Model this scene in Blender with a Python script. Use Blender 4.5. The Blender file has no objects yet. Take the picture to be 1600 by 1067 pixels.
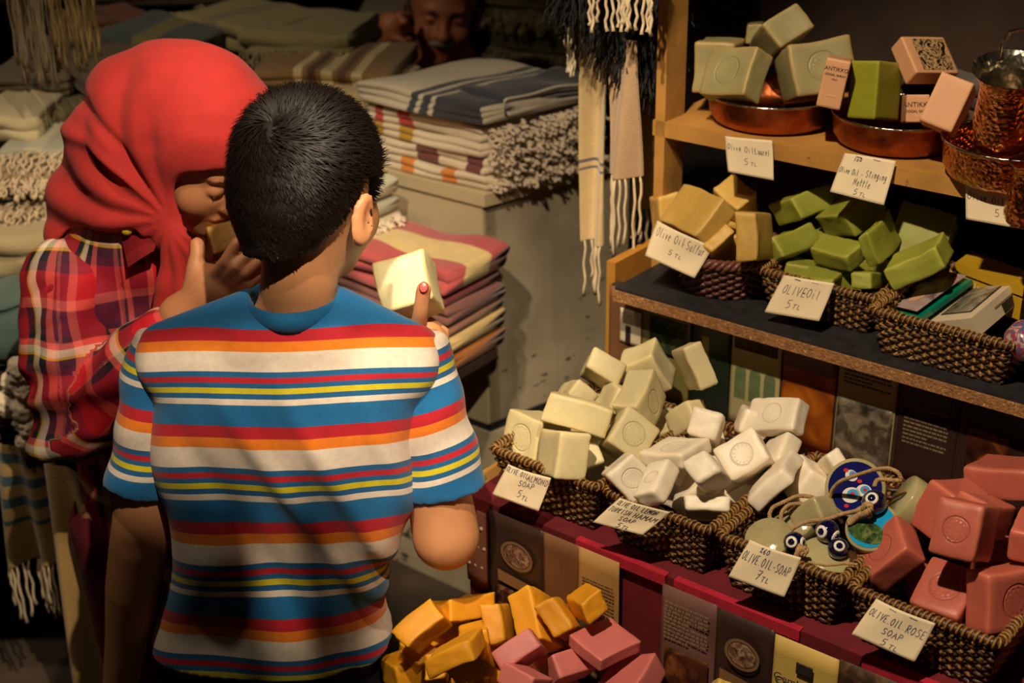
import bpy, bmesh, math, random
import numpy as np
from mathutils import Vector, Matrix

# ------------------------------------------------------------------ camera
scene = bpy.context.scene
COL = scene.collection
FPX = 2222.2                                   # focal length in pixels of the 1600 px frame (50 mm)
PITCH, ROLL = math.radians(25), math.radians(1.0)
CAM = np.array([0.0, 0.0, 1.65])
FW = np.array([0, math.cos(PITCH), -math.sin(PITCH)])
_up = np.array([0, math.sin(PITCH), math.cos(PITCH)])
_rt = np.array([1.0, 0, 0])
RT = _rt * math.cos(ROLL) - _up * math.sin(ROLL)
UP = _up * math.cos(ROLL) + _rt * math.sin(ROLL)
cd = bpy.data.cameras.new('camera')
cam = bpy.data.objects.new('camera', cd)
COL.objects.link(cam)
cam.matrix_world = Matrix(((RT[0], UP[0], -FW[0], CAM[0]), (RT[1], UP[1], -FW[1], CAM[1]),
                           (RT[2], UP[2], -FW[2], CAM[2]), (0, 0, 0, 1)))
cd.lens = 50
cd.sensor_width = 36
cd.clip_start = 0.02
cd.dof.use_dof = True
cd.dof.focus_distance = 1.62
cd.dof.aperture_fstop = 5.0
scene.camera = cam

# ------------------------------------------------------------------ light
world = bpy.data.worlds.new('world')
scene.world = world
world.use_nodes = True
_bg = world.node_tree.nodes['Background']
_bg.inputs[0].default_value = (1.0, 0.72, 0.45, 1)
_bg.inputs[1].default_value = 0.016


def spot(name, loc, aim, power, size, angle, color, blend=0.5):
    d = bpy.data.lights.new(name, 'SPOT')
    d.energy = power
    d.shadow_soft_size = size
    d.spot_size = math.radians(angle)
    d.spot_blend = blend
    d.color = color
    o = bpy.data.objects.new(name, d)
    COL.objects.link(o)
    o.location = loc
    v = Vector(aim) - Vector(loc)
    o.rotation_euler = v.to_track_quat('-Z', 'Y').to_euler()
    return o


WARM = (1.0, 0.79, 0.54)
spot('ceiling_spot_children', (0.25, 0.25, 2.55), (-0.38, 1.62, 1.02), 190, 0.012, 32, WARM, 0.7)
spot('ceiling_spot_crown', (-0.75, 1.30, 2.8), (-0.58, 1.75, 1.0), 40, 0.04, 44, WARM, 0.6)
spot('ceiling_spot_stand', (-0.28, 0.55, 2.75), (0.38, 1.50, 0.92), 225, 0.03, 36, WARM, 0.45)
spot('ceiling_spot_towels', (-0.48, 0.35, 2.72), (0.03, 2.42, 0.62), 150, 0.04, 22, WARM, 0.8)
spot('ceiling_spot_left', (-1.3, 1.6, 2.8), (-1.0, 2.7, 0.9), 60, 0.05, 60, WARM, 0.9)

vs = scene.view_settings
vs.view_transform = 'Standard'
vs.look = 'None'
vs.exposure = 0.0
vs.gamma = 1.0
vs.use_curve_mapping = False

# ------------------------------------------------------------------ places
def ray(px, py):
    return FW + RT * ((px - 800) / FPX) + UP * ((533.5 - py) / FPX)


def at(px, py, y):                              # the point of the place seen at a pixel, y metres ahead
    r = ray(px, py)
    return CAM + r * (y / r[1])


def onz(px, py, z):
    r = ray(px, py)
    return CAM + r * ((z - CAM[2]) / r[2])


TH = math.radians(39)                           # the soap stand: U runs along it, N out of its front
U = np.array([math.cos(TH), -math.sin(TH), 0])
N = np.array([-math.sin(TH), -math.cos(TH), 0])
ZA, ZB, ZC, ZD = 0.694, 0.879, 1.087, 0.455     # tops of its tiers
A0 = CAM + ray(750, 765) * 1.85


def S(u, n, z):
    p = A0 + U * u + N * n
    return np.array([p[0], p[1], z])


def onn(px, py, n):
    r = ray(px, py)
    return CAM + r * ((n - (CAM - A0) @ N) / (r @ N))


def unz(p):
    q = np.asarray(p) - A0
    return q @ U, q @ N, p[2]


RNG = np.random.RandomState(7)

# ------------------------------------------------------------------ objects
def mesh(name, verts, faces, mat=None, parent=None, smooth=False, attrs=None):
    me = bpy.data.meshes.new(name)
    if isinstance(faces, np.ndarray) and faces.ndim == 2:
        k = faces.shape[1]
        me.vertices.add(len(verts))
        me.vertices.foreach_set('co', np.asarray(verts, dtype=np.float32).ravel())
        me.loops.add(faces.size)
        me.loops.foreach_set('vertex_index', faces.astype(np.int32).ravel())
        me.polygons.add(len(faces))
        me.polygons.foreach_set('loop_start', np.arange(0, faces.size, k, dtype=np.int32))
        me.polygons.foreach_set('loop_total', np.full(len(faces), k, dtype=np.int32))
        me.update(calc_edges=True)
        me.validate()
    else:
        me.from_pydata([tuple(map(float, v)) for v in verts], [], [tuple(f) for f in faces])
        me.update()
    if smooth:
        me.polygons.foreach_set('use_smooth', [True] * len(me.polygons))
    for k, v in (attrs or {}).items():
        v = np.asarray(v, dtype=np.float32)
        if v.ndim == 1:
            a = me.attributes.new(k, 'FLOAT', 'POINT')
            a.data.foreach_set('value', v)
        else:
            a = me.attributes.new(k, 'FLOAT_VECTOR', 'POINT')
            a.data.foreach_set('vector', v.ravel())
    if mat:
        me.materials.append(mat)
    o = bpy.data.objects.new(name, me)
    COL.objects.link(o)
    if parent is not None:
        o.parent = parent
        if parent.type == 'EMPTY':
            o.matrix_parent_inverse = Matrix.Translation(-parent.location)
    return o


def tag(o, label, cat, group=None):
    o['label'] = label
    o['category'] = cat
    if group:
        o['group'] = group
    return o


def thing(name, label, cat, group=None, loc=(0, 0, 0)):
    o = bpy.data.objects.new(name, None)
    o.empty_display_size = 0.05
    COL.objects.link(o)
    o.location = loc
    return tag(o, label, cat, group)


def structure(o):
    o['kind'] = 'structure'
    return o


class MB:
    """collects shapes into one mesh"""
    def __init__(s):
        s.v, s.f, s.n = [], [], 0

    def add(s, v, f):
        v = np.asarray(v, dtype=float)
        s.v.append(v)
        s.f += [tuple(i + s.n for i in q) for q in f]
        s.n += len(v)
        return s

    def box(s, p, ax, ay, az):
        """box from corner p along three edge vectors"""
        p, ax, ay, az = map(np.asarray, (p, ax, ay, az))
        v = [p, p + ax, p + ax + ay, p + ay, p + az, p + ax + az, p + ax + ay + az, p + ay + az]
        return s.add(v, [(3, 2, 1, 0), (4, 5, 6, 7), (0, 1, 5, 4), (1, 2, 6, 5), (2, 3, 7, 6), (3, 0, 4, 7)])

    def tube(s, pts, rad, seg=6, flat=None, closed=False):
        pts = np.asarray(pts, dtype=float)
        n = len(pts)
        rad = np.broadcast_to(np.asarray(rad, dtype=float), (n,))
        T = np.gradient(pts, axis=0)
        if closed:
            T = np.roll(pts, -1, 0) - np.roll(pts, 1, 0)
        T /= np.linalg.norm(T, axis=1)[:, None] + 1e-12
        ref = np.array([0, 0, 1.0]) if abs(T[0, 2]) < .9 else np.array([1.0, 0, 0])
        a = ref - T[0] * (ref @ T[0])
        a /= np.linalg.norm(a)
        A = []
        for i in range(n):
            a = a - T[i] * (a @ T[i])
            a /= np.linalg.norm(a) + 1e-12
            A.append(a)
        A = np.array(A)
        B = np.cross(T, A)
        th = np.arange(seg) * 2 * math.pi / seg
        f2 = 1 if flat is None else flat
        V = pts[:, None] + rad[:, None, None] * (A[:, None] * np.cos(th)[None, :, None] + f2 * B[:, None] * np.sin(th)[None, :, None])
        F = []
        m = n if closed else n - 1
        for i in range(m):
            j = (i + 1) % n
            for k in range(seg):
                l = (k + 1) % seg
                F.append((i * seg + k, i * seg + l, j * seg + l, j * seg + k))
        if not closed:
            F.append(tuple(range(seg))[::-1])
            F.append(tuple((n - 1) * seg + k for k in range(seg)))
        return s.add(V.reshape(-1, 3), F)

    def lathe(s, prof, c, ax=(0, 0, 1), seg=40, caps=(True, True)):
        ax = np.asarray(ax, dtype=float)
        ax /= np.linalg.norm(ax)
        ref = np.array([1.0, 0, 0]) if abs(ax[0]) < .9 else np.array([0, 1.0, 0])
        a = ref - ax * (ref @ ax)
        a /= np.linalg.norm(a)
        b = np.cross(ax, a)
        th = np.arange(seg) * 2 * math.pi / seg
        V, F = [], []
        for r, h in prof:
            V.append(np.asarray(c) + ax * h + r * (a * np.cos(th)[:, None] + b * np.sin(th)[:, None]))
        for i in range(len(prof) - 1):
            for k in range(seg):
                l = (k + 1) % seg
                F.append((i * seg + k, i * seg + l, (i + 1) * seg + l, (i + 1) * seg + k))
        if prof[0][0] > 1e-5 and caps[0]:
            F.append(tuple(range(seg))[::-1])
        if prof[-1][0] > 1e-5 and caps[1]:
            F.append(tuple((len(prof) - 1) * seg + k for k in range(seg)))
        return s.add(np.concatenate(V), F)

    def ball(s, c, r, seg=16):
        pr = [(max(1e-6, math.sin(t) * r), -math.cos(t) * r) for t in np.linspace(0, math.pi, seg // 2 + 1)]
        return s.lathe(pr, c, seg=seg)

    def build(s, name, mat, parent=None, smooth=False):
        return mesh(name, np.concatenate(s.v), s.f, mat, parent, smooth)


# ------------------------------------------------------------------ solid modelling on a grid, for bodies and cloth
class Vol:
    def __init__(s, lo, hi, step):
        """step: a number, or for the z axis a list of (z, step)"""
        def axis(a, b, st):
            if not isinstance(st, (list, tuple)):
                return np.arange(a, b + st, st)
            out = [a]
            while out[-1] < b:
                h = np.interp(out[-1], [q[0] for q in st], [q[1] for q in st])
                out.append(out[-1] + h)
            return np.array(out)
        st = step if isinstance(step, (tuple, list)) and len(step) == 3 and not isinstance(step[0], tuple) else (step,) * 3
        s.ax = [axis(lo[i], hi[i], st[i]) for i in range(3)]
        s.F = np.full([len(a) for a in s.ax], 0.5, dtype=np.float32)

    def region(s, lo, hi):
        sl = []
        for i in range(3):
            a = np.searchsorted(s.ax[i], lo[i])
            b = np.searchsorted(s.ax[i], hi[i])
            sl.append(slice(max(0, a - 1), min(len(s.ax[i]), b + 1)))
        return tuple(sl)

    def grid(s, sl):
        g = np.meshgrid(*[s.ax[i][sl[i]] for i in range(3)], indexing='ij')
        return np.stack(g, -1)

    def put(s, fn, lo, hi, k=0.01, sub=False, pad=None):
        m = (k * 1.5 + .02) if pad is None else pad
        sl = s.region(np.asarray(lo) - m, np.asarray(hi) + m)
        P = s.grid(sl)
        if P.size == 0:
            return s
        d = fn(P).astype(np.float32)
        f = s.F[sl]
        if sub:
            a, b = -f, d
        else:
            a, b = f, d
        if k > 0:
            h = np.maximum(k - np.abs(a - b), 0) / k
            r = np.minimum(a, b) - h * h * k / 4
        else:
            r = np.minimum(a, b)
        s.F[sl] = -r if sub else r
        return s

    def cap(s, p, q, r0, r1=None, k=0.01, sub=False):
        p, q = np.asarray(p, float), np.asarray(q, float)
        r1 = r0 if r1 is None else r1
        d = q - p
        L = d @ d + 1e-12
        R = max(r0, r1)

        def fn(P):
            t = np.clip(((P - p) @ d) / L, 0, 1)
            return np.linalg.norm(P - p - t[..., None] * d, axis=-1) - (r0 + (r1 - r0) * t)
        return s.put(fn, np.minimum(p, q) - R, np.maximum(p, q) + R, k, sub)

    def chain(s, pts, rads, k=0.01):
        pts = [np.asarray(q, float) for q in pts]
        R = max(rads)

        def fn(P):
            best = None
            for i in range(len(pts) - 1):
                p, d = pts[i], pts[i + 1] - pts[i]
                t = np.clip(((P - p) @ d) / (d @ d + 1e-12), 0, 1)
                q = np.linalg.norm(P - p - t[..., None] * d, axis=-1) - (rads[i] + (rads[i + 1] - rads[i]) * t)
                best = q if best is None else np.minimum(best, q)
            return best
        return s.put(fn, np.min(pts, 0) - R, np.max(pts, 0) + R, k)

    def ell(s, c, r, rot=None, k=0.01, sub=False):
        c, r = np.asarray(c, float), np.asarray(r, float)
        M = np.eye(3) if rot is None else np.asarray(rot)    # columns are the ellipsoid's axes
        R = r.max()

        def fn(P):
            q = (P - c) @ M
            k0 = np.linalg.norm(q / r, axis=-1)
            k1 = np.linalg.norm(q / (r * r), axis=-1) + 1e-9
            return k0 * (k0 - 1) / k1
        return s.put(fn, c - R, c + R, k, sub)

    def mesh(s):
        F = s.F
        ins = F < 0
        nx, ny, nz = F.shape
        cnt = np.zeros((nx - 1, ny - 1, nz - 1), dtype=np.uint8)
        for i in (0, 1):
            for j in (0, 1):
                for k in (0, 1):
                    cnt += ins[i:nx - 1 + i, j:ny - 1 + j, k:nz - 1 + k]
        act = (cnt > 0) & (cnt < 8)
        ci = np.argwhere(act)
        idx = np.full(act.shape, -1, dtype=np.int64)
        idx[act] = np.arange(len(ci))
        pos = np.zeros((len(ci), 3))
        num = np.zeros(len(ci))
        for ax in range(3):
            o1, o2 = [a for a in range(3) if a != ax]
            for a in (0, 1):
                for b in (0, 1):
                    c0 = ci.copy()
                    c0[:, o1] += a
                    c0[:, o2] += b
                    c1 = c0.copy()
                    c1[:, ax] += 1
                    f0 = F[c0[:, 0], c0[:, 1], c0[:, 2]].astype(float)
                    f1 = F[c1[:, 0], c1[:, 1], c1[:, 2]].astype(float)
                    m = (f0 < 0) != (f1 < 0)
                    t = np.where(m, f0 / np.where(m, f0 - f1, 1), 0)
                    q = c0.astype(float)
                    q[:, ax] += t
                    pos[m] += q[m]
                    num[m] += 1
        pos /= num[:, None]
        V = np.stack([np.interp(pos[:, i], np.arange(len(s.ax[i])), s.ax[i]) for i in range(3)], -1)
        quads = []
        for ax in range(3):
            o1, o2 = (ax + 1) % 3, (ax + 2) % 3
            a = np.take(ins, np.arange(F.shape[ax] - 1), axis=ax)
            b = np.take(ins, np.arange(1, F.shape[ax]), axis=ax)
            e = np.argwhere(a != b)
            e = e[(e[:, o1] > 0) & (e[:, o2] > 0) & (e[:, o1] < F.shape[o1] - 1) & (e[:, o2] < F.shape[o2] - 1)]
            fl = a[e[:, 0], e[:, 1], e[:, 2]]

            def cell(d1, d2):
                c = e.copy()
                c[:, o1] -= d1
                c[:, o2] -= d2
                return idx[c[:, 0], c[:, 1], c[:, 2]]
            q = np.stack([cell(1, 1), cell(0, 1), cell(0, 0), cell(1, 0)], -1)
            q[~fl] = q[~fl][:, ::-1]
            quads.append(q)
        Q = np.concatenate(quads)
        Q = Q[(Q >= 0).all(1)]
        return V, Q

    def relax(s, V, Q, it=2, w=.5):
        for _ in range(it):
            A = np.zeros_like(V)
            n = np.zeros(len(V))
            for a, b in ((0, 1), (1, 2), (2, 3), (3, 0)):
                np.add.at(A, Q[:, a], V[Q[:, b]])
                np.add.at(A, Q[:, b], V[Q[:, a]])
                np.add.at(n, Q[:, a], 1)
                np.add.at(n, Q[:, b], 1)
            V = V * (1 - w) + w * A / np.maximum(n, 1)[:, None]
        return V


def normals(V, Q):
    n = np.zeros_like(V)
    fn = np.cross(V[Q[:, 2]] - V[Q[:, 0]], V[Q[:, 3]] - V[Q[:, 1]])
    for a in range(4):
        np.add.at(n, Q[:, a], fn)
    return n / (np.linalg.norm(n, axis=1)[:, None] + 1e-12)


def noise(P, f, seed=0):
    """smooth cheap noise in -1..1"""
    r = np.random.RandomState(seed)
    o = np.zeros(P.shape[:-1])
    for i in range(7):
        d = r.randn(3)
        d /= np.linalg.norm(d)
        o += np.sin((P @ d) * f * (0.6 + .9 * r.rand()) + r.rand() * 9 + 1.3 * np.sin((P @ r.randn(3)) * f * .5))
    return o / 4


# ------------------------------------------------------------------ materials
MATS = {}


def lin(c):
    return tuple(((x / 255) / 12.92 if x / 255 <= .04045 else ((x / 255 + .055) / 1.055) ** 2.4) for x in c)


def nodes(name):
    m = bpy.data.materials.new(name)
    m.use_nodes = True
    nt = m.node_tree
    return m, nt, nt.nodes['Principled BSDF']


def mk(nt, t, **kw):
    n = nt.nodes.new(t)
    for k, v in kw.items():
        if k.startswith('i_'):
            n.inputs[k[2:].replace('_', ' ')].default_value = v
        else:
            setattr(n, k, v)
    return n


def math_(nt, op, a, b=None, clamp=False):
    n = nt.nodes.new('ShaderNodeMath')
    n.operation = op
    n.use_clamp = clamp
    for i, x in enumerate((a, b)):
        if x is None:
            continue
        if isinstance(x, (int, float)):
            n.inputs[i].default_value = x
        else:
            nt.links.new(x, n.inputs[i])
    return n.outputs[0]


def mixc(nt, fac, a, b, blend='MIX'):
    n = nt.nodes.new('ShaderNodeMix')
    n.data_type = 'RGBA'
    n.blend_type = blend
    for i, x in ((0, fac), (6, a), (7, b)):
        if isinstance(x, (int, float)):
            n.inputs[i].default_value = x
        elif isinstance(x, tuple):
            n.inputs[i].default_value = (*x[:3], 1)
        else:
            nt.links.new(x, n.inputs[i])
    return n.outputs[2]


def ramp(nt, src, stops, interp='LINEAR'):
    n = nt.nodes.new('ShaderNodeValToRGB')
    n.color_ramp.interpolation = interp
    e = n.color_ramp.elements
    while len(e) > 1:
        e.remove(e[-1])
    e[0].position = stops[0][0]
    e[0].color = (*stops[0][1][:3], 1)
    for p, c in stops[1:]:
        q = e.new(p)
        q.color = (*c[:3], 1)
    nt.links.new(src, n.inputs[0])
    return n.outputs[0]


def plain(name, rgb, rough=.6, var=.15, scale=30, bump=.0, bscale=120, metal=0.0, sss=0.0, spots=None, sheen=0, coat=0, dist=.002):
    """a colour with gentle mottling; rgb in 0..255 as the surface itself is"""
    if name in MATS:
        return MATS[name]
    m, nt, b = nodes(name)
    c = lin(rgb)
    tc = mk(nt, 'ShaderNodeTexCoord')
    nz = mk(nt, 'ShaderNodeTexNoise', i_Scale=scale, i_Detail=5.0)
    nt.links.new(tc.outputs['Object'], nz.inputs['Vector'])
    dark = tuple(x * (1 - var) for x in c)
    light = tuple(min(1, x * (1 + var)) for x in c)
    col = ramp(nt, nz.outputs['Fac'], [(.3, dark), (.7, light)])
    if spots:
        n2 = mk(nt, 'ShaderNodeTexNoise', i_Scale=spots[1], i_Detail=6.0, i_Roughness=.7)
        nt.links.new(tc.outputs['Object'], n2.inputs['Vector'])
        f = ramp(nt, n2.outputs['Fac'], [(spots[2], (0, 0, 0)), (spots[2] + .04, (1, 1, 1))])
        col = mixc(nt, f, col, lin(spots[0]))
    nt.links.new(col, b.inputs['Base Color'])
    b.inputs['Roughness'].default_value = rough
    b.inputs['Metallic'].default_value = metal
    if sss:
        b.inputs['Subsurface Weight'].default_value = sss
        b.inputs['Subsurface Radius'].default_value = (1, .6, .35)
        b.inputs['Subsurface Scale'].default_value = .008
    if sheen:
        b.inputs['Sheen Weight'].default_value = sheen
        b.inputs['Sheen Roughness'].default_value = .6
    if coat:
        b.inputs['Coat Weight'].default_value = coat
    if bump:
        n3 = mk(nt, 'ShaderNodeTexNoise', i_Scale=bscale, i_Detail=5.0)
        nt.links.new(tc.outputs['Object'], n3.inputs['Vector'])
        bp = mk(nt, 'ShaderNodeBump', i_Strength=bump, i_Distance=dist)
        nt.links.new(n3.outputs['Fac'], bp.inputs['Height'])
        nt.links.new(bp.outputs[0], b.inputs['Normal'])
    MATS[name] = m
    return m

# ================================================================== THE SETTING
M_floor = plain('floor_mat', (70, 58, 48), .7, .3, 6)
M_dark = plain('dark_wall_mat', (30, 23, 20), .9, .3, 3)
M_darkwood = plain('dark_wood', (52, 36, 24), .75, .3, 12)
fl = MB().box((-3, -1.2, -.02), (6.5, 0, 0), (0, 6.4, 0), (0, 0, .02)).build('floor', M_floor)
structure(fl)
structure(MB().box((-3, 5.0, 0), (6.5, 0, 0), (0, .1, 0), (0, 0, 3)).build('wall_back', M_dark))
structure(MB().box((-3.0, -1.2, 0), (.1, 0, 0), (0, 6.2, 0), (0, 0, 3)).build('wall_left', M_dark))
_p0, _p1 = S(-.45, -.98, 0), S(2.2, -.98, 0)
structure(MB().box(_p0, U * 2.65, -N * .05, (0, 0, 3)).build('wall_right', M_dark))

# ================================================================== THE STAND
M_pine = plain('pine_wood', (176, 128, 62), .6, .22, 14, .3, 60, spots=((120, 78, 34), 25, .66))
M_chip = plain('chipboard', (150, 104, 62), .85, .35, 160, .8, 300, spots=((214, 178, 128), 220, .6), dist=.003)
M_blackpaint = plain('black_board', (34, 33, 36), .55, .4, 60, .3, 90)
M_redcloth = plain('red_cloth', (96, 8, 20), .8, .2, 40, .25, 160)
M_redtape = plain('red_felt', (165, 16, 44), .9, .2, 40, .3, 260)

stand = thing('market_stand', 'stepped wooden display stand with red cloth front holding the soap baskets', 'stand', loc=tuple(S(.3, -.3, 0)))


def slab(name, u0, u1, n0, n1, z0, z1, mat, parent=None):
    return MB().box(S(u0, n0, z0), U * (u1 - u0), N * (n1 - n0), (0, 0, z1 - z0)).build(name, mat, parent)


UE = .86
slab('tier_board', -.005, UE, -.36, .018, ZA - .018, ZA, M_redcloth, stand)
slab('tier_board', .0, UE, -.70, -.297, ZB - .02, ZB - .004, M_chip, stand)
slab('board_cover', .002, UE, -.69, -.299, ZB - .004, ZB, M_blackpaint, stand)
slab('shelf', -.02, UE, -.70, -.418, ZC - .022, ZC, M_pine, stand)
slab('back_panel', -.02, UE, -.72, -.705, .0, ZC + .5, M_darkwood, stand)
slab('upright_post', -.016, 0, -.468, -.418, .0, ZC + .62, M_pine, stand)
slab('tier_panel', -.036, UE, -.36, -.345, ZA, ZB - .02, M_darkwood, stand)
slab('cloth_front', -.012, UE, -.0, .012, .0, ZA - .018, M_redcloth, stand)
slab('cloth_front', -.014, -.002, -.34, .0, .0, ZA - .018, M_redcloth, stand)
slab('lower_board', -.06, UE, .016, .20, ZD - .02, ZD, M_darkwood, stand)
slab('lower_panel', -.05, UE, .17, .18, .0, ZD - .02, M_redcloth, stand)
for a, b in ((.17, .30), (.312, .475), (.55, .70)):
    slab('felt_strip', a, b, .012, .022, ZA - .012, ZA + .002, M_redtape, stand)
# pale box leaning out at the far left end, and the yellow box behind it
M_ybox = plain('yellow_box_mat', (176, 122, 44), .6, .18, 8, .2, 60)
tag(slab('wooden_crate', -.055, -.040, -.52, -.36, .62, .885, M_ybox), 'plain yellow wooden crate standing left of the middle tier of the stand', 'crate')
slab('corner_ledge', -.03, .0, -.10, .016, ZA - .012, ZA - .001, M_pine, stand)

# ------------------------------------------------------------------ leaflets pinned on the stand
LIT = 'leaflet pages pinned on the stand'


def rectm(name, u0, u1, z0, z1, n, mat, parent=None, th=.0008, wob=.0, skew=0.0):
    """thin sheet hanging in a plane n = const, slightly wavy"""
    a, b = 14, 8
    V, F = [], []
    for side in (0, 1):
        for i in range(a + 1):
            for j in range(b + 1):
                s, t = i / a, j / b
                u = u0 + (u1 - u0) * s
                z = z0 + (z1 - z0) * t + skew * s
                V.append(S(u, n + side * th + wob * math.sin(3.1 * s + 2 * t + u0 * 40) * (1 - t) * .5, z))
    o = (a + 1) * (b + 1)
    for i in range(a):
        for j in range(b):
            q = [i * (b + 1) + j, (i + 1) * (b + 1) + j, (i + 1) * (b + 1) + j + 1, i * (b + 1) + j + 1]
            F.append(q[::-1])
            F.append([x + o for x in q])
    rim = [i * (b + 1) for i in range(a)] + [a * (b + 1) + j for j in range(b)] + [i * (b + 1) + b for i in range(a, 0, -1)] + [j for j in range(b, 0, -1)]
    for k in range(len(rim)):
        l = rim[(k + 1) % len(rim)]
        F.append([rim[k], l, l + o, rim[k] + o])
    return mesh(name, V, F, mat, parent, True)


def picmat(name, cols, scale=30, rough=.35, coords='Object', dist=1.0):
    """a printed picture: patches of colour"""
    m, nt, b = nodes(name)
    tc = mk(nt, 'ShaderNodeTexCoord')
    nz = mk(nt, 'ShaderNodeTexNoise', i_Scale=scale, i_Detail=4.0, i_Distortion=dist)
    nt.links.new(tc.outputs[coords], nz.inputs['Vector'])
    k = len(cols)
    c = ramp(nt, nz.outputs['Fac'], [(.30 + .4 * i / max(1, k - 1), lin(q)) for i, q in enumerate(cols)])
    nt.links.new(c, b.inputs['Base Color'])
    b.inputs['Roughness'].default_value = rough
    return m


def textlines(name, u0, u1, z0, z1, rows, n, mat, parent, seed=1, th=.0003):
    """rows of small print as broken dashes"""
    r = random.Random(seed)
    mb = MB()
    hgt = (z1 - z0) / rows
    for i in range(rows):
        z = z1 - (i + .7) * hgt
        u = u0
        end = u1 if i % 5 != 4 else u0 + (u1 - u0) * .6
        while u < end - .002:
            w = min(r.uniform(.0022, .008), end - u)
            mb.box(S(u, n, z), U * w, N * th, (0, 0, hgt * .42))
            u += w + .0012
    return mb.build(name, mat, parent)


def px_u(px, py, n, z=None):
    return unz(onn(px, py, n))


M_ink = plain('print_ink', (40, 33, 28), .6, .1, 20)
M_inkl = plain('print_ink_pale', (128, 112, 84), .6, .1, 20)
NP = -.3438


def page(n, pxl, pxr, pyref, zt, zb, base, label, wob=.002):
    uL = px_u(pxl, pyref, n)[0]
    uR = px_u(pxr, pyref, n)[0]
    t = thing('leaflet_page', label, 'leaflet', LIT, loc=tuple(S((uL + uR) / 2, n, zb)))
    del t['group']
    rectm('paper', uL, uR, zb, zt, n, base, t, wob=0)
    return t, uL, uR


P_olive = plain('paper_olive', (122, 116, 66), .4, .15, 20)
P_green = plain('paper_green', (34, 46, 34), .35, .3, 14)
P_pale = plain('paper_pale', (176, 168, 120), .45, .12, 12)
P_orange = picmat('paper_orange', [(60, 30, 12), (150, 78, 22), (206, 118, 30)], 12, .35)
P_beige = plain('paper_beige', (170, 146, 98), .45, .12, 12)
P_brown = plain('paper_brown', (52, 36, 30), .35, .2, 10)
P_umber = plain('paper_umber', (112, 78, 52), .35, .2, 14)
P_white = plain('paper_white', (208, 196, 168), .5, .08, 10)
P_yel = plain('paper_yellow', (196, 166, 88), .45, .1, 10)
ZT, ZL = ZB - .021, ZA + .004

t, a, b = page(NP, 952, 1003, 520, ZT, ZL, P_umber, 'torn leaflet page with a white photo at the left end under middle tier')
rectm('photo', a + .02, b - .001, ZT - .085, ZT - .03, NP + .001, P_white, t)
rectm('figure', a + .030, b - .018, ZT - .085, ZT - .055, NP + .002, M_ink, t)
t, a, b = page(NP, 1003, 1078, 540, ZT, ZL, P_olive, 'olive green leaflet page with a dark garden photo, pinned behind the almond soaps')
rectm('photo', a + .014, b - .004, ZT - .085, ZT - .028, NP + .001, picmat('garden_photo', [(18, 34, 30), (50, 66, 46), (88, 92, 60)], 60), t)
t, a, b = page(NP, 1079, 1141, 560, ZT, ZL, P_green, 'dark green leaflet page with a small lit figure')
rectm('photo', a + .018, a + .030, ZT - .075, ZT - .035, NP + .001, plain('lit_figure', (150, 136, 70), .4), t)
t, a, b = page(NP, 1143, 1221, 570, ZT, ZL, P_pale, 'pale leaflet page showing three green arches')
rectm('photo', a + .004, b - .006, ZT - .040, ZT - .012, NP + .001, picmat('warm_photo', [(40, 26, 18), (82, 52, 30)], 50), t)
mb = MB()
for i in range(3):
    cx = a + (b - a) * (.2 + .3 * i)
    w = (b - a) * .115
    for j in range(9):
        th0, th1 = math.pi * j / 9, math.pi * (j + 1) / 9
        x0, x1 = cx + w * math.cos(th0), cx + w * math.cos(th1)
        z0, z1 = ZT - .075 + w * math.sin(th0) * 1.2, ZT - .075 + w * math.sin(th1) * 1.2
        mb.add([S(x0, NP + .0012, ZT - .115), S(x0, NP + .0012, z0), S(x1, NP + .0012, z1), S(x1, NP + .0012, ZT - .115)], [(0, 1, 2, 3)])
mb.build('arches', plain('arch_green', (106, 122, 84), .4, .2, 60), t)
t, a, b = page(NP, 1222, 1306, 600, ZT, ZL, P_orange, 'glowing orange leaflet page behind the white hamam soaps')
rectm('photo', a, b - .001, ZT - .045, ZT - .006, NP + .001, plain('mauve_print', (104, 74, 66), .4), t)
t, a, b = page(NP, 1308, 1402, 620, ZT, ZL, P_beige, 'beige leaflet page with small print over a black and white photo')
textlines('printed_text', a + .008, b - .008, ZT - .045, ZT - .012, 6, NP + .001, M_ink, t, 3)
rectm('photo', a + .002, b - .002, ZL, ZT - .066, NP + .001, picmat('statue_photo', [(24, 20, 18), (90, 80, 66), (150, 138, 116)], 40), t)
t, a, b = page(NP, 1404, 1500, 650, ZT, ZL, P_brown, 'dark brown leaflet page with pale small print, behind the evil eye soaps')
textlines('printed_text', a + .008, b - .012, ZT - .105, ZT - .065, 7, NP + .001, M_inkl, t, 5)
rectm('photo', a + .008, b - .012, ZT - .052, ZT - .01, NP + .001, picmat('dim_photo', [(40, 28, 22), (70, 52, 34)], 60), t)
t, a, b = page(NP, 1501, 1640, 660, ZT, ZL, P_brown, 'dark leaflet page with a framed amber photo, behind the rose soaps')
rectm('photo', a + .012, b - .04, ZT - .11, ZT - .055, NP + .001, picmat('amber_photo', [(40, 18, 12), (70, 34, 18), (150, 84, 34)], 30), t)

# lower front: two torn folded leaflets on the red cloth
NF = .024
ZTF = ZA - .004


def oval(name, cu, cz, ru, rz, n, mat, parent, seg=28, r0=0.0):
    V = [S(cu + ru * math.cos(i * 2 * math.pi / seg), n, cz + rz * math.sin(i * 2 * math.pi / seg)) for i in range(seg)]
    if r0 > 0:
        V += [S(cu + ru * r0 * math.cos(i * 2 * math.pi / seg), n, cz + rz * r0 * math.sin(i * 2 * math.pi / seg)) for i in range(seg)]
        F = [(i, (i + 1) % seg, seg + (i + 1) % seg, seg + i) for i in range(seg)]
    else:
        F = [tuple(range(seg))]
    return mesh(name, V, F, mat, parent)


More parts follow.
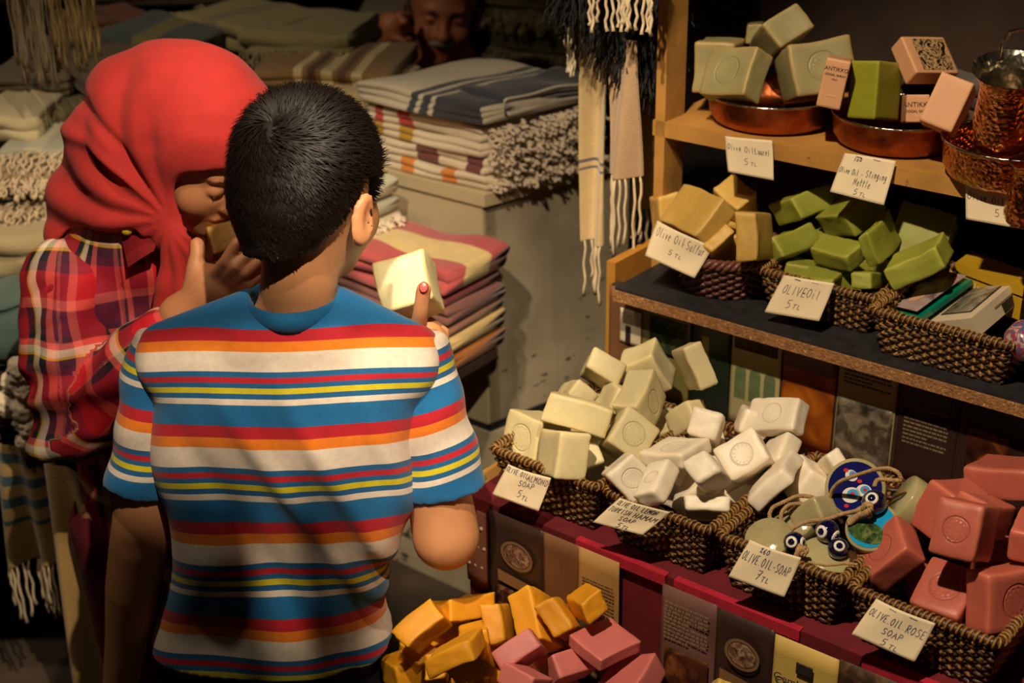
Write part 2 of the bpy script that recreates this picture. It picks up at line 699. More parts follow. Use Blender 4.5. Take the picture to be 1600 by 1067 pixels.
def emblem_page(t, a, b, zt, zb, n, seed):
    """dark page with an oval metal plate, a pale banner and a bottle"""
    w = b - a
    oval('emblem', a + w * .5, zt - .052, w * .33, .021, n + .001, plain('emblem_rim', (120, 92, 66), .4), t, r0=.82)
    oval('emblem', a + w * .5, zt - .052, w * .26, .016, n + .001, picmat('emblem_pic', [(50, 30, 20), (120, 90, 70), (176, 150, 124)], 120), t)
    mesh('banner', [S(a + w * .1, n + .001, zt - .082), S(a + w * .92, n + .001, zt - .082 - .006), S(a + w * .92, n + .001, zt - .10 - .004), S(a + w * .1, n + .001, zt - .099)],
         [(3, 2, 1, 0)], plain('banner_tan', (128, 96, 66), .4), t)
    rectm('photo', a + .004, b - .004, max(zb, zt - .17), zt - .106, n + .001, picmat('bottle_photo%d' % seed, [(22, 12, 10), (60, 30, 20), (120, 84, 60)], 55), t)


def front_leaflet(pxs, py, zb, label):
    us = [px_u(p, q, NF)[0] for p, q in pxs]
    t = thing('folded_leaflet', label, 'leaflet', loc=tuple(S(us[0], NF, zb)))
    return t, us


t, us = front_leaflet([(788, 830), (862, 850), (940, 870), (968, 880)], 860, .50, 'torn folded leaflet with dark and amber panels hanging on the red cloth, left one')
us = [px_u(757, 790, NF)[0] + .005, px_u(850, 850, NF)[0], px_u(905, 870, NF)[0], px_u(968, 885, NF)[0]]
rectm('panel', us[0], us[1], .515, ZTF, NF, P_brown, t, wob=.004)
emblem_page(t, us[0] + .010, us[1] - .002, ZTF, .52, NF + .003, 1)
rectm('panel', us[1], us[2], .505, ZTF, NF, P_umber, t, wob=.004)
rectm('photo', us[1] + .001, us[2] - .001, .512, .60, NF + .003, P_orange, t)
rectm('panel', us[2], us[3], .495, ZTF, NF, plain('paper_tan', (168, 130, 76), .45, .15, 12), t, wob=.004)
textlines('printed_text', us[2] + .007, us[3] - .006, .588, .652, 13, NF + .0035, plain('print_brown', (96, 68, 40), .6, .1, 20), t, 9)
rectm('photo', us[2] + .003, us[3] - .003, .50, .585, NF + .003, picmat('statue_photo2', [(70, 60, 40), (130, 110, 74), (168, 146, 104)], 40), t)
# spotted sheet at the very left
t = thing('spotted_wrapper', 'crumpled pinkish wrapper with white dots at the left corner of stand', 'wrapper', loc=tuple(S(-.0, .014, .58)))
rectm('sheet', -.012, .03, .56, ZTF - .005, .017, plain('wrapper_rose', (150, 100, 84), .35, .15, 20), t, wob=.006)
mb = MB()
for i in range(9):
    mb.ball(S(-.006 + .011 * (i % 3) + .004 * (i // 3 % 2), .0185, .59 + .03 * (i // 3)), .0028, 8)
mb.build('white_dots', P_white, t)

us = [px_u(1036, 910, NF)[0], px_u(1122, 935, NF)[0], px_u(1214, 968, NF)[0], px_u(1315, 1003, NF)[0], px_u(1470, 1060, NF)[0]]
t = thing('folded_leaflet', 'long folded leaflet with yellow hamam panel hanging on the red cloth, right one', 'leaflet', loc=tuple(S(us[0], NF, .5)))
M_mauve = plain('paper_mauve', (112, 80, 74), .3, .2, 18)
rectm('panel', us[0], us[1], .50, ZTF - .003, NF, M_mauve, t, wob=.006)
textlines('printed_text', us[0] + .006, us[1] - .008, ZTF - .075, ZTF - .02, 10, NF + .0045, M_inkl, t, 12)
rectm('photo', us[0] + .008, us[1] - .006, ZTF - .145, ZTF - .085, NF + .0045, picmat('amber_photo2', [(44, 22, 14), (80, 44, 22), (146, 92, 44)], 40), t)
rectm('panel', us[1], us[2], .50, ZTF - .005, NF, P_brown, t, wob=.006)
emblem_page(t, us[1] + .003, us[2] - .003, ZTF, .50, NF + .0045, 2)
rectm('panel', us[2], us[3], .49, ZTF - .008, NF, P_yel, t, wob=.006)
rectm('crest', us[2] + .030, us[2] + .050, ZTF - .045, ZTF - .03, NF + .0045, M_ink, t)
rectm('panel', us[3], us[4], .48, ZTF - .006, NF, picmat('spotted_print', [(50, 36, 26), (70, 50, 34), (96, 70, 50)], 60, .3), t, wob=.006)
mb = MB()
for i in range(26):
    uu = us[3] + .006 + RNG.rand() * (us[4] - us[3] - .012)
    mb.ball(S(uu, NF + .0045, ZTF - .015 - .09 * RNG.rand()), .0016 + .0012 * RNG.rand(), 8)
mb.build('white_dots', P_white, t)


def printed(name, body, size, u, z, n, mat, parent, align='CENTER', slope=0.0):
    cu = bpy.data.curves.new('lettering', 'FONT')
    cu.body = body
    cu.size = size
    cu.align_x = align
    cu.extrude = .0002
    tmp = bpy.data.objects.new('lettering', cu)
    COL.objects.link(tmp)
    dg = bpy.context.evaluated_depsgraph_get()
    me = bpy.data.meshes.new_from_object(tmp.evaluated_get(dg))
    bpy.data.objects.remove(tmp)
    vs_ = np.array([v.co[:] for v in me.vertices])
    W = np.array([S(u + p[0], n, z + p[1] + slope * p[0]) + N * p[2] for p in vs_])
    me.vertices.foreach_set('co', W.astype(np.float32).ravel())
    me.update()
    me.name = name
    me.materials.clear()
    me.materials.append(mat)
    o = bpy.data.objects.new(name, me)
    COL.objects.link(o)
    o.parent = parent
    if parent.type == 'EMPTY':
        o.matrix_parent_inverse = Matrix.Translation(-parent.location)
    return o


um = (us[2] + us[3]) / 2 + .001
M_blueink = plain('print_blue_grey', (52, 56, 62), .6, .1, 20)
M_redink = plain('print_rust', (168, 84, 34), .6, .1, 20)
printed('lettering', '\u00c7emberlita\u015f', .0145, um, ZTF - .064, NF + .005, M_blueink, t)
printed('lettering', 'Hamam\u0131', .0145, um - .004, ZTF - .080, NF + .005, M_blueink, t)
printed('lettering', 'Turkish Bath', .014, um + .001, ZTF - .107, NF + .005, M_redink, t)

# ================================================================== BASKETS
M_weave = plain('wicker_dark', (74, 50, 28), .5, .35, 120, coat=.2)
M_stake = plain('wicker_tan', (186, 140, 74), .45, .3, 120, coat=.25)
M_rim = plain('wicker_rim', (140, 102, 50), .45, .4, 160, coat=.25)
M_weave2 = plain('wicker_brown', (84, 46, 34), .5, .35, 120, coat=.2)


def basket(label, u0, u1, n0, n1, z0, z1, taper=.014, dense=1.0):
    """rectangular woven basket between the given edges of its rim"""
    t = thing('wicker_basket', label, 'basket', 'woven baskets on the tiers', loc=tuple(S((u0 + u1) / 2, (n0 + n1) / 2, z0)))
    del t['group']
    cu, cn = (u0 + u1) / 2, (n0 + n1) / 2
    hu, hn = (u1 - u0) / 2, abs(n1 - n0) / 2
    R = .014

    def path(k, z, off=0.0, m=None):
        """rounded rectangle at height z; returns points and arc fraction"""
        s = (z - z0) / (z1 - z0)
        a, b = hu - taper * (1 - s) - .006 + off, hn - taper * (1 - s) - .006 + off
        P = []
        per = 4 * (a + b)
        cnt = m or int(per / .0042)
        cnt += cnt % 2
        for i in range(cnt):
            d = per * i / cnt
            if d < 2 * a:
                x, y = -a + d, b
            elif d < 2 * a + 2 * b:
                x, y = a, b - (d - 2 * a)
            elif d < 4 * a + 2 * b:
                x, y = a - (d - 2 * a - 2 * b), -b
            else:
                x, y = -a, -b + (d - 4 * a - 2 * b)
            P.append((x, y))
        P = np.array(P)
        for _ in range(2):
            P = (np.roll(P, 1, 0) + P * 2 + np.roll(P, -1, 0)) / 4
        return P, cnt
    rows = int((z1 - z0 - .008) / .0052)
    mb = MB()
    nstake = 2 * int((4 * (hu + hn)) / .0235)
    for r in range(rows):
        z = z0 + .004 + r * .0052
        m = nstake * 4
        P, cnt = path(r, z, 0, m)
        ph = (np.arange(cnt) / cnt) * nstake * math.pi + (r % 2) * math.pi
        wv = np.cos(ph) * .0024
        c = P / (np.linalg.norm(P, axis=1)[:, None] + 1e-9)
        Q = P + c * wv[:, None]
        pts = np.array([S(cu + q[0], cn + q[1], z + .0006 * math.sin(i * .7 + r)) for i, q in enumerate(Q)])
        mb.tube(pts, .0027, 4, closed=True)
    mb.build('weave', M_weave, t, True)
    sb = MB()
    P0, c0 = path(0, z0 + .002, .0, nstake)
    P1, c1 = path(0, z1 - .002, .0, nstake)
    for i in range(nstake):
        pts = []
        nn = rows
        for k in range(nn):
            s = k / (nn - 1)
            q = P0[i] * (1 - s) + P1[i] * s
            c = q / (np.linalg.norm(q) + 1e-9)
            q = q + c * (.0044 * math.cos(math.pi * (k + i)))
            pts.append(S(cu + q[0], cn + q[1], z0 + .003 + s * (z1 - z0 - .006)))
        sb.tube(pts, .0023, 4)
    sb.build('stakes', M_stake, t, True)
    # rolled rim: a core with a strand wound round it
    P, cnt = path(0, z1, .001)
    core = np.array([S(cu + q[0], cn + q[1], z1) for q in P])
    cb = MB().tube(core, .0040, 6, closed=True)
    rim = cb.build('rim', M_weave, t, True)
    per = np.linalg.norm(np.roll(core, -1, 0) - core, axis=1).sum()
    turns = int(per / .0062)
    m = turns * 8
    tt = np.arange(m) / m * cnt
    i0 = tt.astype(int) % cnt
    fr = (tt - tt.astype(int))[:, None]
    base = core[i0] * (1 - fr) + core[(i0 + 1) % cnt] * fr
    tan = core[(i0 + 1) % cnt] - core[i0 - 1]
    tan /= np.linalg.norm(tan, axis=1)[:, None]
    side = np.cross(tan, (0, 0, 1.0))
    side /= np.linalg.norm(side, axis=1)[:, None]
    an = np.arange(m) / 8 * 2 * math.pi
    rr = .0052 + .0007 * np.sin(an * .37)
    hx = base + side * (rr * np.cos(an))[:, None] + np.array([0, 0, 1.0]) * (rr * np.sin(an))[:, None]
    MB().tube(hx, .0016, 4, closed=True).build('rim_wrap', M_rim, rim, True)
    q0 = hu - taper - .004
    q1 = hn - taper - .004
    MB().box(S(cu - q0, cn - q1, z0 + .001), U * 2 * q0, N * 2 * q1, (0, 0, .004)).build('base', M_weave, t)
    return t


RA = ZA + .071
basket('long wicker basket of pale almond soaps, leftmost on the lower tier', .02, .192, -.232, .008, ZA, RA)
basket('wicker basket heaped with white hamam soaps on the lower tier', .196, .349, -.232, .008, ZA, RA)
basket('wicker basket holding evil eye soaps and twine on the lower tier', .353, .514, -.232, .008, ZA, RA)
basket('wicker basket of rose pink soaps, rightmost on the lower tier', .518, .690, -.245, .012, ZA, RA)
basket('wicker basket of green olive oil soaps on the middle tier', .192, .368, -.53, -.345, ZB, ZB + .056)
basket('wicker basket with the tin and white boxes, rightmost on the middle tier', .372, .560, -.51, -.304, ZB, ZB + .06)

# round dark basket
t = thing('round_basket', 'round dark brown wicker basket of ochre soaps on the middle tier', 'basket', loc=tuple(S(.118, -.405, ZB)))
cb, rb = S(.118, -.405, ZB), .076
mb = MB()
for r in range(9):
    z = .003 + r * .0055
    rad = rb * (.80 + .17 * r / 8)
    th = np.linspace(0, 2 * math.pi, 168, endpoint=False)
    wv = np.cos(th * 21 + (r % 2) * math.pi) * .0028
    pts = np.stack([cb[0] + (rad + wv) * np.cos(th), cb[1] + (rad + wv) * np.sin(th), cb[2] + z + .0012 * np.sin(th * 42)], -1)
    mb.tube(pts, .0030, 5, closed=True)
mb.build('weave', M_weave2, t, True)
mb = MB()
for k in range(3):
    th = np.linspace(0, 2 * math.pi, 240, endpoint=False)
    a = th * 17 + k * 2.09
    rr = rb * .97 + .0055 * np.cos(a)
    pts = np.stack([cb[0] + rr * np.cos(th), cb[1] + rr * np.sin(th), cb[2] + .054 + .0045 * np.sin(a)], -1)
    mb.tube(pts, .0036, 5, closed=True)
mb.build('rim', plain('wicker_redbrown', (112, 66, 52), .4, .3, 120, coat=.3), t, True)
MB().lathe([(1e-6, .002), (rb * .78, .002), (rb * .78, .006), (1e-6, .006)], cb, seg=32).build('base', M_weave2, t)

# ================================================================== COPPER
def metal(name, c1, c2, rough, hammer=0.0, hscale=130):
    m, nt, b = nodes(name)
    tc = mk(nt, 'ShaderNodeTexCoord')
    nz = mk(nt, 'ShaderNodeTexNoise', i_Scale=28.0, i_Detail=4.0)
    nt.links.new(tc.outputs['Object'], nz.inputs['Vector'])
    nt.links.new(ramp(nt, nz.outputs['Fac'], [(.35, lin(c1)), (.65, lin(c2))]), b.inputs['Base Color'])
    b.inputs['Metallic'].default_value = 1
    b.inputs['Roughness'].default_value = rough
    if hammer:
        vo = mk(nt, 'ShaderNodeTexVoronoi', i_Scale=float(hscale))
        nt.links.new(tc.outputs['Object'], vo.inputs['Vector'])
        bp = mk(nt, 'ShaderNodeBump', i_Strength=hammer, i_Distance=.002)
        nt.links.new(vo.outputs['Distance'], bp.inputs['Height'])
        nt.links.new(bp.outputs[0], b.inputs['Normal'])
    return m


M_copper = metal('old_copper', (120, 58, 34), (190, 104, 62), .38, .3, 90)
M_hammer = metal('hammered_copper', (196, 116, 66), (226, 150, 96), .22, .9, 150)
M_tin = metal('tinned_inside', (176, 168, 150), (206, 196, 176), .22, .5, 120)


def bowl(label, u, n, z, r, h, mat, name='copper_bowl'):
    c = S(u, n, z)
    t = thing(name, label, 'bowl', loc=tuple(c))
    MB().lathe([(1e-6, 0), (r * .80, 0), (r * .88, .004), (r * .96, h * .35), (r * .985, h * .9), (r, h), (r * 1.015, h + .0015), (r, h + .003), (r * .965, h * .9), (r * .93, h * .35), (r * .8, .006), (1e-6, .006)],
               c, seg=64).build('body', mat, t, True)
    MB().tube([c + np.array([r * 1.008 * math.cos(a), r * 1.008 * math.sin(a), h + .0015]) for a in np.linspace(0, 2 * math.pi, 72, endpoint=False)], .0016, 6, closed=True).build('rolled_rim', M_tin, t, True)
    return t


bowl('round copper bowl with pale green soap blocks, left one on top shelf', .118, -.51, ZC + .001, .092, .040, M_copper)
bowl('round copper bowl with boxes and olive block, middle of top shelf', .300, -.512, ZC + .001, .086, .040, M_copper)
bowl('hammered copper bowl under the copper jug on top shelf', .474, -.46, ZC + .001, .086, .046, M_hammer)

# jug standing in the third bowl
jc = onn(1562, 226, -.41)
jug = thing('copper_jug', 'hammered copper jug with flared tinned mouth and looped handle, top right', 'jug', loc=tuple(jc))
JS = .99
prof = [(1e-6, 0), (.026, 0), (.031, .004), (.0335, .02), (.034, .04), (.032, .060), (.0305, .078), (.032, .088), (.040, .100), (.0425, .1035)]
prof = [(a * JS, b * JS) for a, b in prof]
JAX = np.array([-.10, -.30, 1.0]) / np.linalg.norm([-.10, -.30, 1.0])
MB().lathe(prof, jc, JAX, 56, (True, False)).build('body', M_hammer, jug, True)
MB().lathe([(a * JS, b * JS) for a, b in [(.0427, .1040), (.0395, .1005), (.031, .088), (.0295, .078), (.031, .06), (.0325, .03), (.028, .006), (1e-6, .004)]], jc, JAX, 56, (False, True)).build('inside', M_tin, jug, True)
jt = jc + JAX * .1035
pts = [jt + np.array([.0, .036, .004]), jt + np.array([.0, .040, .016]), jt + np.array([.006, .034, .034]), jt + np.array([.016, .020, .040]), jt + np.array([.026, .004, .030])]
MB().tube(np.array(pts), [.003, .0026, .0024, .0024, .002], 8).build('handle', M_tin, jug, True)
sp = [jc + JAX * .095 + np.array([.034, -.004, 0]), jc + JAX * .08 + np.array([.047, -.006, 0]), jc + JAX * .04 + np.array([.052, -.006, 0]), jc + JAX * .005 + np.array([.048, -.006, 0])]
MB().tube(np.array(sp), [.006, .0075, .0085, .006], 10).build('spout', M_hammer, jug, True)
# second jug hanging below it
kc = onn(1598, 350, -.375)
jug2 = thing('copper_jug', 'smaller hammered copper jug hanging in front of shelf edge, at right frame edge', 'jug', loc=tuple(kc))
MB().lathe([(1e-6, 0), (.019, .001), (.024, .012), (.0245, .03), (.022, .05), (.0215, .060), (.026, .070), (.029, .074), (.0275, .0745), (.0205, .06), (.021, .03), (1e-6, .006)], kc, (.05, 0, 1), 48).build('body', M_hammer, jug2, True)
MB().tube([kc + np.array([.004, .0, .072]), kc + np.array([.03, .02, .10]), kc + np.array([.05, .04, .16])], .0012, 6).build('cord', M_dark, jug2, True)

# ================================================================== SOAPS
def soapmat(name, rgb, edge, rough=.5, var=.12, sss=.25, stamp=True):
    m, nt, b = nodes(name)
    c, e = lin(rgb), lin(edge)
    tc = mk(nt, 'ShaderNodeTexCoord')
    oi = mk(nt, 'ShaderNodeObjectInfo')
    nz = mk(nt, 'ShaderNodeTexNoise', i_Scale=26.0, i_Detail=6.0, i_Roughness=.6)
    off = mk(nt, 'ShaderNodeVectorMath', operation='ADD')
    nt.links.new(tc.outputs['Object'], off.inputs[0])
    nt.links.new(oi.outputs['Random'], off.inputs[1])
    nt.links.new(off.outputs[0], nz.inputs['Vector'])
    col = ramp(nt, nz.outputs['Fac'], [(.3, tuple(x * (1 - var) for x in c)), (.55, c), (.75, tuple(min(1, x * (1 + var)) for x in c))])
    at_ = mk(nt, 'ShaderNodeAttribute', attribute_name='edge')
    col = mixc(nt, at_.outputs['Fac'], col, e)
    bri = math_(nt, 'ADD', math_(nt, 'MULTIPLY', oi.outputs['Random'], .22), .88)
    sc = mk(nt, 'ShaderNodeVectorMath', operation='SCALE')
    nt.links.new(col, sc.inputs[0])
    nt.links.new(bri, sc.inputs['Scale'])
    nt.links.new(sc.outputs[0], b.inputs['Base Color'])
    b.inputs['Roughness'].default_value = rough
    b.inputs['Subsurface Weight'].default_value = sss
    b.inputs['Subsurface Radius'].default_value = (1, .8, .5)
    b.inputs['Subsurface Scale'].default_value = .006
    fine = mk(nt, 'ShaderNodeTexNoise', i_Scale=160.0, i_Detail=6.0, i_Roughness=.65)
    nt.links.new(off.outputs[0], fine.inputs['Vector'])
    h = math_(nt, 'MULTIPLY', fine.outputs['Fac'], .35)
    if stamp:
        a2 = mk(nt, 'ShaderNodeAttribute', attribute_name='stamp')
        sx = mk(nt, 'ShaderNodeSeparateXYZ')
        nt.links.new(a2.outputs['Vector'], sx.inputs[0])
        x, y, s = sx.outputs
        r = math_(nt, 'SQRT', math_(nt, 'ADD', math_(nt, 'MULTIPLY', x, x), math_(nt, 'MULTIPLY', y, y)))
        ring = math_(nt, 'SUBTRACT', 1, math_(nt, 'MULTIPLY', math_(nt, 'ABSOLUTE', math_(nt, 'SUBTRACT', r, .56)), 16), True)
        an = math_(nt, 'ARCTAN2', y, x)
        tick = math_(nt, 'MULTIPLY', math_(nt, 'SUBTRACT', 1, math_(nt, 'MULTIPLY', math_(nt, 'ABSOLUTE', math_(nt, 'SUBTRACT', r, .44)), 11), True),
                     math_(nt, 'GREATER_THAN', math_(nt, 'SINE', math_(nt, 'MULTIPLY', an, 13)), .25))
        cen = math_(nt, 'MULTIPLY', math_(nt, 'LESS_THAN', r, .30), math_(nt, 'GREATER_THAN', math_(nt, 'SINE', math_(nt, 'ADD', math_(nt, 'MULTIPLY', x, 22), math_(nt, 'MULTIPLY', y, 9))), .3))
        allm = math_(nt, 'MULTIPLY', math_(nt, 'ADD', ring, math_(nt, 'MULTIPLY', math_(nt, 'ADD', tick, cen), .7)), s)
        h = math_(nt, 'SUBTRACT', h, math_(nt, 'MULTIPLY', allm, 1.1))
    bp = mk(nt, 'ShaderNodeBump', i_Strength=.8, i_Distance=.0012)
    nt.links.new(h, bp.inputs['Height'])
    nt.links.new(bp.outputs[0], b.inputs['Normal'])
    return m


SM = {
    'T': soapmat('soap_sage', (150, 142, 98), (180, 146, 84)),
    'M': soapmat('soap_ochre', (196, 158, 78), (206, 170, 92)),
    'G': soapmat('soap_green', (142, 146, 50), (166, 166, 66), .55),
    'A': soapmat('soap_almond', (212, 200, 154), (222, 202, 148)),
    'H': soapmat('soap_white', (240, 228, 206), (242, 228, 204), .45),
    'R': soapmat('soap_rose', (180, 92, 76), (196, 112, 86), .45),
    'Y': soapmat('soap_saffron', (222, 152, 22), (230, 166, 34), .55),
    'P': soapmat('soap_pink', (196, 108, 104), (204, 118, 112), .5),
    'O': soapmat('soap_olive', (138, 140, 30), (150, 150, 40), .4, .05),
    'K': soapmat('soap_kraft', (196, 144, 104), (206, 154, 112), .55, .04, 0),
    'W': soapmat('soap_cream', (238, 226, 178), (226, 196, 126), .5),
    'Q': soapmat('soap_brown_gold', (168, 120, 34), (176, 128, 40), .5),
}


def soap_mesh(dm, seed, stamp_axis=None, stamp_sign=-1, rough=1.0, rad=.0035, n=11):
    """a worn, slightly bent bar of soap"""
    r = np.random.RandomState(seed)
    h = np.asarray(dm) / 2
    rad = min(rad, h.min() * .45)
    g = np.linspace(-1, 1, n)
    # more points towards the edges
    g = np.sign(g) * (1 - (1 - np.abs(g)) ** 1.35)
    vid = {}
    V, F = [], []

    def vert(i, j, k):
        key = (i, j, k)
        if key not in vid:
            vid[key] = len(V)
            V.append((g[i], g[j], g[k]))
        return vid[key]
    m = n - 1
    for ax in range(3):
        for side in (0, m):
            for a in range(m):
                for b in range(m):
                    q = []
                    for da, db in ((0, 0), (1, 0), (1, 1), (0, 1)):
                        c = [0, 0, 0]
                        c[ax] = side
                        c[(ax + 1) % 3] = a + da
                        c[(ax + 2) % 3] = b + db
                        q.append(vert(*c))
                    F.append(q if side else q[::-1])
    P = np.array(V)
    W = P * h
    inner = np.clip(W, -(h - rad), h - rad)
    d = W - inner
    L = np.linalg.norm(d, axis=1)[:, None]
    W = inner + d / np.maximum(L, 1e-9) * np.minimum(L, rad)
    bulge = 1 + .0 * L
    ph = r.rand(6) * 6
    amp = .0011 * rough
    W = W + amp * np.stack([np.sin(W[:, 1] * 70 + ph[0]) + np.sin(W[:, 2] * 60 + ph[1]), np.sin(W[:, 0] * 65 + ph[2]) + np.sin(W[:, 2] * 75 + ph[3]),
                            np.sin(W[:, 0] * 80 + ph[4]) + np.sin(W[:, 1] * 55 + ph[5])], -1)
    W += .0005 * rough * np.stack([noise(W, 420, seed * 3 + i) for i in range(3)], -1)
    # slight taper / skew as if hand cut
    W[:, 0] *= 1 + (r.rand() - .5) * .07 * P[:, 1] * rough
    W[:, 1] *= 1 + (r.rand() - .5) * .07 * P[:, 2] * rough
    e = np.sort(np.abs(P), axis=1)[:, 1]
    edge = np.clip((e - .86) / .12, 0, 1) * .8
    st_ = np.zeros((len(P), 3))
    if stamp_axis is not None:
        i, j = [a for a in range(3) if a != stamp_axis]
        st_[:, 0] = P[:, i] * (h[i] / min(h[i], h[j]))
        st_[:, 1] = P[:, j] * (h[j] / min(h[i], h[j]))
        st_[:, 2] = (P[:, stamp_axis] * stamp_sign > .99) * 1.0
        # the stamp sinks a hair into the face
        rr = np.hypot(st_[:, 0], st_[:, 1])
        W[:, stamp_axis] -= stamp_sign * .0008 * st_[:, 2] * (rr < .58)
    return W, F, edge, st_


def put_soap(name, label, dm, R, c, mat, seed, stamp=None, sign=-1, rough=1.0, rad=.0035, cat='soap', group=None):
    W, F, e, s = soap_mesh(dm, seed, stamp, sign, rough, rad)
    o = mesh(name, W, F, mat, None, True, {'edge': e, 'stamp': s})
    Rm = Matrix([list(map(float, x)) for x in R]).to_4x4()
    o.matrix_world = Matrix.Translation(Vector([float(x) for x in c])) @ Rm
    return tag(o, label, cat, group)


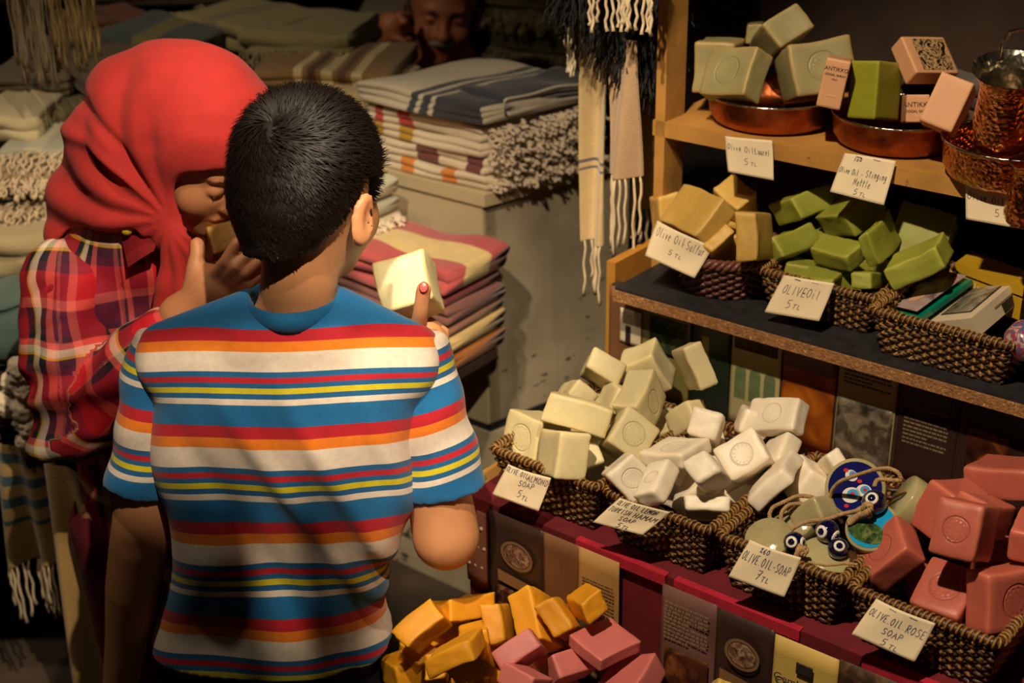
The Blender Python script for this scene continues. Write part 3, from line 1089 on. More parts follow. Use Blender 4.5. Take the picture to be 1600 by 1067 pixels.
SOAPS = [
    ('T1', 'T', 2, (0.0693, 0.0840, 0.0342), (-0.7860, 1.9880, 0.1987), (0.3061, 1.8845, 1.1599), 'pale green soap block with round stamp, front left in copper bowl'),
    ('T2', 'T', 2, (0.0871, 0.0701, 0.0720), (-2.0046, -0.2106, -0.0389), (0.4180, 1.8991, 1.1607), 'large pale green soap block with worn stamp, leaning right in left copper bowl'),
    ('T3', 'T', None, (0.0580, 0.0422, 0.0893), (-2.0489, -0.6548, -0.3031), (0.3760, 1.9482, 1.1977), 'grey-green soap block balanced on top of the pile in left copper bowl'),
    ('T4', 'T', None, (0.0574, 0.0682, 0.0861), (-1.6532, 0.2931, -0.2543), (0.2993, 1.9800, 1.1516), 'greyish soap block standing behind the front left one, beside the post'),
    ('T5', 'T', None, (0.0232, 0.0269, 0.1168), (-1.7414, 0.1493, -0.1732), (0.3581, 2.0443, 1.1811), 'small shaded soap seen between the blocks at back of left copper bowl'),
    ('T6', 'K', None, (0.0306, 0.0623, 0.0898), (-1.7264, 0.3548, -0.0822), (0.4247, 1.8138, 1.1683), 'narrow kraft soap carton with dark print leaning on the olive green block'),
    ('T7', 'O', None, (0.0736, 0.0398, 0.0675), (-0.8497, 1.6221, 0.4818), (0.4777, 1.8110, 1.1565), 'smooth olive green soap block standing upright in middle copper bowl'),
    ('T8', 'K', None, (0.0576, 0.0696, 0.0254), (-1.4080, -2.0168, -0.3767), (0.5443, 1.8310, 1.1899), 'kraft soap carton with a wavy dark window tilted behind the olive green block'),
    ('T9', 'K', None, (0.0638, 0.0417, 0.0890), (-0.9093, 1.8986, 0.9478), (0.5469, 1.7196, 1.1590), 'plain tan kraft carton leaning beside the copper jug'),
    ('T10', 'K', None, (0.0285, 0.0351, 0.1073), (-1.8551, 0.1380, -0.1664), (0.5302, 1.8077, 1.1319), 'small kraft carton with bold lettering standing low behind the olive green block'),
    ('M1', 'M', None, (0.1093, 0.0623, 0.0309), (1.3598, 2.1139, 0.7561), (0.2591, 1.8472, 0.9754), 'big ochre soap slab tilted on top of the round basket'),
    ('M2', 'M', None, (0.0535, 0.0738, 0.0312), (-0.3492, 1.3926, -0.1529), (0.2241, 1.9275, 0.9499), 'ochre soap bar standing at left back of the round basket'),
    ('M3', 'M', None, (0.0511, 0.0395, 0.0446), (-1.3584, -2.5670, -0.9272), (0.3179, 1.8863, 0.9834), 'ochre soap bar lying at the back of the round basket'),
    ('M4', 'M', None, (0.0644, 0.0291, 0.0685), (-1.1276, 1.5291, 0.6264), (0.3226, 1.7619, 0.9765), 'upright soap with whitish side between round basket and green soaps'),
    ('M5', 'M', None, (0.0436, 0.0180, 0.0783), (-0.7545, 2.5474, 0.8716), (0.2851, 1.8011, 0.9415), 'ochre soap wedged below the big slab in the round basket'),
    ('G1', 'G', None, (0.0331, 0.0609, 0.0666), (-0.6537, 1.2249, -0.0595), (0.4045, 1.8424, 0.9896), 'green soap bar at upper left of the green heap'),
    ('G2', 'G', None, (0.0325, 0.0628, 0.0679), (-0.7381, 1.2325, -0.0351), (0.3723, 1.8061, 0.9445), 'long light green soap bar, leftmost front of the green heap'),
    ('G3', 'G', None, (0.0349, 0.0700, 0.0633), (-0.5252, 0.9844, 0.1978), (0.4544, 1.7921, 0.9957), 'green soap block on top of the heap, just below hanging nettle card'),
    ('G4', 'G', None, (0.0284, 0.0661, 0.0368), (-0.4717, 1.0617, 0.5395), (0.4278, 1.7303, 0.9633), 'green soap block in the middle of the green heap, hollow top'),
    ('G5', 'G', None, (0.0233, 0.0473, 0.0544), (-0.9050, 1.4282, 0.7789), (0.4067, 1.7213, 0.9279), 'yellow-green soap lying lowest behind the Olive Oil card'),
    ('G6', 'G', None, (0.0457, 0.0166, 0.0742), (-0.9217, 1.0714, 0.4223), (0.4757, 1.7085, 0.9900), 'shaded green soap leaning to right of the middle green block'),
    ('G7', 'G', None, (0.0746, 0.0704, 0.0369), (-2.2844, -1.1627, -0.8082), (0.5420, 1.7478, 0.9750), 'large dark green soap square standing at back of green heap'),
    ('G8', 'G', None, (0.0299, 0.0726, 0.0559), (-1.2369, 1.0206, 0.4018), (0.5142, 1.6599, 0.9773), 'long light green soap bar tilted up at right of the green heap'),
    ('G9', 'G', None, (0.0209, 0.0264, 0.0726), (-1.0966, 1.5626, 0.6828), (0.4555, 1.6785, 0.9440), 'short stub of green soap at basket rim under the long tilted bar'),
    ('A1', 'A', 2, (0.0591, 0.0605, 0.0607), (-0.7843, 1.8294, 0.4961), (0.0286, 1.6181, 0.7564), 'square almond soap with round stamp, leftmost in the basket'),
    ('A2', 'A', None, (0.0563, 0.0752, 0.0404), (-0.5212, 1.7751, -0.1474), (0.0603, 1.5302, 0.7826), 'upright almond soap block beside the leftmost stamped one'),
    ('A3', 'A', None, (0.0823, 0.0378, 0.0610), (-1.9474, 0.3800, 0.0663), (0.0811, 1.5755, 0.8137), 'long almond soap brick with a hole, laid across the two front ones'),
    ('A4', 'A', 2, (0.0277, 0.0682, 0.0349), (-0.5771, 2.2048, -0.5100), (0.0828, 1.6571, 0.7952), 'almond soap behind the long brick, upper left of heap'),
    ('A5', 'A', None, (0.0319, 0.0507, 0.0698), (-1.9209, -1.2084, -0.4659), (0.1239, 1.7378, 0.7930), 'pale green-white soap at top left of the almond heap'),
    ('A6', 'A', None, (0.0709, 0.0355, 0.0366), (-1.8357, 1.2378, -1.1228), (0.1412, 1.6817, 0.7767), 'small almond soap face peeking between long brick and ridge block'),
    ('A7', 'A', None, (0.0556, 0.0500, 0.0615), (0.3977, 2.5675, 0.0990), (0.1853, 1.7564, 0.7846), 'almond soap block crowning the heap, topmost of the almond soaps'),
    ('A8', 'A', 1, (0.0695, 0.0392, 0.0502), (-1.4278, 2.3346, -0.0364), (0.1620, 1.6187, 0.8071), 'almond soap block with a green smear, just under the topmost one'),
    ('A9', 'A', 2, (0.0517, 0.0500, 0.0615), (-1.9519, -1.0843, -0.4152), (0.1430, 1.5550, 0.7890), 'almond soap with round stamp lying in the middle next to white soaps'),
    ('A10', 'A', None, (0.0569, 0.0704, 0.0257), (-0.4782, 1.2075, -0.2325), (0.2316, 1.6252, 0.8520), 'shaded soap slab leaning back at right of topmost almond soap'),
    ('A11', 'A', None, (0.0350, 0.0542, 0.0286), (-1.0937, 1.3828, -0.1714), (0.2232, 1.6100, 0.7853), 'shadowed almond soap block above the white soaps'),
    ('A12', 'A', None, (0.0298, 0.0689, 0.0349), (-0.9211, -0.3803, 0.0500), (0.0971, 1.5611, 0.7491), 'small almond soap at basket rim beside the first white soap'),
    ('H1', 'H', 2, (0.0431, 0.0482, 0.0633), (-1.9498, -0.7444, -0.3354), (0.1378, 1.4781, 0.7775), 'white soap bar leaning left with stamped corner, leftmost of the white ones'),
    ('H2', 'H', 2, (0.0330, 0.0581, 0.0247), (0.7017, 2.3826, 0.1535), (0.1646, 1.4299, 0.7975), 'white soap with cracked edge at front, second from left of the white ones'),
    ('H3', 'H', 2, (0.0713, 0.0594, 0.0212), (1.1285, 2.5953, -0.2216), (0.1970, 1.5089, 0.7928), 'flat white soap with pressed top bridging almond and white heaps'),
    ('H4', 'H', 2, (0.0650, 0.0800, 0.0244), (0.3251, 2.3183, -0.1967), (0.2266, 1.5093, 0.7468), 'long white stamped soap leaning at centre front of the white heap'),
    ('H5', 'H', None, (0.0387, 0.0361, 0.0619), (0.6727, 2.7087, 1.3966), (0.2384, 1.5504, 0.8062), 'white soap lying behind the flat one at the back of the heap'),
    ('H6', 'H', 2, (0.0555, 0.0461, 0.0597), (-0.4546, 2.4492, 0.9807), (0.2781, 1.4900, 0.7955), 'large white soap with oval stamp in the middle of the white heap'),
    ('H7', 'H', None, (0.0531, 0.0196, 0.0696), (0.1667, 2.7533, 1.2286), (0.2304, 1.4407, 0.7546), 'white soap bar with scalloped front edge lying on basket rim'),
    ('H8', 'H', None, (0.0341, 0.0633, 0.0341), (-0.8948, 1.3393, 2.5631), (0.2254, 1.4351, 0.8061), 'white soap wedged behind the long leaning stamped one'),
    ('H9', 'H', None, (0.0616, 0.0825, 0.0212), (0.2891, 2.2620, -0.3984), (0.3060, 1.4496, 0.7866), 'curved white soap leaning at the right end of basket'),
    ('H10', 'H', 2, (0.0463, 0.0716, 0.0265), (-1.0995, 2.0426, 0.0433), (0.3279, 1.5578, 0.8136), 'greyish white soap slab with round stamp standing at back of white heap'),
    ('H11', 'H', None, (0.0454, 0.0450, 0.0260), (-0.9629, 2.0886, -0.5025), (0.3268, 1.5221, 0.7807), 'white soap corner poking up behind the large oval-stamped one'),
    ('H12', 'H', None, (0.0467, 0.0605, 0.0343), (-0.2029, 2.2152, -0.1421), (0.3471, 1.4641, 0.7738), 'white soap mostly hidden behind the curved right-hand one'),
    ('H13', 'H', None, (0.0197, 0.0232, 0.0817), (-2.1932, -0.6199, -0.4002), (0.3778, 1.4759, 0.7933), 'dim white soap farthest right, near the evil eye discs'),
    ('H14', 'H', None, (0.0681, 0.0322, 0.0360), (-1.7004, 1.3371, -1.4057), (0.3032, 1.5870, 0.7914), 'small shaded white soap at the back beside the standing slab'),
    ('R1', 'R', 2, (0.0636, 0.0559, 0.0339), (0.0682, 2.2491, 0.1494), (0.4086, 1.3093, 0.7748), 'bright coral soap with faint ring stamp, leftmost of the rose soaps'),
    ('R2', 'R', None, (0.0591, 0.0620, 0.0381), (0.7409, 1.6570, -1.0186), (0.4747, 1.3286, 0.8198), 'rose soap behind the ring-stamped orange one, at left back'),
    ('R3', 'R', 2, (0.0592, 0.0481, 0.0575), (-0.9363, 1.8655, 0.4764), (0.4624, 1.2420, 0.8482), 'orange-pink soap with clear round stamp in centre of the rose heap'),
    ('R4', 'R', None, (0.0731, 0.0831, 0.0356), (0.9014, 2.8315, -0.4326), (0.5491, 1.3672, 0.8347), 'long rose soap block on top of the heap at right frame edge'),
    ('R5', 'R', 2, (0.0575, 0.0635, 0.0267), (1.0099, 2.6776, 0.6193), (0.4554, 1.2473, 0.7663), 'rose soap with half-seen stamp lying under the orange-pink one'),
    ('R6', 'R', 1, (0.0644, 0.0348, 0.0761), (-0.6253, 1.5919, 0.1041), (0.5045, 1.2180, 0.7799), 'large upright rose soap block at lower right'),
    ('R7', 'R', None, (0.0382, 0.0367, 0.0642), (-1.6162, 0.4331, -0.4199), (0.5400, 1.2548, 0.8307), 'shaded rose soap at right frame edge below the top block'),
    ('R8', 'R', None, (0.0404, 0.0732, 0.0351), (-1.5588, 1.2516, 1.9940), (0.4980, 1.2946, 0.8314), 'dark rose soap filling the gap behind the orange-pink one'),
    ('Y1', 'Y', None, (0.0604, 0.0316, 0.0555), (-0.8338, 2.5210, 0.7170), (-0.1168, 1.4628, 0.5754), 'big saffron yellow soap block at left of the yellow heap'),
    ('Y2', 'Y', None, (0.0288, 0.0621, 0.0690), (-0.9954, 1.5167, -0.0277), (-0.0725, 1.5209, 0.5615), 'long yellow soap bar lying across the back of the yellow heap'),
    ('Y3', 'Y', None, (0.0364, 0.0618, 0.0337), (2.7205, 0.1949, 0.2078), (-0.0544, 1.4413, 0.5690), 'small yellow soap end under the long back bar'),
    ('Y4', 'Y', None, (0.0233, 0.0626, 0.0616), (-1.5659, 1.2542, 0.4816), (-0.0704, 1.3403, 0.6288), 'yellow soap bar with a whitish chip, slanting at front'),
    ('Y5', 'Y', None, (0.0499, 0.0263, 0.0650), (-1.6675, 1.5124, 0.5972), (-0.0242, 1.4757, 0.5708), 'yellow soap slab standing in the middle of the yellow heap'),
    ('Y6', 'Y', None, (0.0680, 0.0321, 0.0546), (-1.6775, 1.5482, -0.0286), (0.0230, 1.4397, 0.6002), 'tallest yellow soap, topmost at the back of the yellow heap'),
    ('Y7', 'Y', None, (0.0457, 0.0283, 0.0583), (-1.8469, 1.2598, 0.2811), (0.0517, 1.4175, 0.6167), 'yellow soap slab leaning right, nearest the pink soaps'),
    ('Y8', 'Y', None, (0.0280, 0.0585, 0.0319), (-0.6163, 1.1174, -0.0539), (0.0856, 1.4095, 0.6448), 'yellow soap at far right back of the yellow heap'),
    ('Y9', 'Y', None, (0.0611, 0.0341, 0.0340), (-0.3072, 1.2851, 1.0818), (-0.1310, 1.4928, 0.5018), 'dark yellow soap at bottom left beside the striped shirt'),
    ('Y10', 'Y', None, (0.0649, 0.0268, 0.0338), (-0.7292, 0.6741, 1.4313), (-0.1032, 1.4576, 0.5139), 'small yellow soap corner at the very bottom of the picture'),
    ('Y11', 'Y', None, (0.0510, 0.0572, 0.0331), (-0.4435, 1.5153, 2.6522), (-0.0595, 1.3828, 0.5853), 'yellow soap under the chipped bar, half shaded'),
    ('P1', 'P', None, (0.0542, 0.0271, 0.0606), (-0.6515, 2.5398, 0.9451), (0.0028, 1.3656, 0.6077), 'pink soap slab leaning over the yellow ones, leftmost pink'),
    ('P2', 'P', None, (0.0444, 0.0462, 0.0251), (-0.9328, -2.6465, 0.8228), (0.0091, 1.3203, 0.6032), 'dark pink soap with chipped edge at front of the pink heap'),
    ('P3', 'P', None, (0.0556, 0.0303, 0.0527), (-2.4009, -0.5937, 0.2482), (0.0609, 1.3848, 0.5720), 'pink soap block in the middle, sloping down to the right'),
    ('P4', 'P', None, (0.0585, 0.0639, 0.0178), (-1.4115, -2.7392, 0.0149), (0.1040, 1.3812, 0.6072), 'large flat pink soap at the back right of the pink heap'),
    ('P5', 'P', None, (0.0626, 0.0630, 0.0320), (-1.3761, 2.4134, -0.4979), (0.1325, 1.3562, 0.5698), 'pink soap block at far right of the pink heap'),
    ('P6', 'P', None, (0.0668, 0.0238, 0.0340), (1.3281, 1.9033, 0.1772), (0.0384, 1.4436, 0.5229), 'pink soap sliver between the middle block and leftmost slab'),
    ('P8', 'M', None, (0.0621, 0.0276, 0.0237), (1.7353, 1.9064, -1.1507), (0.2298, 1.2925, 0.5997), 'orange soap corner at the bottom edge under the long leaflet'),
    ('HB', 'W', None, (0.0659, 0.0654, 0.0723), (-0.1588, 2.5712, 1.2452), (-0.1268, 1.6369, 0.9630), "cream white soap bar held in the boy's right hand"),
    ('HG', 'Q', None, (0.0487, 0.0389, 0.0736), (-2.0257, -0.4243, 0.1024), (-0.3801, 1.7841, 0.9737), 'brownish gold soap held to the nose of woman in red headscarf'),
]
for nm, kind, st_ax, dm, w, c, label in SOAPS:
    th = math.sqrt(sum(x * x for x in w))
    R = Matrix.Rotation(th, 3, Vector(w) / th)
    mat = SM[kind]
    name = {'K': 'soap_carton', 'Q': 'soap_bar'}.get(kind, 'soap_bar')
    rough = {'K': .12, 'O': .25, 'P': .5, 'R': .7, 'G': 1.5, 'Y': 1.5, 'M': 1.2}.get(kind, 1.0)
    rad = {'K': .0012, 'O': .0015, 'H': .005, 'P': .002, 'R': .0045}.get(kind, .0032)
    put_soap(name, label, dm, [list(r) for r in R], c, mat, sum(map(ord, label)) % 997, st_ax, -1, rough, rad, 'carton' if kind == 'K' else 'soap')

# soaps lying deeper in the heaps, showing only through the gaps
DEEP = [
    ('A', 'almond soap deep under the heap in the leftmost basket', 'buried almond soaps', .05, .165, -.20, -.10, ZA + .026, 6),
    ('H', 'white soap deep under the heap of hamam soaps', 'buried white soaps', .225, .325, -.20, -.11, ZA + .024, 6),
    ('R', 'rose soap deep under the heap of rose soaps', 'buried rose soaps', .555, .655, -.20, -.10, ZA + .026, 5),
    ('G', 'green soap deep under the green heap', 'buried green soaps', .22, .345, -.49, -.40, ZB + .032, 5),
    ('M', 'ochre soap deep in the round basket', 'buried ochre soaps', .10, .145, -.43, -.39, ZB + .030, 2),
    ('Y', 'yellow soap deep under the yellow heap', 'buried yellow soaps', -.02, .14, .06, .15, ZD + .030, 7),
    ('P', 'pink soap deep under the pink heap', 'buried pink soaps', .16, .30, .06, .14, ZD + .030, 6),
]
for kd, label, grp, u0, u1, n0, n1, z0, cnt in DEEP:
    rr = np.random.RandomState(ord(kd))
    for i in range(cnt):
        u_ = u0 + (u1 - u0) * ((i % 3) + .3 * rr.rand()) / 2.3
        n_ = n0 + (n1 - n0) * ((i // 3) + .3 * rr.rand()) / max(1, (cnt - 1) // 3 + .3)
        R = Matrix.Rotation(rr.rand() * 3, 3, 'Z') @ Matrix.Rotation((rr.rand() - .5) * .6, 3, 'X')
        put_soap('soap_bar', label, (.055, .050, .036), [list(r) for r in R], S(u_, n_, z0 + .022 * (i // 3 == 0 and n1 < 0) + .01 * rr.rand()), SM[kd], 300 + i + ord(kd), None, group=grp)


def face_text(o, lines, dark, sx=.0, px_=None):
    """small print on the face of a carton that looks at the camera"""
    M3 = np.array(o.matrix_world.to_3x3())
    c = np.array(o.matrix_world.translation)
    dims = np.array(o.dimensions)
    tocam = (CAM - c) / np.linalg.norm(CAM - c)
    dots = M3.T @ tocam
    if px_ == 'area':
        px_ = [dims[1] * dims[2], dims[0] * dims[2], dims[0] * dims[1]]
    k = int(np.argmax(np.abs(dots) * (1 if px_ is None else np.array(px_))))
    nrm = M3[:, k] * np.sign(dots[k])
    i, j = [a for a in range(3) if a != k]
    if abs(M3[:, i] @ UP) > abs(M3[:, j] @ UP):
        i, j = j, i
    X = M3[:, i] * np.sign(M3[:, i] @ RT)
    Y = M3[:, j] * np.sign(M3[:, j] @ UP)
    w, h = dims[i], dims[j]
    base = c + nrm * (dims[k] / 2 + .0004)
    for txt, yy, size, mat in lines:
        cu = bpy.data.curves.new('lettering', 'FONT')
        cu.body, cu.size, cu.align_x, cu.extrude = txt, size, 'CENTER', .0001
        tmp = bpy.data.objects.new('lettering', cu)
        COL.objects.link(tmp)
        me = bpy.data.meshes.new_from_object(tmp.evaluated_get(bpy.context.evaluated_depsgraph_get()))
        bpy.data.objects.remove(tmp)
        q = np.array([v.co[:] for v in me.vertices])
        W = base + q[:, :1] * X + (q[:, 1:2] + yy * h) * Y + q[:, 2:] * nrm
        Wl = (np.linalg.inv(M3) @ (W - c).T).T
        me.vertices.foreach_set('co', Wl.astype(np.float32).ravel())
        me.materials.clear()
        me.materials.append(mat)
        t_ = bpy.data.objects.new('lettering', me)
        COL.objects.link(t_)
        t_.parent = o
    return X, Y, nrm, base, w, h, M3, c


bpy.context.view_layer.update()
M_print = plain('carton_print', (52, 34, 28), .5, .1, 30)
M_printl = plain('carton_print_pale', (226, 186, 150), .5, .1, 30)
for o in list(COL.objects):
    lb = o.get('label', '')
    if lb.startswith('narrow kraft'):
        face_text(o, [('ANTIKKO', .26, .0068, M_print), ('DOGAL SABUN', .16, .0038, M_print), ('sabun', .08, .003, M_print), ('cotton', -.26, .0048, M_printl)], M_print)
    if lb.startswith('small kraft'):
        face_text(o, [('ANTIKKO', .06, .0085, M_print), ('DOGAL SABUN', -.14, .0045, M_print), ('hamam', -.3, .0035, M_printl)], M_print)
    if lb.startswith('kraft soap carton with a wavy'):
        X, Y, nrm, base, w, h, M3, c = face_text(o, [], M_print, px_='area')
        V, F = [], []
        for (x0, x1, y0, y1) in ((-.30, .42, -.42, .42),):
            V += [base + X * w * x0 + Y * h * y0, base + X * w * x1 + Y * h * y0, base + X * w * x1 + Y * h * y1, base + X * w * x0 + Y * h * y1]
        Wl = (np.linalg.inv(M3) @ (np.array(V) - c).T).T
        wn = mesh('window', Wl, [(0, 1, 2, 3)], picmat('zebra', [(24, 16, 12), (30, 20, 14), (190, 156, 110), (30, 18, 12), (24, 16, 12)], 60, .3, dist=2.5), o)

# ================================================================== PRICE CARDS
# a hand-lettered alphabet: strokes on a 1 x 1 square (x, y up)
GL = {
    'A': ['0,0 .45,1 .85,0', '.18,.38 .7,.4'], 'C': ['.8,.85 .45,1 .1,.7 .08,.3 .4,0 .82,.15'], 'D': ['.1,0 .12,1 .6,.9 .85,.5 .6,.08 .1,0'],
    'E': ['.8,.97 .15,1 .12,0 .8,.03', '.13,.5 .65,.53'], 'F': ['.8,1 .15,.97 .12,0', '.13,.5 .62,.52'], 'G': ['.82,.85 .45,1 .1,.6 .2,.1 .6,0 .85,.35 .5,.4'],
    'H': ['.1,0 .14,1', '.8,1 .78,0', '.1,.5 .8,.53'], 'I': ['.4,0 .44,1'], 'K': ['.1,0 .14,1', '.8,1 .13,.45 .85,0'], 'L': ['.15,1 .12,.02 .75,.05'],
    'M': ['.02,0 .15,1 .45,.4 .78,1 .9,0'], 'N': ['.08,0 .12,1 .75,.05 .8,1'], 'O': ['.5,1 .12,.75 .08,.3 .42,0 .82,.3 .82,.75 .5,1'],
    'P': ['.12,0 .15,1 .65,.95 .8,.7 .6,.5 .15,.47'], 'R': ['.12,0 .15,1 .65,.95 .78,.72 .55,.5 .15,.48 .85,0'], 'S': ['.8,.88 .45,1 .15,.8 .3,.55 .7,.42 .8,.18 .45,0 .08,.12'],
    'T': ['.02,.98 .88,1', '.45,1 .42,0'], 'U': ['.1,1 .1,.25 .4,0 .75,.2 .8,1'], 'V': ['.05,1 .42,0 .85,1'], 'Y': ['.08,1 .42,.5', '.82,1 .3,0'],
    'Z': ['.1,.98 .8,1 .1,.02 .85,.03'], '5': ['.75,1 .25,.98 .18,.55 .6,.6 .75,.3 .5,.02 .12,.08'], '7': ['.1,.95 .82,1 .35,0', '.25,.5 .7,.52'],
    '6': ['.7,1 .2,.6 .15,.15 .5,0 .75,.25 .5,.5 .18,.35'], '0': ['.5,1 .12,.6 .2,.05 .6,.03 .82,.5 .5,1'], '%': ['.8,1 .15,0', '.2,.95 .1,.75 .3,.7 .2,.95', '.75,.3 .65,.1 .85,.05 .75,.3'],
    '-': ['.15,.4 .75,.45'], '.': ['.3,.02 .4,.06'], ' ': [],
    'a': ['.7,.6 .3,.62 .12,.3 .3,.02 .65,.2 .7,.6 .75,.02'], 'e': ['.12,.32 .7,.36 .6,.62 .3,.62 .1,.3 .3,.02 .75,.1'], 'f': ['.75,.95 .45,1 .35,.7 .35,0', '.12,.55 .65,.58'],
    'g': ['.7,.6 .3,.62 .12,.35 .35,.1 .68,.25 .7,.6 .68,-.25 .3,-.35 .12,-.2'], 'i': ['.35,.6 .36,.02', '.38,.85 .4,.9'], 'l': ['.35,1 .33,.1 .5,.02'],
    'n': ['.12,.62 .15,0', '.14,.4 .45,.65 .68,.45 .7,0'], 'm': ['.05,.6 .08,0 .1,.45 .3,.62 .42,.4 .42,0 .45,.45 .65,.62 .8,.4 .82,0'], 'o': ['.4,.62 .12,.4 .2,.05 .6,.05 .7,.45 .4,.62'],
    'r': ['.15,.62 .18,0', '.17,.4 .4,.62 .65,.58'], 's': ['.65,.58 .3,.64 .2,.42 .6,.25 .5,.03 .12,.06'], 't': ['.40,1 .36,.1 .62,.02', '-.02,.64 .82,.70'],
    'u': ['.12,.62 .15,.15 .4,.02 .65,.2', '.68,.62 .72,0'], 'v': ['.1,.6 .35,.02 .68,.62'],
}
M_card = plain('card_paper', (224, 206, 172), .7, .05, 12, .08, 60)
M_pen = plain('pen_ink', (44, 42, 62), .6, .1, 40)
M_penb = plain('pen_ink_blue', (46, 52, 96), .6, .1, 40)
M_staple = plain('staple_steel', (130, 126, 120), .35, .1, 40, metal=1)


def card(label, corners, nt_, nb, rows, ink=None, curl=.006, staples=True, seed=0):
    """corners: pixels TL, TR, BR, BL of the card on the planes n = nt_ (top) and n = nb (bottom)"""
    TL, TR = onn(*corners[0], nt_), onn(*corners[1], nt_)
    BR, BL = onn(*corners[2], nb), onn(*corners[3], nb)
    nrm = np.cross(TR - TL, BL - TL)
    nrm = -nrm / np.linalg.norm(nrm)
    if nrm @ N < 0:
        nrm = -nrm
    r = random.Random(seed)

    def P(s, t, lift=0.0):                       # s right, t down
        p = (TL * (1 - s) + TR * s) * (1 - t) + (BL * (1 - s) + BR * s) * t
        bend = curl * (math.sin(math.pi * s) * .5 + (t ** 2) * (.7 - s) * 1.2 + .35 * math.sin(4 * s + 3 * t))
        return p + nrm * (bend + lift)
    a, b = 20, 14
    V = [P(i / a, j / b, l) for l in (0, .0005) for i in range(a + 1) for j in range(b + 1)]
    o = (a + 1) * (b + 1)
    F = []
    for i in range(a):
        for j in range(b):
            q = [i * (b + 1) + j, i * (b + 1) + j + 1, (i + 1) * (b + 1) + j + 1, (i + 1) * (b + 1) + j]
            F += [q[::-1], [x + o for x in q]]
    rim = [i * (b + 1) for i in range(a)] + [a * (b + 1) + j for j in range(b)] + [i * (b + 1) + b for i in range(a, 0, -1)] + [j for j in range(b, 0, -1)]
    for k in range(len(rim)):
        l = rim[(k + 1) % len(rim)]
        F.append([rim[k], rim[k] + o, l + o, l])
    t = thing('price_card', label, 'price card', loc=tuple(BL))
    mesh('paper', V, F, M_card, t, True)
    mb = MB()
    W, H = np.linalg.norm(TR - TL), np.linalg.norm(BL - TL)
    for txt, s0, t0, hgt, wid, slope in rows:      # start s, baseline t, letter height and advance in card fractions
        s = s0
        for ch in txt:
            k = 1.0 if (ch.isupper() or ch.isdigit()) else .78
            for stroke in GL.get(ch, []):
                pts = [tuple(map(float, q.split(','))) for q in stroke.split()]
                jx, jy = r.uniform(-.04, .04), r.uniform(-.05, .05)
                w = .00042 if ink is None else .00045
                path = []
                for i in range(len(pts) - 1):
                    for q in (0, .5):
                        x = pts[i][0] * (1 - q) + pts[i + 1][0] * q
                        y = pts[i][1] * (1 - q) + pts[i + 1][1] * q
                        path.append((x, y))
                path.append(pts[-1])
                wp = [P(s + (x + jx) * wid * .85 * k + .12 * wid * y, t0 + slope * (s - s0) - (y + jy) * hgt, .0006) for x, y in path]
                mb.tube(np.array(wp), w, 4)
            s += wid * k
    mb.build('handwriting', ink or M_pen, t)
    if staples:
        sb = MB()
        for sx in (.28, .62):
            sb.tube(np.array([P(sx, .05, .0012), P(sx + .12, .065, .0012)]), .0006, 4)
        sb.build('staple', M_staple, t)
    return t


SL = .0
card('price card reading Olive Oil Laurel 5TL on the top shelf edge, leftmost card', [(1132.6, 212.6), (1205.8, 219.4), (1208.5, 281.8), (1141, 268.3)], -.412, -.402,
     [('Olive Oil', .05, .36, .17, .078, .06), ('Laurel', .64, .40, .16, .062, .02), ('5', .38, .72, .17, .12, 0), ('TL', .52, .72, .09, .08, 0)], seed=1, staples=False)
card('price card reading Olive Oil Stinging Nettle 5TL, hanging over the green soaps', [(1319.9, 239), (1399.2, 251.4), (1380.6, 320.6), (1299.6, 300.4)], -.412, -.392,
     [('soap', .25, .16, .12, .07, 0), ('Olive Oil -', .03, .48, .15, .052, .06), ('Stinging', .54, .47, .16, .06, .05), ('Nettle', .36, .72, .17, .065, 0), ('5', .40, .93, .14, .10, 0), ('TL', .52, .93, .08, .07, 0)], seed=2)
card('price card reading Olive Oil 5TL at right frame edge behind the hanging jug', [(1509, 277), (1612, 293), (1618, 362), (1512, 342)], -.412, -.402,
     [('some', .34, .16, .12, .07, 0), ('Olive Oil .', .03, .50, .18, .075, .05), ('M', .78, .52, .2, .08, .05), ('5', .42, .82, .18, .10, 0), ('TL', .54, .82, .09, .07, 0)], seed=3, staples=False)
card('price card reading Olive Oil Sulfur 5TL lying on the round basket', [(1027, 344.4), (1112, 385), (1084.4, 434.6), (1013.5, 400)], -.330, -.312,
     [('Olive Oil', .08, .36, .26, .072, -.02), ('-', .58, .36, .2, .06, 0), ('Sulfur', .64, .38, .26, .062, .0), ('5', .38, .70, .15, .10, 0), ('TL', .50, .70, .10, .08, 0)], seed=4, curl=.012, staples=False)
card('price card reading Olive-Oil 5TL stapled to the green soap basket', [(1225, 429.5), (1303, 442.6), (1279.4, 501.9), (1197.6, 487.6)], -.334, -.318,
     [('OLIVE', .14, .46, .24, .092, .04), ('-Oil', .52, .47, .24, .10, .02), ('5', .30, .80, .22, .13, 0), ('TL', .44, .80, .12, .09, 0)], seed=5)
card('price card reading Olive Oil Almond Soap 5TL on the almond basket', [(794.4, 725), (860, 747), (841, 799), (773, 772)], .020, .034,
     [('OLIVE OIL', .04, .20, .16, .062, .02), ('ALMOND', .56, .26, .18, .072, .04), ('SOAP', .42, .48, .17, .085, 0), ('5', .46, .82, .22, .12, 0), ('TL', .58, .84, .12, .08, 0)], ink=M_penb, seed=6, staples=False)
card('price card reading Olive Oil Lemon Turkish Hamam Soap 5TL, below white soaps', [(968.7, 777.5), (1045.6, 800), (1003, 836), (932.4, 816)], .020, .036,
     [('OLIVE OIL LEMON', .08, .22, .17, .054, .04), ('TURKISH', .04, .48, .17, .064, .0), ('HAMAM', .54, .50, .18, .085, .02), ('SOAP', .36, .71, .15, .08, 0), ('5', .42, .95, .17, .11, 0), ('TL', .54, .95, .10, .08, 0)], seed=7, curl=.009, staples=False)
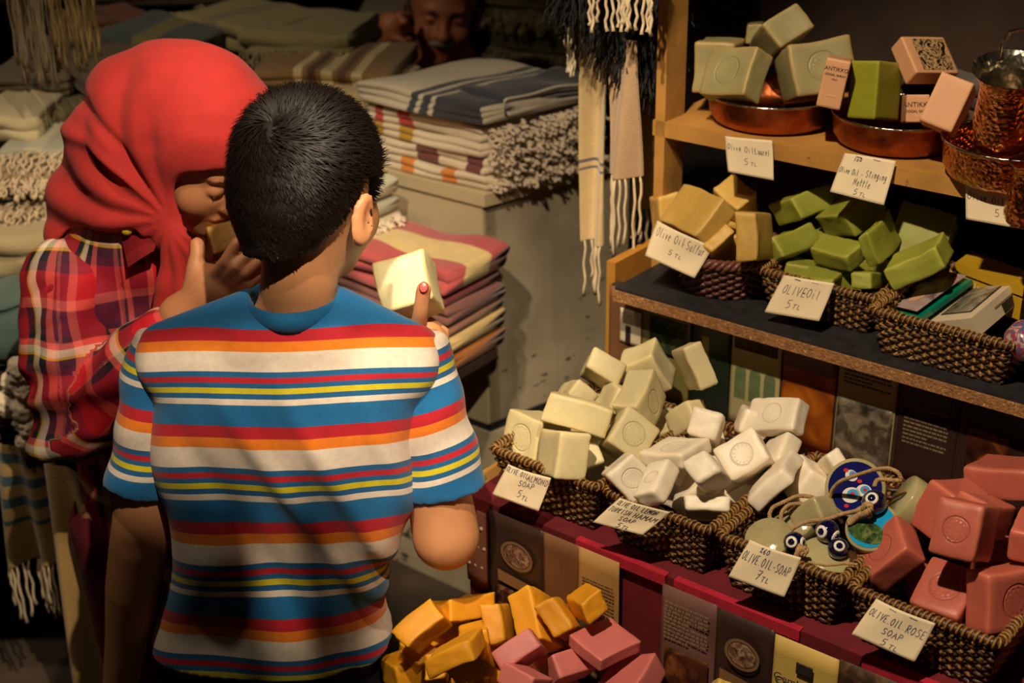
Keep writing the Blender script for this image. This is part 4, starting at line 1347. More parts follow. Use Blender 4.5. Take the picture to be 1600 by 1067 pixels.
card('price card reading Olive-Oil-Soap 7TL on the evil eye basket', [(1172, 843), (1251, 871.5), (1224.8, 933.6), (1141.6, 900)], .020, .036,
     [('%60', .30, .18, .13, .07, 0), ('OLIVE.OIL-SOAP', .04, .48, .23, .066, .06), ('7', .40, .82, .24, .12, 0), ('TL', .52, .84, .13, .08, 0)], ink=M_penb, seed=8, staples=False)
card('price card reading Olive-Oil-Rose Soap 5TL stapled to the rose basket', [(1369.3, 935), (1461.2, 974.3), (1428.4, 1034.8), (1333.4, 989.7)], .022, .038,
     [('OLIVE.OIL.', .04, .40, .19, .064, .05), ('ROSE', .66, .45, .20, .078, .02), ('SOAP', .36, .69, .16, .085, 0), ('5', .42, .93, .17, .11, 0), ('TL', .56, .94, .10, .08, 0)], ink=M_penb, seed=9)

# ================================================================== BOXES IN THE LAST MIDDLE BASKET
def tray_box(p00, p10, p01, th):
    """corner, two edge ends, thickness -> origin and edge vectors (top face given)"""
    p00, p10, p01 = map(np.asarray, (p00, p10, p01))
    ax, ay = p10 - p00, p01 - p00
    n_ = np.cross(ax, ay)
    n_ /= np.linalg.norm(n_)
    if n_[2] < 0:
        n_ = -n_
    return p00, ax, ay, n_ * th


# green rimmed picture tin: near corner, right edge up, left edge
def posed(dm, w, c):
    """near top corner and edge vectors of a box: along, across, up"""
    th = math.sqrt(sum(x * x for x in w))
    R = np.array(Matrix.Rotation(th, 3, Vector(w) / th))
    p_ = np.array(c) - R @ (np.array(dm) / 2)
    return p_, R[:, 1] * dm[1], R[:, 0] * dm[0], -R[:, 2] * dm[2]


p, ax, ay, az = posed((.0638, .1062, .0072), (1.3065, 2.605, .221), (.5293, 1.6661, .9262))
tin = thing('picture_tin', 'flat tin with green rim and a painted bath scene, leaning on basket rim', 'tin', loc=tuple(p - az))
MB().box(p - az, ax, ay, az).build('case', plain('tin_green', (0, 118, 92), .25, .05, 10, coat=.4), tin)
e = .045
M_scene = picmat('bath_painting', [(70, 52, 50), (132, 112, 112), (164, 144, 142), (120, 92, 80)], 26, .25)
pa, pb = p + ax * .03 + ay * .06 + az * .04, None
MB().box(p + ax * .03 + ay * .07 + az * 1.0, ax * .93, ay * .86, az * .05).build('picture', M_scene, tin)


def blob(s, t, rs, rt, mat, name, lift=1.08, seg=18, wob=0.3, seed=0):
    r = random.Random(seed)
    V = []
    for i in range(seg):
        a = i * 2 * math.pi / seg
        k = 1 + wob * math.sin(2 * a + seed) * .6 + wob * r.uniform(-.4, .4)
        V.append(p + ax * (s + rs * k * math.cos(a)) + ay * (t + rt * k * math.sin(a)) + az * lift)
    mesh(name, V, [tuple(range(seg))], mat, tin)


C_skin = plain('paint_flesh', (206, 158, 128), .3)
C_robe = plain('paint_robe', (44, 34, 36), .3)
C_red = plain('paint_red', (150, 26, 34), .3)
C_gold = plain('paint_gold', (160, 116, 60), .3)
blob(.40, .72, .20, .16, C_robe, 'painted_figure', seed=1)
blob(.66, .68, .10, .13, C_robe, 'painted_figure', seed=2)
blob(.54, .66, .10, .08, C_gold, 'painted_figure', 1.10, seed=3)
blob(.32, .42, .14, .10, C_skin, 'painted_figure', 1.12, seed=4)
blob(.50, .38, .07, .07, C_skin, 'painted_figure', 1.12, seed=5)
blob(.78, .22, .13, .08, C_red, 'painted_figure', 1.10, seed=6)
blob(.86, .30, .07, .07, C_robe, 'painted_figure', 1.12, seed=7)

# white box with a clear window
p, ax, ay, az = posed((.0773, .1291, .0256), (1.1355, 2.4211, .0104), (.5886, 1.6407, .923))
wb = thing('gift_box', 'white cardboard box with clear window beside the green rimmed tin', 'box', loc=tuple(p - az))
M_wbox = plain('white_cardboard', (206, 188, 162), .5, .05, 20)
MB().box(p - az, ax, ay, az).build('carton', M_wbox, wb)
MB().box(p + ax * .14 + ay * .16, ax * .66, ay * .60, az * .03).build('window_frame', M_ink, wb)
MB().box(p + ax * .155 + ay * .19 + az * .03, ax * .63, ay * .54, az * .03).build('window', picmat('window_view', [(40, 38, 32), (120, 112, 92), (176, 166, 144)], 34, .3), wb)
MB().box(p + ax * .35 - az * .45 - ay * .008, ax * .32, ay * .003, az * .10).build('printed_line', M_inkl, wb)
MB().box(p + ax * .46 - az * .95 - ay * .008, ax * .20, ay * .010, az * .5).build('thumb_notch', M_ink, wb)
# yellow pack behind
q0 = onn(1500, 425, -.50)
yb = thing('soap_packet', 'yellow packet with white print lying behind the tilted green soap', 'packet', loc=tuple(q0))
qa, qb = onn(1493, 410, -.47), onn(1600, 448, -.44)
d = qb - qa
d[2] = 0
MB().box(qa - np.array([0, 0, .012]), d, -N * .05, (0, 0, .012)).build('packet', plain('packet_yellow', (186, 148, 34), .4, .1, 20), yb)
MB().box(qa - np.array([0, 0, .044]), d, -N * .05, (0, 0, .028)).build('packet', plain('packet_yellow', (186, 148, 34), .4, .1, 20), yb)
mb = MB()
for i in range(7):
    o_ = qa + d * (.12 + .05 * i) + N * .0006
    mb.box(o_ - np.array([0, 0, .026]), d * .014, N * .0006, (0, 0, .006 + .003 * (i % 3 == 1)))
mb.build('white_print', M_card, yb)
# blue wrapped soap at the frame edge
c_ = onn(1603, 532, -.335)
wr = thing('wrapped_soap', 'small soap in blue and red printed wrapper at right frame edge', 'soap', loc=tuple(c_ - np.array([0, 0, .02])))
MB().lathe([(1e-6, -.020), (.018, -.018), (.024, -.008), (.024, .008), (.018, .018), (1e-6, .02)], c_, (.3, -.5, .8), 24).build('wrapper', picmat('blue_wrapper', [(40, 80, 130), (50, 100, 150), (150, 40, 40), (170, 170, 170), (40, 90, 140)], 70, .2), wr, True)

# ================================================================== EVIL EYE BASKET
M_cs = soapmat('soap_cellophane', (168, 158, 116), (178, 168, 126), .12, stamp=False)
M_navy = plain('glaze_navy', (24, 26, 96), .08, .1, 20, coat=.6)
M_bead = plain('glass_navy', (10, 12, 52), .05, .1, 20, coat=1)
M_eyew = plain('eye_white', (226, 222, 214), .2, .03, 20)
M_eyeb = plain('eye_sky', (60, 156, 214), .2, .03, 20)
M_eyer = plain('eye_red', (196, 44, 60), .2, .03, 20)
M_rope = plain('twine', (168, 136, 94), .85, .25, 220, .4, 400)


def frame_of(nrm, upv=(0, 0, 1)):
    nrm = np.asarray(nrm, float)
    nrm /= np.linalg.norm(nrm)
    x = np.cross(upv, nrm)
    x /= np.linalg.norm(x)
    return x, np.cross(nrm, x), nrm


def disc_soap(label, c, nrm, r, th, face):
    t = thing('round_soap', label, 'soap', loc=tuple(c))
    x, y, n_ = frame_of(nrm)
    MB().lathe([(1e-6, -th), (r * .94, -th), (r, -th * .9), (r, -th * .08), (r * .97, 0), (1e-6, 0)], c, n_, 48).build('bar', M_cs, t, True)
    if face:
        face(t, c + n_ * .0006, x, y, n_, r)
    return t


def odisc(name, c, x, y, n_, s, t_, rs, rt, lift, mat, par, rot=0.0, seg=26):
    V = []
    for i in range(seg):
        a = i * 2 * math.pi / seg
        u_, v_ = rs * math.cos(a), rt * math.sin(a)
        V.append(c + x * (s + u_ * math.cos(rot) - v_ * math.sin(rot)) + y * (t_ + u_ * math.sin(rot) + v_ * math.cos(rot)) + n_ * lift)
    return mesh(name, V, [tuple(range(seg))], mat, par)


def eye_face(t, c, x, y, n_, r):
    f = odisc('glazed_face', c, x, y, n_, 0, 0, r * .88, r * .88, .0002, M_navy, t, seg=40)
    k = r / .034
    for s, u_, sc, rot in ((-.003, -.009, 1.0, .4), (.010, -.002, .85, .2), (-.006, .013, .7, -.4)):
        for nm, rs, m, l in (('eye_white', .0105, M_eyew, .0005), ('eye_blue', .0065, M_eyeb, .0008), ('eye_pupil', .0028, M_eyer, .0011)):
            odisc(nm, c, x, y, n_, s * k + (0 if rs > .007 else .0015), u_ * k + (0 if rs > .007 else .0015), rs * sc, rs * sc * .85, l, m, f, rot)
    for s, u_ in ((-.013, .018), (-.006, -.022), (.004, .008)):
        odisc('red_dot', c, x, y, n_, s * k, u_ * k, .0028, .0022, .0009, M_eyer, f)


def lake_face(t, c, x, y, n_, r):
    odisc('glazed_face', c, x, y, n_, 0, 0, r * .88, r * .88, .0002, plain('glaze_turquoise', (26, 146, 198), .08, .15, 60, coat=.6), t, seg=40)
    odisc('painted_shore', c, x, y, n_, -.001, -r * .30, r * .78, r * .42, .0006, picmat('shore_green', [(20, 40, 26), (60, 84, 44), (120, 130, 80)], 120, .15), t)


dc = onn(1336, 762, -.135)
disc_soap('round soap with a glazed navy evil eye fish face, tied with twine', dc, (-.30, -.75, .55), .0345, .024, eye_face)
dc2 = onn(1362, 822, -.072)
disc_soap('round soap with a painted turquoise and green lake, beside the coral soap', dc2, (-.42, -.45, .85), .030, .022, lake_face)
disc_soap('round olive soap in shiny cellophane seen edge on, right of the evil eye disc', onn(1408, 778, -.115), (-.75, .2, .45), .030, .026, None)
disc_soap('cellophane wrapped round soap behind the 7TL card', onn(1200, 838, -.02), (-.3, -.3, .9), .027, .02, None)
disc_soap('pale round soap lying at the front rim right of the 7TL card', onn(1286, 872, -.028), (-.1, -.4, .95), .029, .02, None)
disc_soap('pale round soap half covered by twine loops, left in the evil eye basket', onn(1240, 812, -.085), (-.5, -.3, .8), .026, .02, None)
put_soap('soap_bar', 'small square olive soap wrapped in twine, in the evil eye basket', (.036, .045, .03), [list(r) for r in Matrix.Rotation(.9, 3, 'Z') @ Matrix.Rotation(-.7, 3, 'X') @ Matrix.Rotation(.3, 3, 'Y')], onn(1272, 802, -.10), M_cs, 5, None)


def bead(label, c, r, look):
    t = thing('evil_eye_bead', label, 'bead', 'navy evil eye beads on the twine', loc=tuple(c))
    del t['group']
    MB().ball(c, r, 28).build('glass_ball', M_bead, t, True)
    for lk in look:
        lk = np.asarray(lk, float)
        lk /= np.linalg.norm(lk)
        x, y, n_ = frame_of(lk)
        MB().lathe([(r * .56, r * .82), (r * .45, r * .93), (1e-6, r * .98)], c, n_, 32).build('eye_ring', M_eyew, t, True)
        MB().lathe([(r * .26, r * .95), (r * .2, r * 1.0), (1e-6, r * 1.02)], c, n_, 28).build('eye_pupil', M_bead, t, True)
    return t


bead('navy glass evil eye bead nearest the 7TL card', onn(1241, 848, -.022), .0125, [(-.5, -.75, .6), (.8, -.5, .3)])
bead('navy glass evil eye bead at the middle of the twine', onn(1293, 830, -.052), .0135, [(-.75, -.6, .35), (.6, -.7, -.1)])
bead('navy glass evil eye bead half hidden beside the lake soap', onn(1310, 857, -.040), .0120, [(-.1, -.7, .8)])
bead('navy glass evil eye bead hanging on the evil eye disc', onn(1366, 785, -.085), .0140, [(-.5, -.6, .9)])


def twine(label, pts, r=.0018, group=None):
    """twisted cord through pixel points with depths"""
    P = np.array([onn(x, y, n_) for x, y, n_ in pts])
    # smooth
    t0 = np.linspace(0, 1, len(P))
    tt = np.linspace(0, 1, 26 * (len(P) - 1))
    Q = np.stack([np.interp(tt, t0, P[:, i]) for i in range(3)], -1)
    for _ in range(60):
        Q[1:-1] = (Q[:-2] + 2 * Q[1:-1] + Q[2:]) / 4
    T = np.gradient(Q, axis=0)
    T /= np.linalg.norm(T, axis=1)[:, None]
    s = np.cross(T, (0, 0, 1.0))
    s /= np.linalg.norm(s, axis=1)[:, None] + 1e-9
    u = np.cross(s, T)
    L = np.concatenate([[0], np.cumsum(np.linalg.norm(np.diff(Q, axis=0), axis=1))])
    mb = MB()
    for k in range(3):
        a = L / .0085 * 2 * math.pi + k * 2.094
        mb.tube(Q + s * (r * .75 * np.cos(a))[:, None] + u * (r * .75 * np.sin(a))[:, None], r * .72, 5)
    return tag(mb.build('twine_cord', M_rope, None, True), label, 'twine', group)


twine('twine looping over the evil eye disc and down its left side', [(1296, 815, -.10), (1294, 790, -.115), (1300, 765, -.115), (1312, 752, -.11), (1340, 742, -.108), (1366, 734, -.105), (1388, 731, -.10), (1404, 738, -.10), (1410, 752, -.10), (1370, 748, -.098), (1366, 760, -.09)])
twine('double twine loop at the left of the evil eye basket', [(1222, 835, -.05), (1208, 820, -.055), (1201, 805, -.06), (1207, 792, -.07), (1228, 783, -.08), (1246, 774, -.09), (1270, 776, -.095), (1286, 788, -.10)])
twine('inner twine loop beside the double loop', [(1226, 832, -.05), (1219, 815, -.06), (1221, 800, -.07), (1232, 788, -.078), (1250, 786, -.09), (1262, 792, -.09)])
twine('twine crossing the middle of the evil eye basket to the knot', [(1228, 836, -.04), (1240, 824, -.05), (1262, 814, -.06), (1290, 812, -.07), (1320, 802, -.078), (1345, 797, -.078), (1356, 792, -.075)])
twine('thin twine running along the basket rim to the coral soap', [(1262, 878, -.012), (1290, 884, -.01), (1322, 880, -.015), (1340, 882, -.02)], .0012)
twine('knotted twine with frayed end by the first bead', [(1252, 852, -.012), (1246, 862, -.008), (1256, 866, -.006), (1260, 858, -.010), (1250, 858, -.006), (1243, 872, -.004)], .0026)
twine('twine knot on the bead below the evil eye disc', [(1360, 806, -.072), (1350, 798, -.070), (1352, 788, -.068), (1362, 790, -.068), (1358, 800, -.066), (1340, 806, -.07), (1326, 818, -.065)], .0028)

# ================================================================== CABINET
CB = np.array([-.043, 2.309, 0])                # its near corner
E1 = np.array([-.78, .63, 0]) / np.hypot(.78, .63)      # along the left face
E2 = np.array([.79, .62, 0]) / np.hypot(.79, .62)       # along the right face
ZCAB = .85


def distress(name):
    m, nt, b = nodes(name)
    tc = mk(nt, 'ShaderNodeTexCoord')
    n1 = mk(nt, 'ShaderNodeTexNoise', i_Scale=9.0, i_Detail=5.0)
    nt.links.new(tc.outputs['Object'], n1.inputs['Vector'])
    col = ramp(nt, n1.outputs['Fac'], [(.3, lin((176, 162, 134))), (.7, lin((206, 192, 164)))])
    n2 = mk(nt, 'ShaderNodeTexNoise', i_Scale=34.0, i_Detail=7.0, i_Roughness=.62)
    mp = mk(nt, 'ShaderNodeMapping')
    mp.inputs['Scale'].default_value = (.7, .7, 1.5)
    nt.links.new(tc.outputs['Object'], mp.inputs[0])
    nt.links.new(mp.outputs[0], n2.inputs['Vector'])
    n3 = mk(nt, 'ShaderNodeTexNoise', i_Scale=5.0, i_Detail=2.0)
    nt.links.new(tc.outputs['Object'], n3.inputs['Vector'])
    th = math_(nt, 'ADD', n2.outputs['Fac'], math_(nt, 'MULTIPLY', math_(nt, 'SUBTRACT', n3.outputs['Fac'], .5), .35))
    f = ramp(nt, th, [(.635, (0, 0, 0)), (.655, (1, 1, 1))])
    col = mixc(nt, f, col, lin((66, 56, 46)))
    nt.links.new(col, b.inputs['Base Color'])
    b.inputs['Roughness'].default_value = .6
    bp = mk(nt, 'ShaderNodeBump', i_Strength=.3, i_Distance=.002)
    nt.links.new(n2.outputs['Fac'], bp.inputs['Height'])
    nt.links.new(bp.outputs[0], b.inputs['Normal'])
    return m


M_dist = distress('distressed_white')
M_cream = plain('cream_paint', (196, 182, 146), .55, .08, 8, spots=((90, 78, 60), 30, .70))
cabn = thing('cabinet', 'distressed white painted wooden cabinet carrying the folded striped towels', 'cabinet', loc=tuple(CB))


def prism(p, a, la, b, lb, z0, z1):
    p = np.array([p[0], p[1], z0])
    return MB().box(p, a * la, b * lb, (0, 0, z1 - z0))


ins = (E1 + E2) * .012
prism(CB + ins, E2, .34, E1, .27, .40, ZCAB - .022).build('body', M_dist, cabn)
prism(CB + ins * .2, E2, .36, E1, .285, 0, .385).build('plinth', M_dist, cabn)
prism(CB + ins * .6, E2, .35, E1, .28, .385, .40).build('dark_joint', M_blackpaint, cabn)
prism(CB, E2, .36, E1, .29, ZCAB - .022, ZCAB).build('top_slab', M_cream, cabn)
prism(CB + ins - E2 * .006 - E1 * .0, E2, .03, E1, .26, .40, ZCAB - .022).build('side_panel', M_cream, cabn)

# ================================================================== TOWELS
def stripemat(name, base, bands, axis=0, weave=420, rough=.9, var=.1):
    """cloth with bands (start, end, colour) along the towel's own length coordinate"""
    m, nt, b = nodes(name)
    a = mk(nt, 'ShaderNodeAttribute', attribute_name='along')
    sx = mk(nt, 'ShaderNodeSeparateXYZ')
    nt.links.new(a.outputs['Vector'], sx.inputs[0])
    stops = [(0, lin(base))]
    for s, e, c in sorted(bands):
        stops.append((s, lin(c)))
        stops.append((e, lin(base)))
    col = ramp(nt, sx.outputs[axis], stops[:32], 'CONSTANT')
    tc = mk(nt, 'ShaderNodeTexCoord')
    nz = mk(nt, 'ShaderNodeTexNoise', i_Scale=60.0, i_Detail=5.0)
    nt.links.new(tc.outputs['Object'], nz.inputs['Vector'])
    col = mixc(nt, 1.0, col, ramp(nt, nz.outputs['Fac'], [(.3, (1 - var,) * 3), (.7, (1, 1, 1))]), 'MULTIPLY')
    nt.links.new(col, b.inputs['Base Color'])
    b.inputs['Roughness'].default_value = rough
    b.inputs['Sheen Weight'].default_value = .25
    n3 = mk(nt, 'ShaderNodeTexNoise', i_Scale=float(weave), i_Detail=4.0)
    nt.links.new(tc.outputs['Object'], n3.inputs['Vector'])
    bp = mk(nt, 'ShaderNodeBump', i_Strength=.5, i_Distance=.002)
    nt.links.new(n3.outputs['Fac'], bp.inputs['Height'])
    nt.links.new(bp.outputs[0], b.inputs['Normal'])
    return m


def towel(label, p, ax, ay, h, mat, folds=2, fringe=None, sag=.004, seed=0, n=34, group=None, tilt=0.0, name='folded_towel', fringe_mat=None, flen=.05):
    """a folded towel: near bottom corner p, front edge vector ax, depth vector ay, height h. The fold edge shows at the front."""
    p, ax, ay = (np.asarray(q, float) for q in (p, ax, ay))
    t = thing(name, label, 'towel', group, loc=tuple(p))
    lx, ly = np.linalg.norm(ax), np.linalg.norm(ay)
    # cross-section in (depth, height): lobes at the front and back
    prof = []
    m = folds
    lh = h / m
    for k in range(m):                                    # front, bottom to top
        for a in np.linspace(-75, 75, 7):
            prof.append((lh * .42 - math.cos(math.radians(a)) * lh * .42 + .0015 * ((k * 7 + seed) % 3), lh * (k + .5) + math.sin(math.radians(a)) * lh * .5))
    for s in np.linspace(.1, .9, 7):
        prof.append((ly * s, h))
    for k in range(m)[::-1]:
        for a in np.linspace(75, -75, 5):
            prof.append((ly - lh * .42 + math.cos(math.radians(a)) * lh * .42, lh * (k + .5) + math.sin(math.radians(a)) * lh * .5))
    for s in np.linspace(.9, .1, 5):
        prof.append((ly * s, 0))
    prof = np.array(prof)
    K = len(prof)
    V, A = [], []
    r = np.random.RandomState(seed)
    ph = r.rand(5) * 6
    ux, uy = ax / lx, ay / ly
    for i in range(n + 1):
        s = i / n
        e = min(s, 1 - s) * lx
        shrink = 1 - .5 * max(0, 1 - e / (h * .22)) ** 2 * .35
        for d, z in prof:
            zz = h / 2 + (z - h / 2) * shrink
            w = sag * (math.sin(7 * s + ph[0] + d * 30) * .6 + math.sin(13 * s + ph[1]) * .4) * (z / h)
            dd = d + sag * 1.1 * math.sin(6 * s + ph[2] + z * 90)
            V.append(p + ux * (s * lx) + uy * dd + np.array([0, 0, zz + w + tilt * d]))
            A.append((s, d / ly, z / h))
    F = []
    for i in range(n):
        for k in range(K):
            l = (k + 1) % K
            F.append((i * K + k, (i + 1) * K + k, (i + 1) * K + l, i * K + l))
    c0 = len(V)
    V += [p + uy * ly / 2 + np.array([0, 0, h / 2]), p + ax + uy * ly / 2 + np.array([0, 0, h / 2])]
    A += [(0, .5, .5), (1, .5, .5)]
    for k in range(K):
        l = (k + 1) % K
        F.append((k, l, c0))
        F.append((n * K + l, n * K + k, c0 + 1))
    mesh('cloth', V, [f for f in F], mat, t, True, {'along': A})
    if fringe:
        tassels(t, fringe, p, ux, uy, lx, ly, h, fringe_mat or M_tassel, flen, seed)
    return t


M_tassel = plain('tassel_cream', (226, 208, 180), .9, .12, 60, sheen=.3)
M_tassel2 = plain('tassel_olive', (150, 138, 92), .9, .2, 60, sheen=.3)


def strand(mb, p, d, L, r, rnd, seg=4, curl=.004, droop=.5, k=7, zmin=-9):
    """a limp twisted thread starting at p along d"""
    pts = [np.array(p, float)]
    d = np.asarray(d, float)
    ph = rnd.rand(2) * 6
    for i in range(k):
        d = d + np.array([0, 0, -droop / k])
        d /= np.linalg.norm(d)
        q = pts[-1] + d * L / k
        q = q + curl * np.array([math.sin(ph[0] + i * 1.7), math.cos(ph[1] + i * 1.4), .5 * math.sin(ph[1] + i * 2.1)])
        q[2] = max(q[2], zmin + .002 * math.sin(ph[0] * 3 + i))
        pts.append(q)
    rad = np.full(len(pts), r)
    rad[0] *= .7
    rad[-1] *= 1.5
    mb.tube(np.array(pts), rad, seg)


def tassels(t, side, p, ux, uy, lx, ly, h, mat, L, seed, cnt=None):
    r = np.random.RandomState(seed + 77)
    mb = MB()
    if side == 'front':
        n = cnt or int(lx / .0042)
        for i in range(n):
            for z in (.25, .75):
                s = (i + r.rand()) / n
                strand(mb, p + ux * lx * s + np.array([0, 0, h * (z + .2 * (r.rand() - .5))]) + uy * .004, -uy + ux * (r.rand() - .5) * 1.2 + np.array([0, 0, .3 * r.rand()]), L * (.6 + .7 * r.rand()), .0021, r, 4, L * .10, 1.2)
    else:
        sg = -1 if side == 'left' else 1
        o = p if side == 'left' else p + ux * lx
        n = cnt or int(ly / .0042)
        for i in range(n):
            for z in (.25, .75):
                s = (i + r.rand()) / n
                strand(mb, o + uy * ly * s + np.array([0, 0, h * (z + .2 * (r.rand() - .5))]), sg * ux + uy * (r.rand() - .5) * 1.5 + np.array([0, 0, .4 * r.rand()]), L * (.5 + .6 * r.rand()), .0024, r, 4, L * .16, .9)
    mb.build('fringe', mat, t, True)


W_ = (222, 206, 178)
TW = CB + E1 * .008 + E2 * .008
DL, DR = .215, .235
cloth = [
    ('white folded towel with orange bands, lowest on the cabinet', [(.62, .74, (214, 134, 52)), (.24, .36, (214, 134, 52))], 5),
    ('white folded towel with dull maroon bands, second from the bottom on cabinet', [(.40, .58, (118, 62, 62)), (.02, .16, (118, 62, 62))], 6),
    ('cream folded towel with mustard yellow bands, third up on cabinet', [(.60, .72, (186, 144, 40)), (.86, .95, (186, 144, 40))], 7),
    ('white folded towel with red bands, under the navy striped one', [(.58, .70, (192, 66, 60)), (.84, .92, (192, 66, 60))], 8),
]
z = ZCAB + .001
FR_ = []
for i, (lb, bands, sd) in enumerate(cloth):
    hh = (.026, .030, .024, .032)[i]
    # front edge runs along the cabinet's left face; the fringe falls over the right face
    towel(lb, np.array([TW[0], TW[1], z]) + E2 * .004 * (i % 2) + E1 * .004 * i, E1 * (DL + .05), E2 * DR, hh, stripemat('towel_bands_%d' % i, W_, bands), 2, None, .003, sd)
    tassels(bpy.data.objects[[o.name for o in bpy.data.objects if o.get('label') == lb][0]], 'left', np.array([TW[0], TW[1], z]), -E2, E1, 0.0, .0, hh, M_tassel, .0, sd) if False else None
    FR_.append((lb, z, hh, sd))
    z += hh + .001
for lb, z_, hh, sd in FR_:
    tw_ = [o for o in COL.objects if o.get('label') == lb][0]
    r = np.random.RandomState(sd)
    mb = MB()
    for i in range(130):
        s_ = r.rand()
        p_ = np.array([TW[0], TW[1], z_ + hh * (.15 + .8 * r.rand())]) + E2 * (.012 + .235 * s_) - E1 * .002
        strand(mb, p_, -E1 + E2 * (r.rand() - .5) * 2.0 + np.array([0, 0, .5 * (r.rand() - .3)]), .030 * (.6 + .6 * r.rand()), .0024, r, 4, .0055, .9, zmin=ZCAB + .003 + .004 * r.rand() - (.012 if r.rand() < .15 else 0))
    mb.build('fringe', M_tassel, tw_, True)
NV = (54, 56, 66)
towel('light grey folded towel with navy stripes, topmost on the cabinet', np.array([TW[0], TW[1], z + .004]) - E1 * .012 - E2 * .014, E1 * .29, E2 * .27, .036,
      stripemat('towel_navy', (196, 186, 162), [(.0, .36, NV), (.40, .47, NV), (.51, .57, NV)]), 3, None, .004, 12)
towel('navy folded cloth with one pale line over right part of top towel', np.array([TW[0], TW[1], z + .012]) - E1 * .018 + E2 * .035, E2 * .22, E1 * .10, .034,
      stripemat('towel_navy2', NV, [(.0, .03, (200, 190, 170))], 1), 3, None, .004, 13)

# towels behind the boy's hand, on a low bracket shelf fixed to the cabinet
SHZ = .585
sp_ = at(700, 600, 2.16)
ua = np.array([-.80, .60, 0])
ub = np.array([.60, .80, 0])


def tow_at(px, py, y, wl, dl, h, label, mat, folds=2, **kw):
    """right near bottom corner of the towel at a pixel, y metres ahead"""
    p = at(px, py, y)
    return towel(label, p, ua * wl, ub * dl, h, mat, folds, **kw)


R1_, R2_ = (172, 78, 76), (206, 176, 120)
M_t_pink = stripemat('towel_rose', (184, 88, 88), [])
M_t_mauve = stripemat('towel_mauve', (136, 88, 82), [])
M_t_taupe = stripemat('towel_taupe', (150, 106, 84), [])
M_t_cream = stripemat('towel_cream', (210, 182, 120), [])
M_t_ora = stripemat('towel_ochre', (180, 110, 44), [])
M_t_big = stripemat('towel_pinkcream', (188, 84, 84), [(.30, .70, (224, 196, 134))], 1)
stk = [(.036, 'ochre brown folded towel, lowest of the stack beside the boy\'s hand', M_t_ora, 2, 0),
       (.030, 'cream folded towel near the bottom of the stack beside the boy\'s hand', M_t_cream, 2, .004),
       (.018, 'taupe folded towel between the cream and mauve ones', M_t_taupe, 1, .000),
       (.034, 'mauve folded towel in the middle of the stack beside the boy\'s hand', M_t_mauve, 2, .002),
       (.022, 'dark rose folded towel below the pink and cream one', M_t_pink, 1, -.004)]
p0 = at(697, 590, 2.10)
z = p0[2]
for hh, lb, m_, fo, dx in stk:
    towel(lb, np.array([p0[0] + dx, p0[1], z]), ua * .26, ub * .16, hh, m_, fo, sag=.004, seed=int(hh * 1000))
    z += hh + .001
tt_ = towel('rose pink folded towel with wide cream band, topmost beside the boy\'s hand', np.array([p0[0] + .004, p0[1] - .006, z]), ua * .28, ub * .17, .040, M_t_big, 2, sag=.006, seed=31)
zt = z + .042
MB().box(np.array([p0[0], p0[1], p0[2] - .018]) - ua * .0 + ub * .01, ua * .26, ub * .13, (0, 0, .016)).build('side_shelf', M_darkwood, cabn)
# white stack behind them, next to the cabinet
pw = at(566, 362, 2.28)
for i, (hh, lb) in enumerate(((.030, 'pale folded towel with tassels lying on the rose pink stack'), (.026, 'white folded towel, lower one behind the boy\'s ear'), (.030, 'white folded towel, upper one behind the boy\'s ear'))):
    towel(lb, np.array([pw[0], pw[1], pw[2] + i * .0315 - .02]), ua * .3, ub * .10, hh, stripemat('towel_pale_%d' % i, ((214, 200, 170), (190, 190, 166), (202, 200, 174))[i], []), 2, 'left' if i == 0 else None, seed=40 + i, flen=.03)
MB().box(np.array([pw[0], pw[1], pw[2] - .045]) - ua * .0, ua * .26, ub * .10, (0, 0, .02)).build('side_shelf', M_darkwood, cabn)

# ================================================================== HANGING CLOTHS BY THE POST
def hanging(label, pts_top, length, mat, depth=.03, waves=3, fr=.08, fmat=None, seed=0, name='hanging_scarf', stripes=False, strands=None, taper=0.0):
    """cloth hanging from a line between two world points, with a fringe below"""
    a, b = map(np.asarray, pts_top)
    t = thing(name, label, 'scarf', loc=tuple((a + b) / 2 - np.array([0, 0, length + fr])))
    w = b - a
    side = np.cross(w, (0, 0, 1.0))
    side /= np.linalg.norm(side)
    m, k = 40, 18
    V, A = [], []
    for l in (0, 1):
        for i in range(m + 1):
            for j in range(k + 1):
                s, z = i / m, j / k
                ss = .5 + (s - .5) * (1 - taper * z)
                off = depth * math.sin(s * math.pi * 2 * waves + seed + z * 1.3) * (.3 + .7 * z) * .5 + depth * .3 * math.sin(3 * z + s * 5 + seed)
                V.append(a + w * ss + side * (off + .003 * l) - np.array([0, 0, length * z]))
                A.append((z, s, 0))
    o = (m + 1) * (k + 1)
    F = []
    for i in range(m):
        for j in range(k):
            q = [i * (k + 1) + j, (i + 1) * (k + 1) + j, (i + 1) * (k + 1) + j + 1, i * (k + 1) + j + 1]
            F += [q, [x + o for x in q][::-1]]
    mesh('cloth', V, F, mat, t, True, {'along': A})
    if fr:
        r = np.random.RandomState(seed + 5)
        mb = MB()
        n = strands or int(np.linalg.norm(w) * (1 - taper) / .006)
        for i in range(n):
            s = (i + .5) / n
            i0 = min(m, int(s * m))
            p = np.array(V[i0 * (k + 1) + k])
            strand(mb, p, (0, 0, -1), fr * (.75 + .4 * r.rand()), .0022, r, 5, .0022, 0)
        mb.build('fringe', fmat or M_tassel, t, True)
    return t


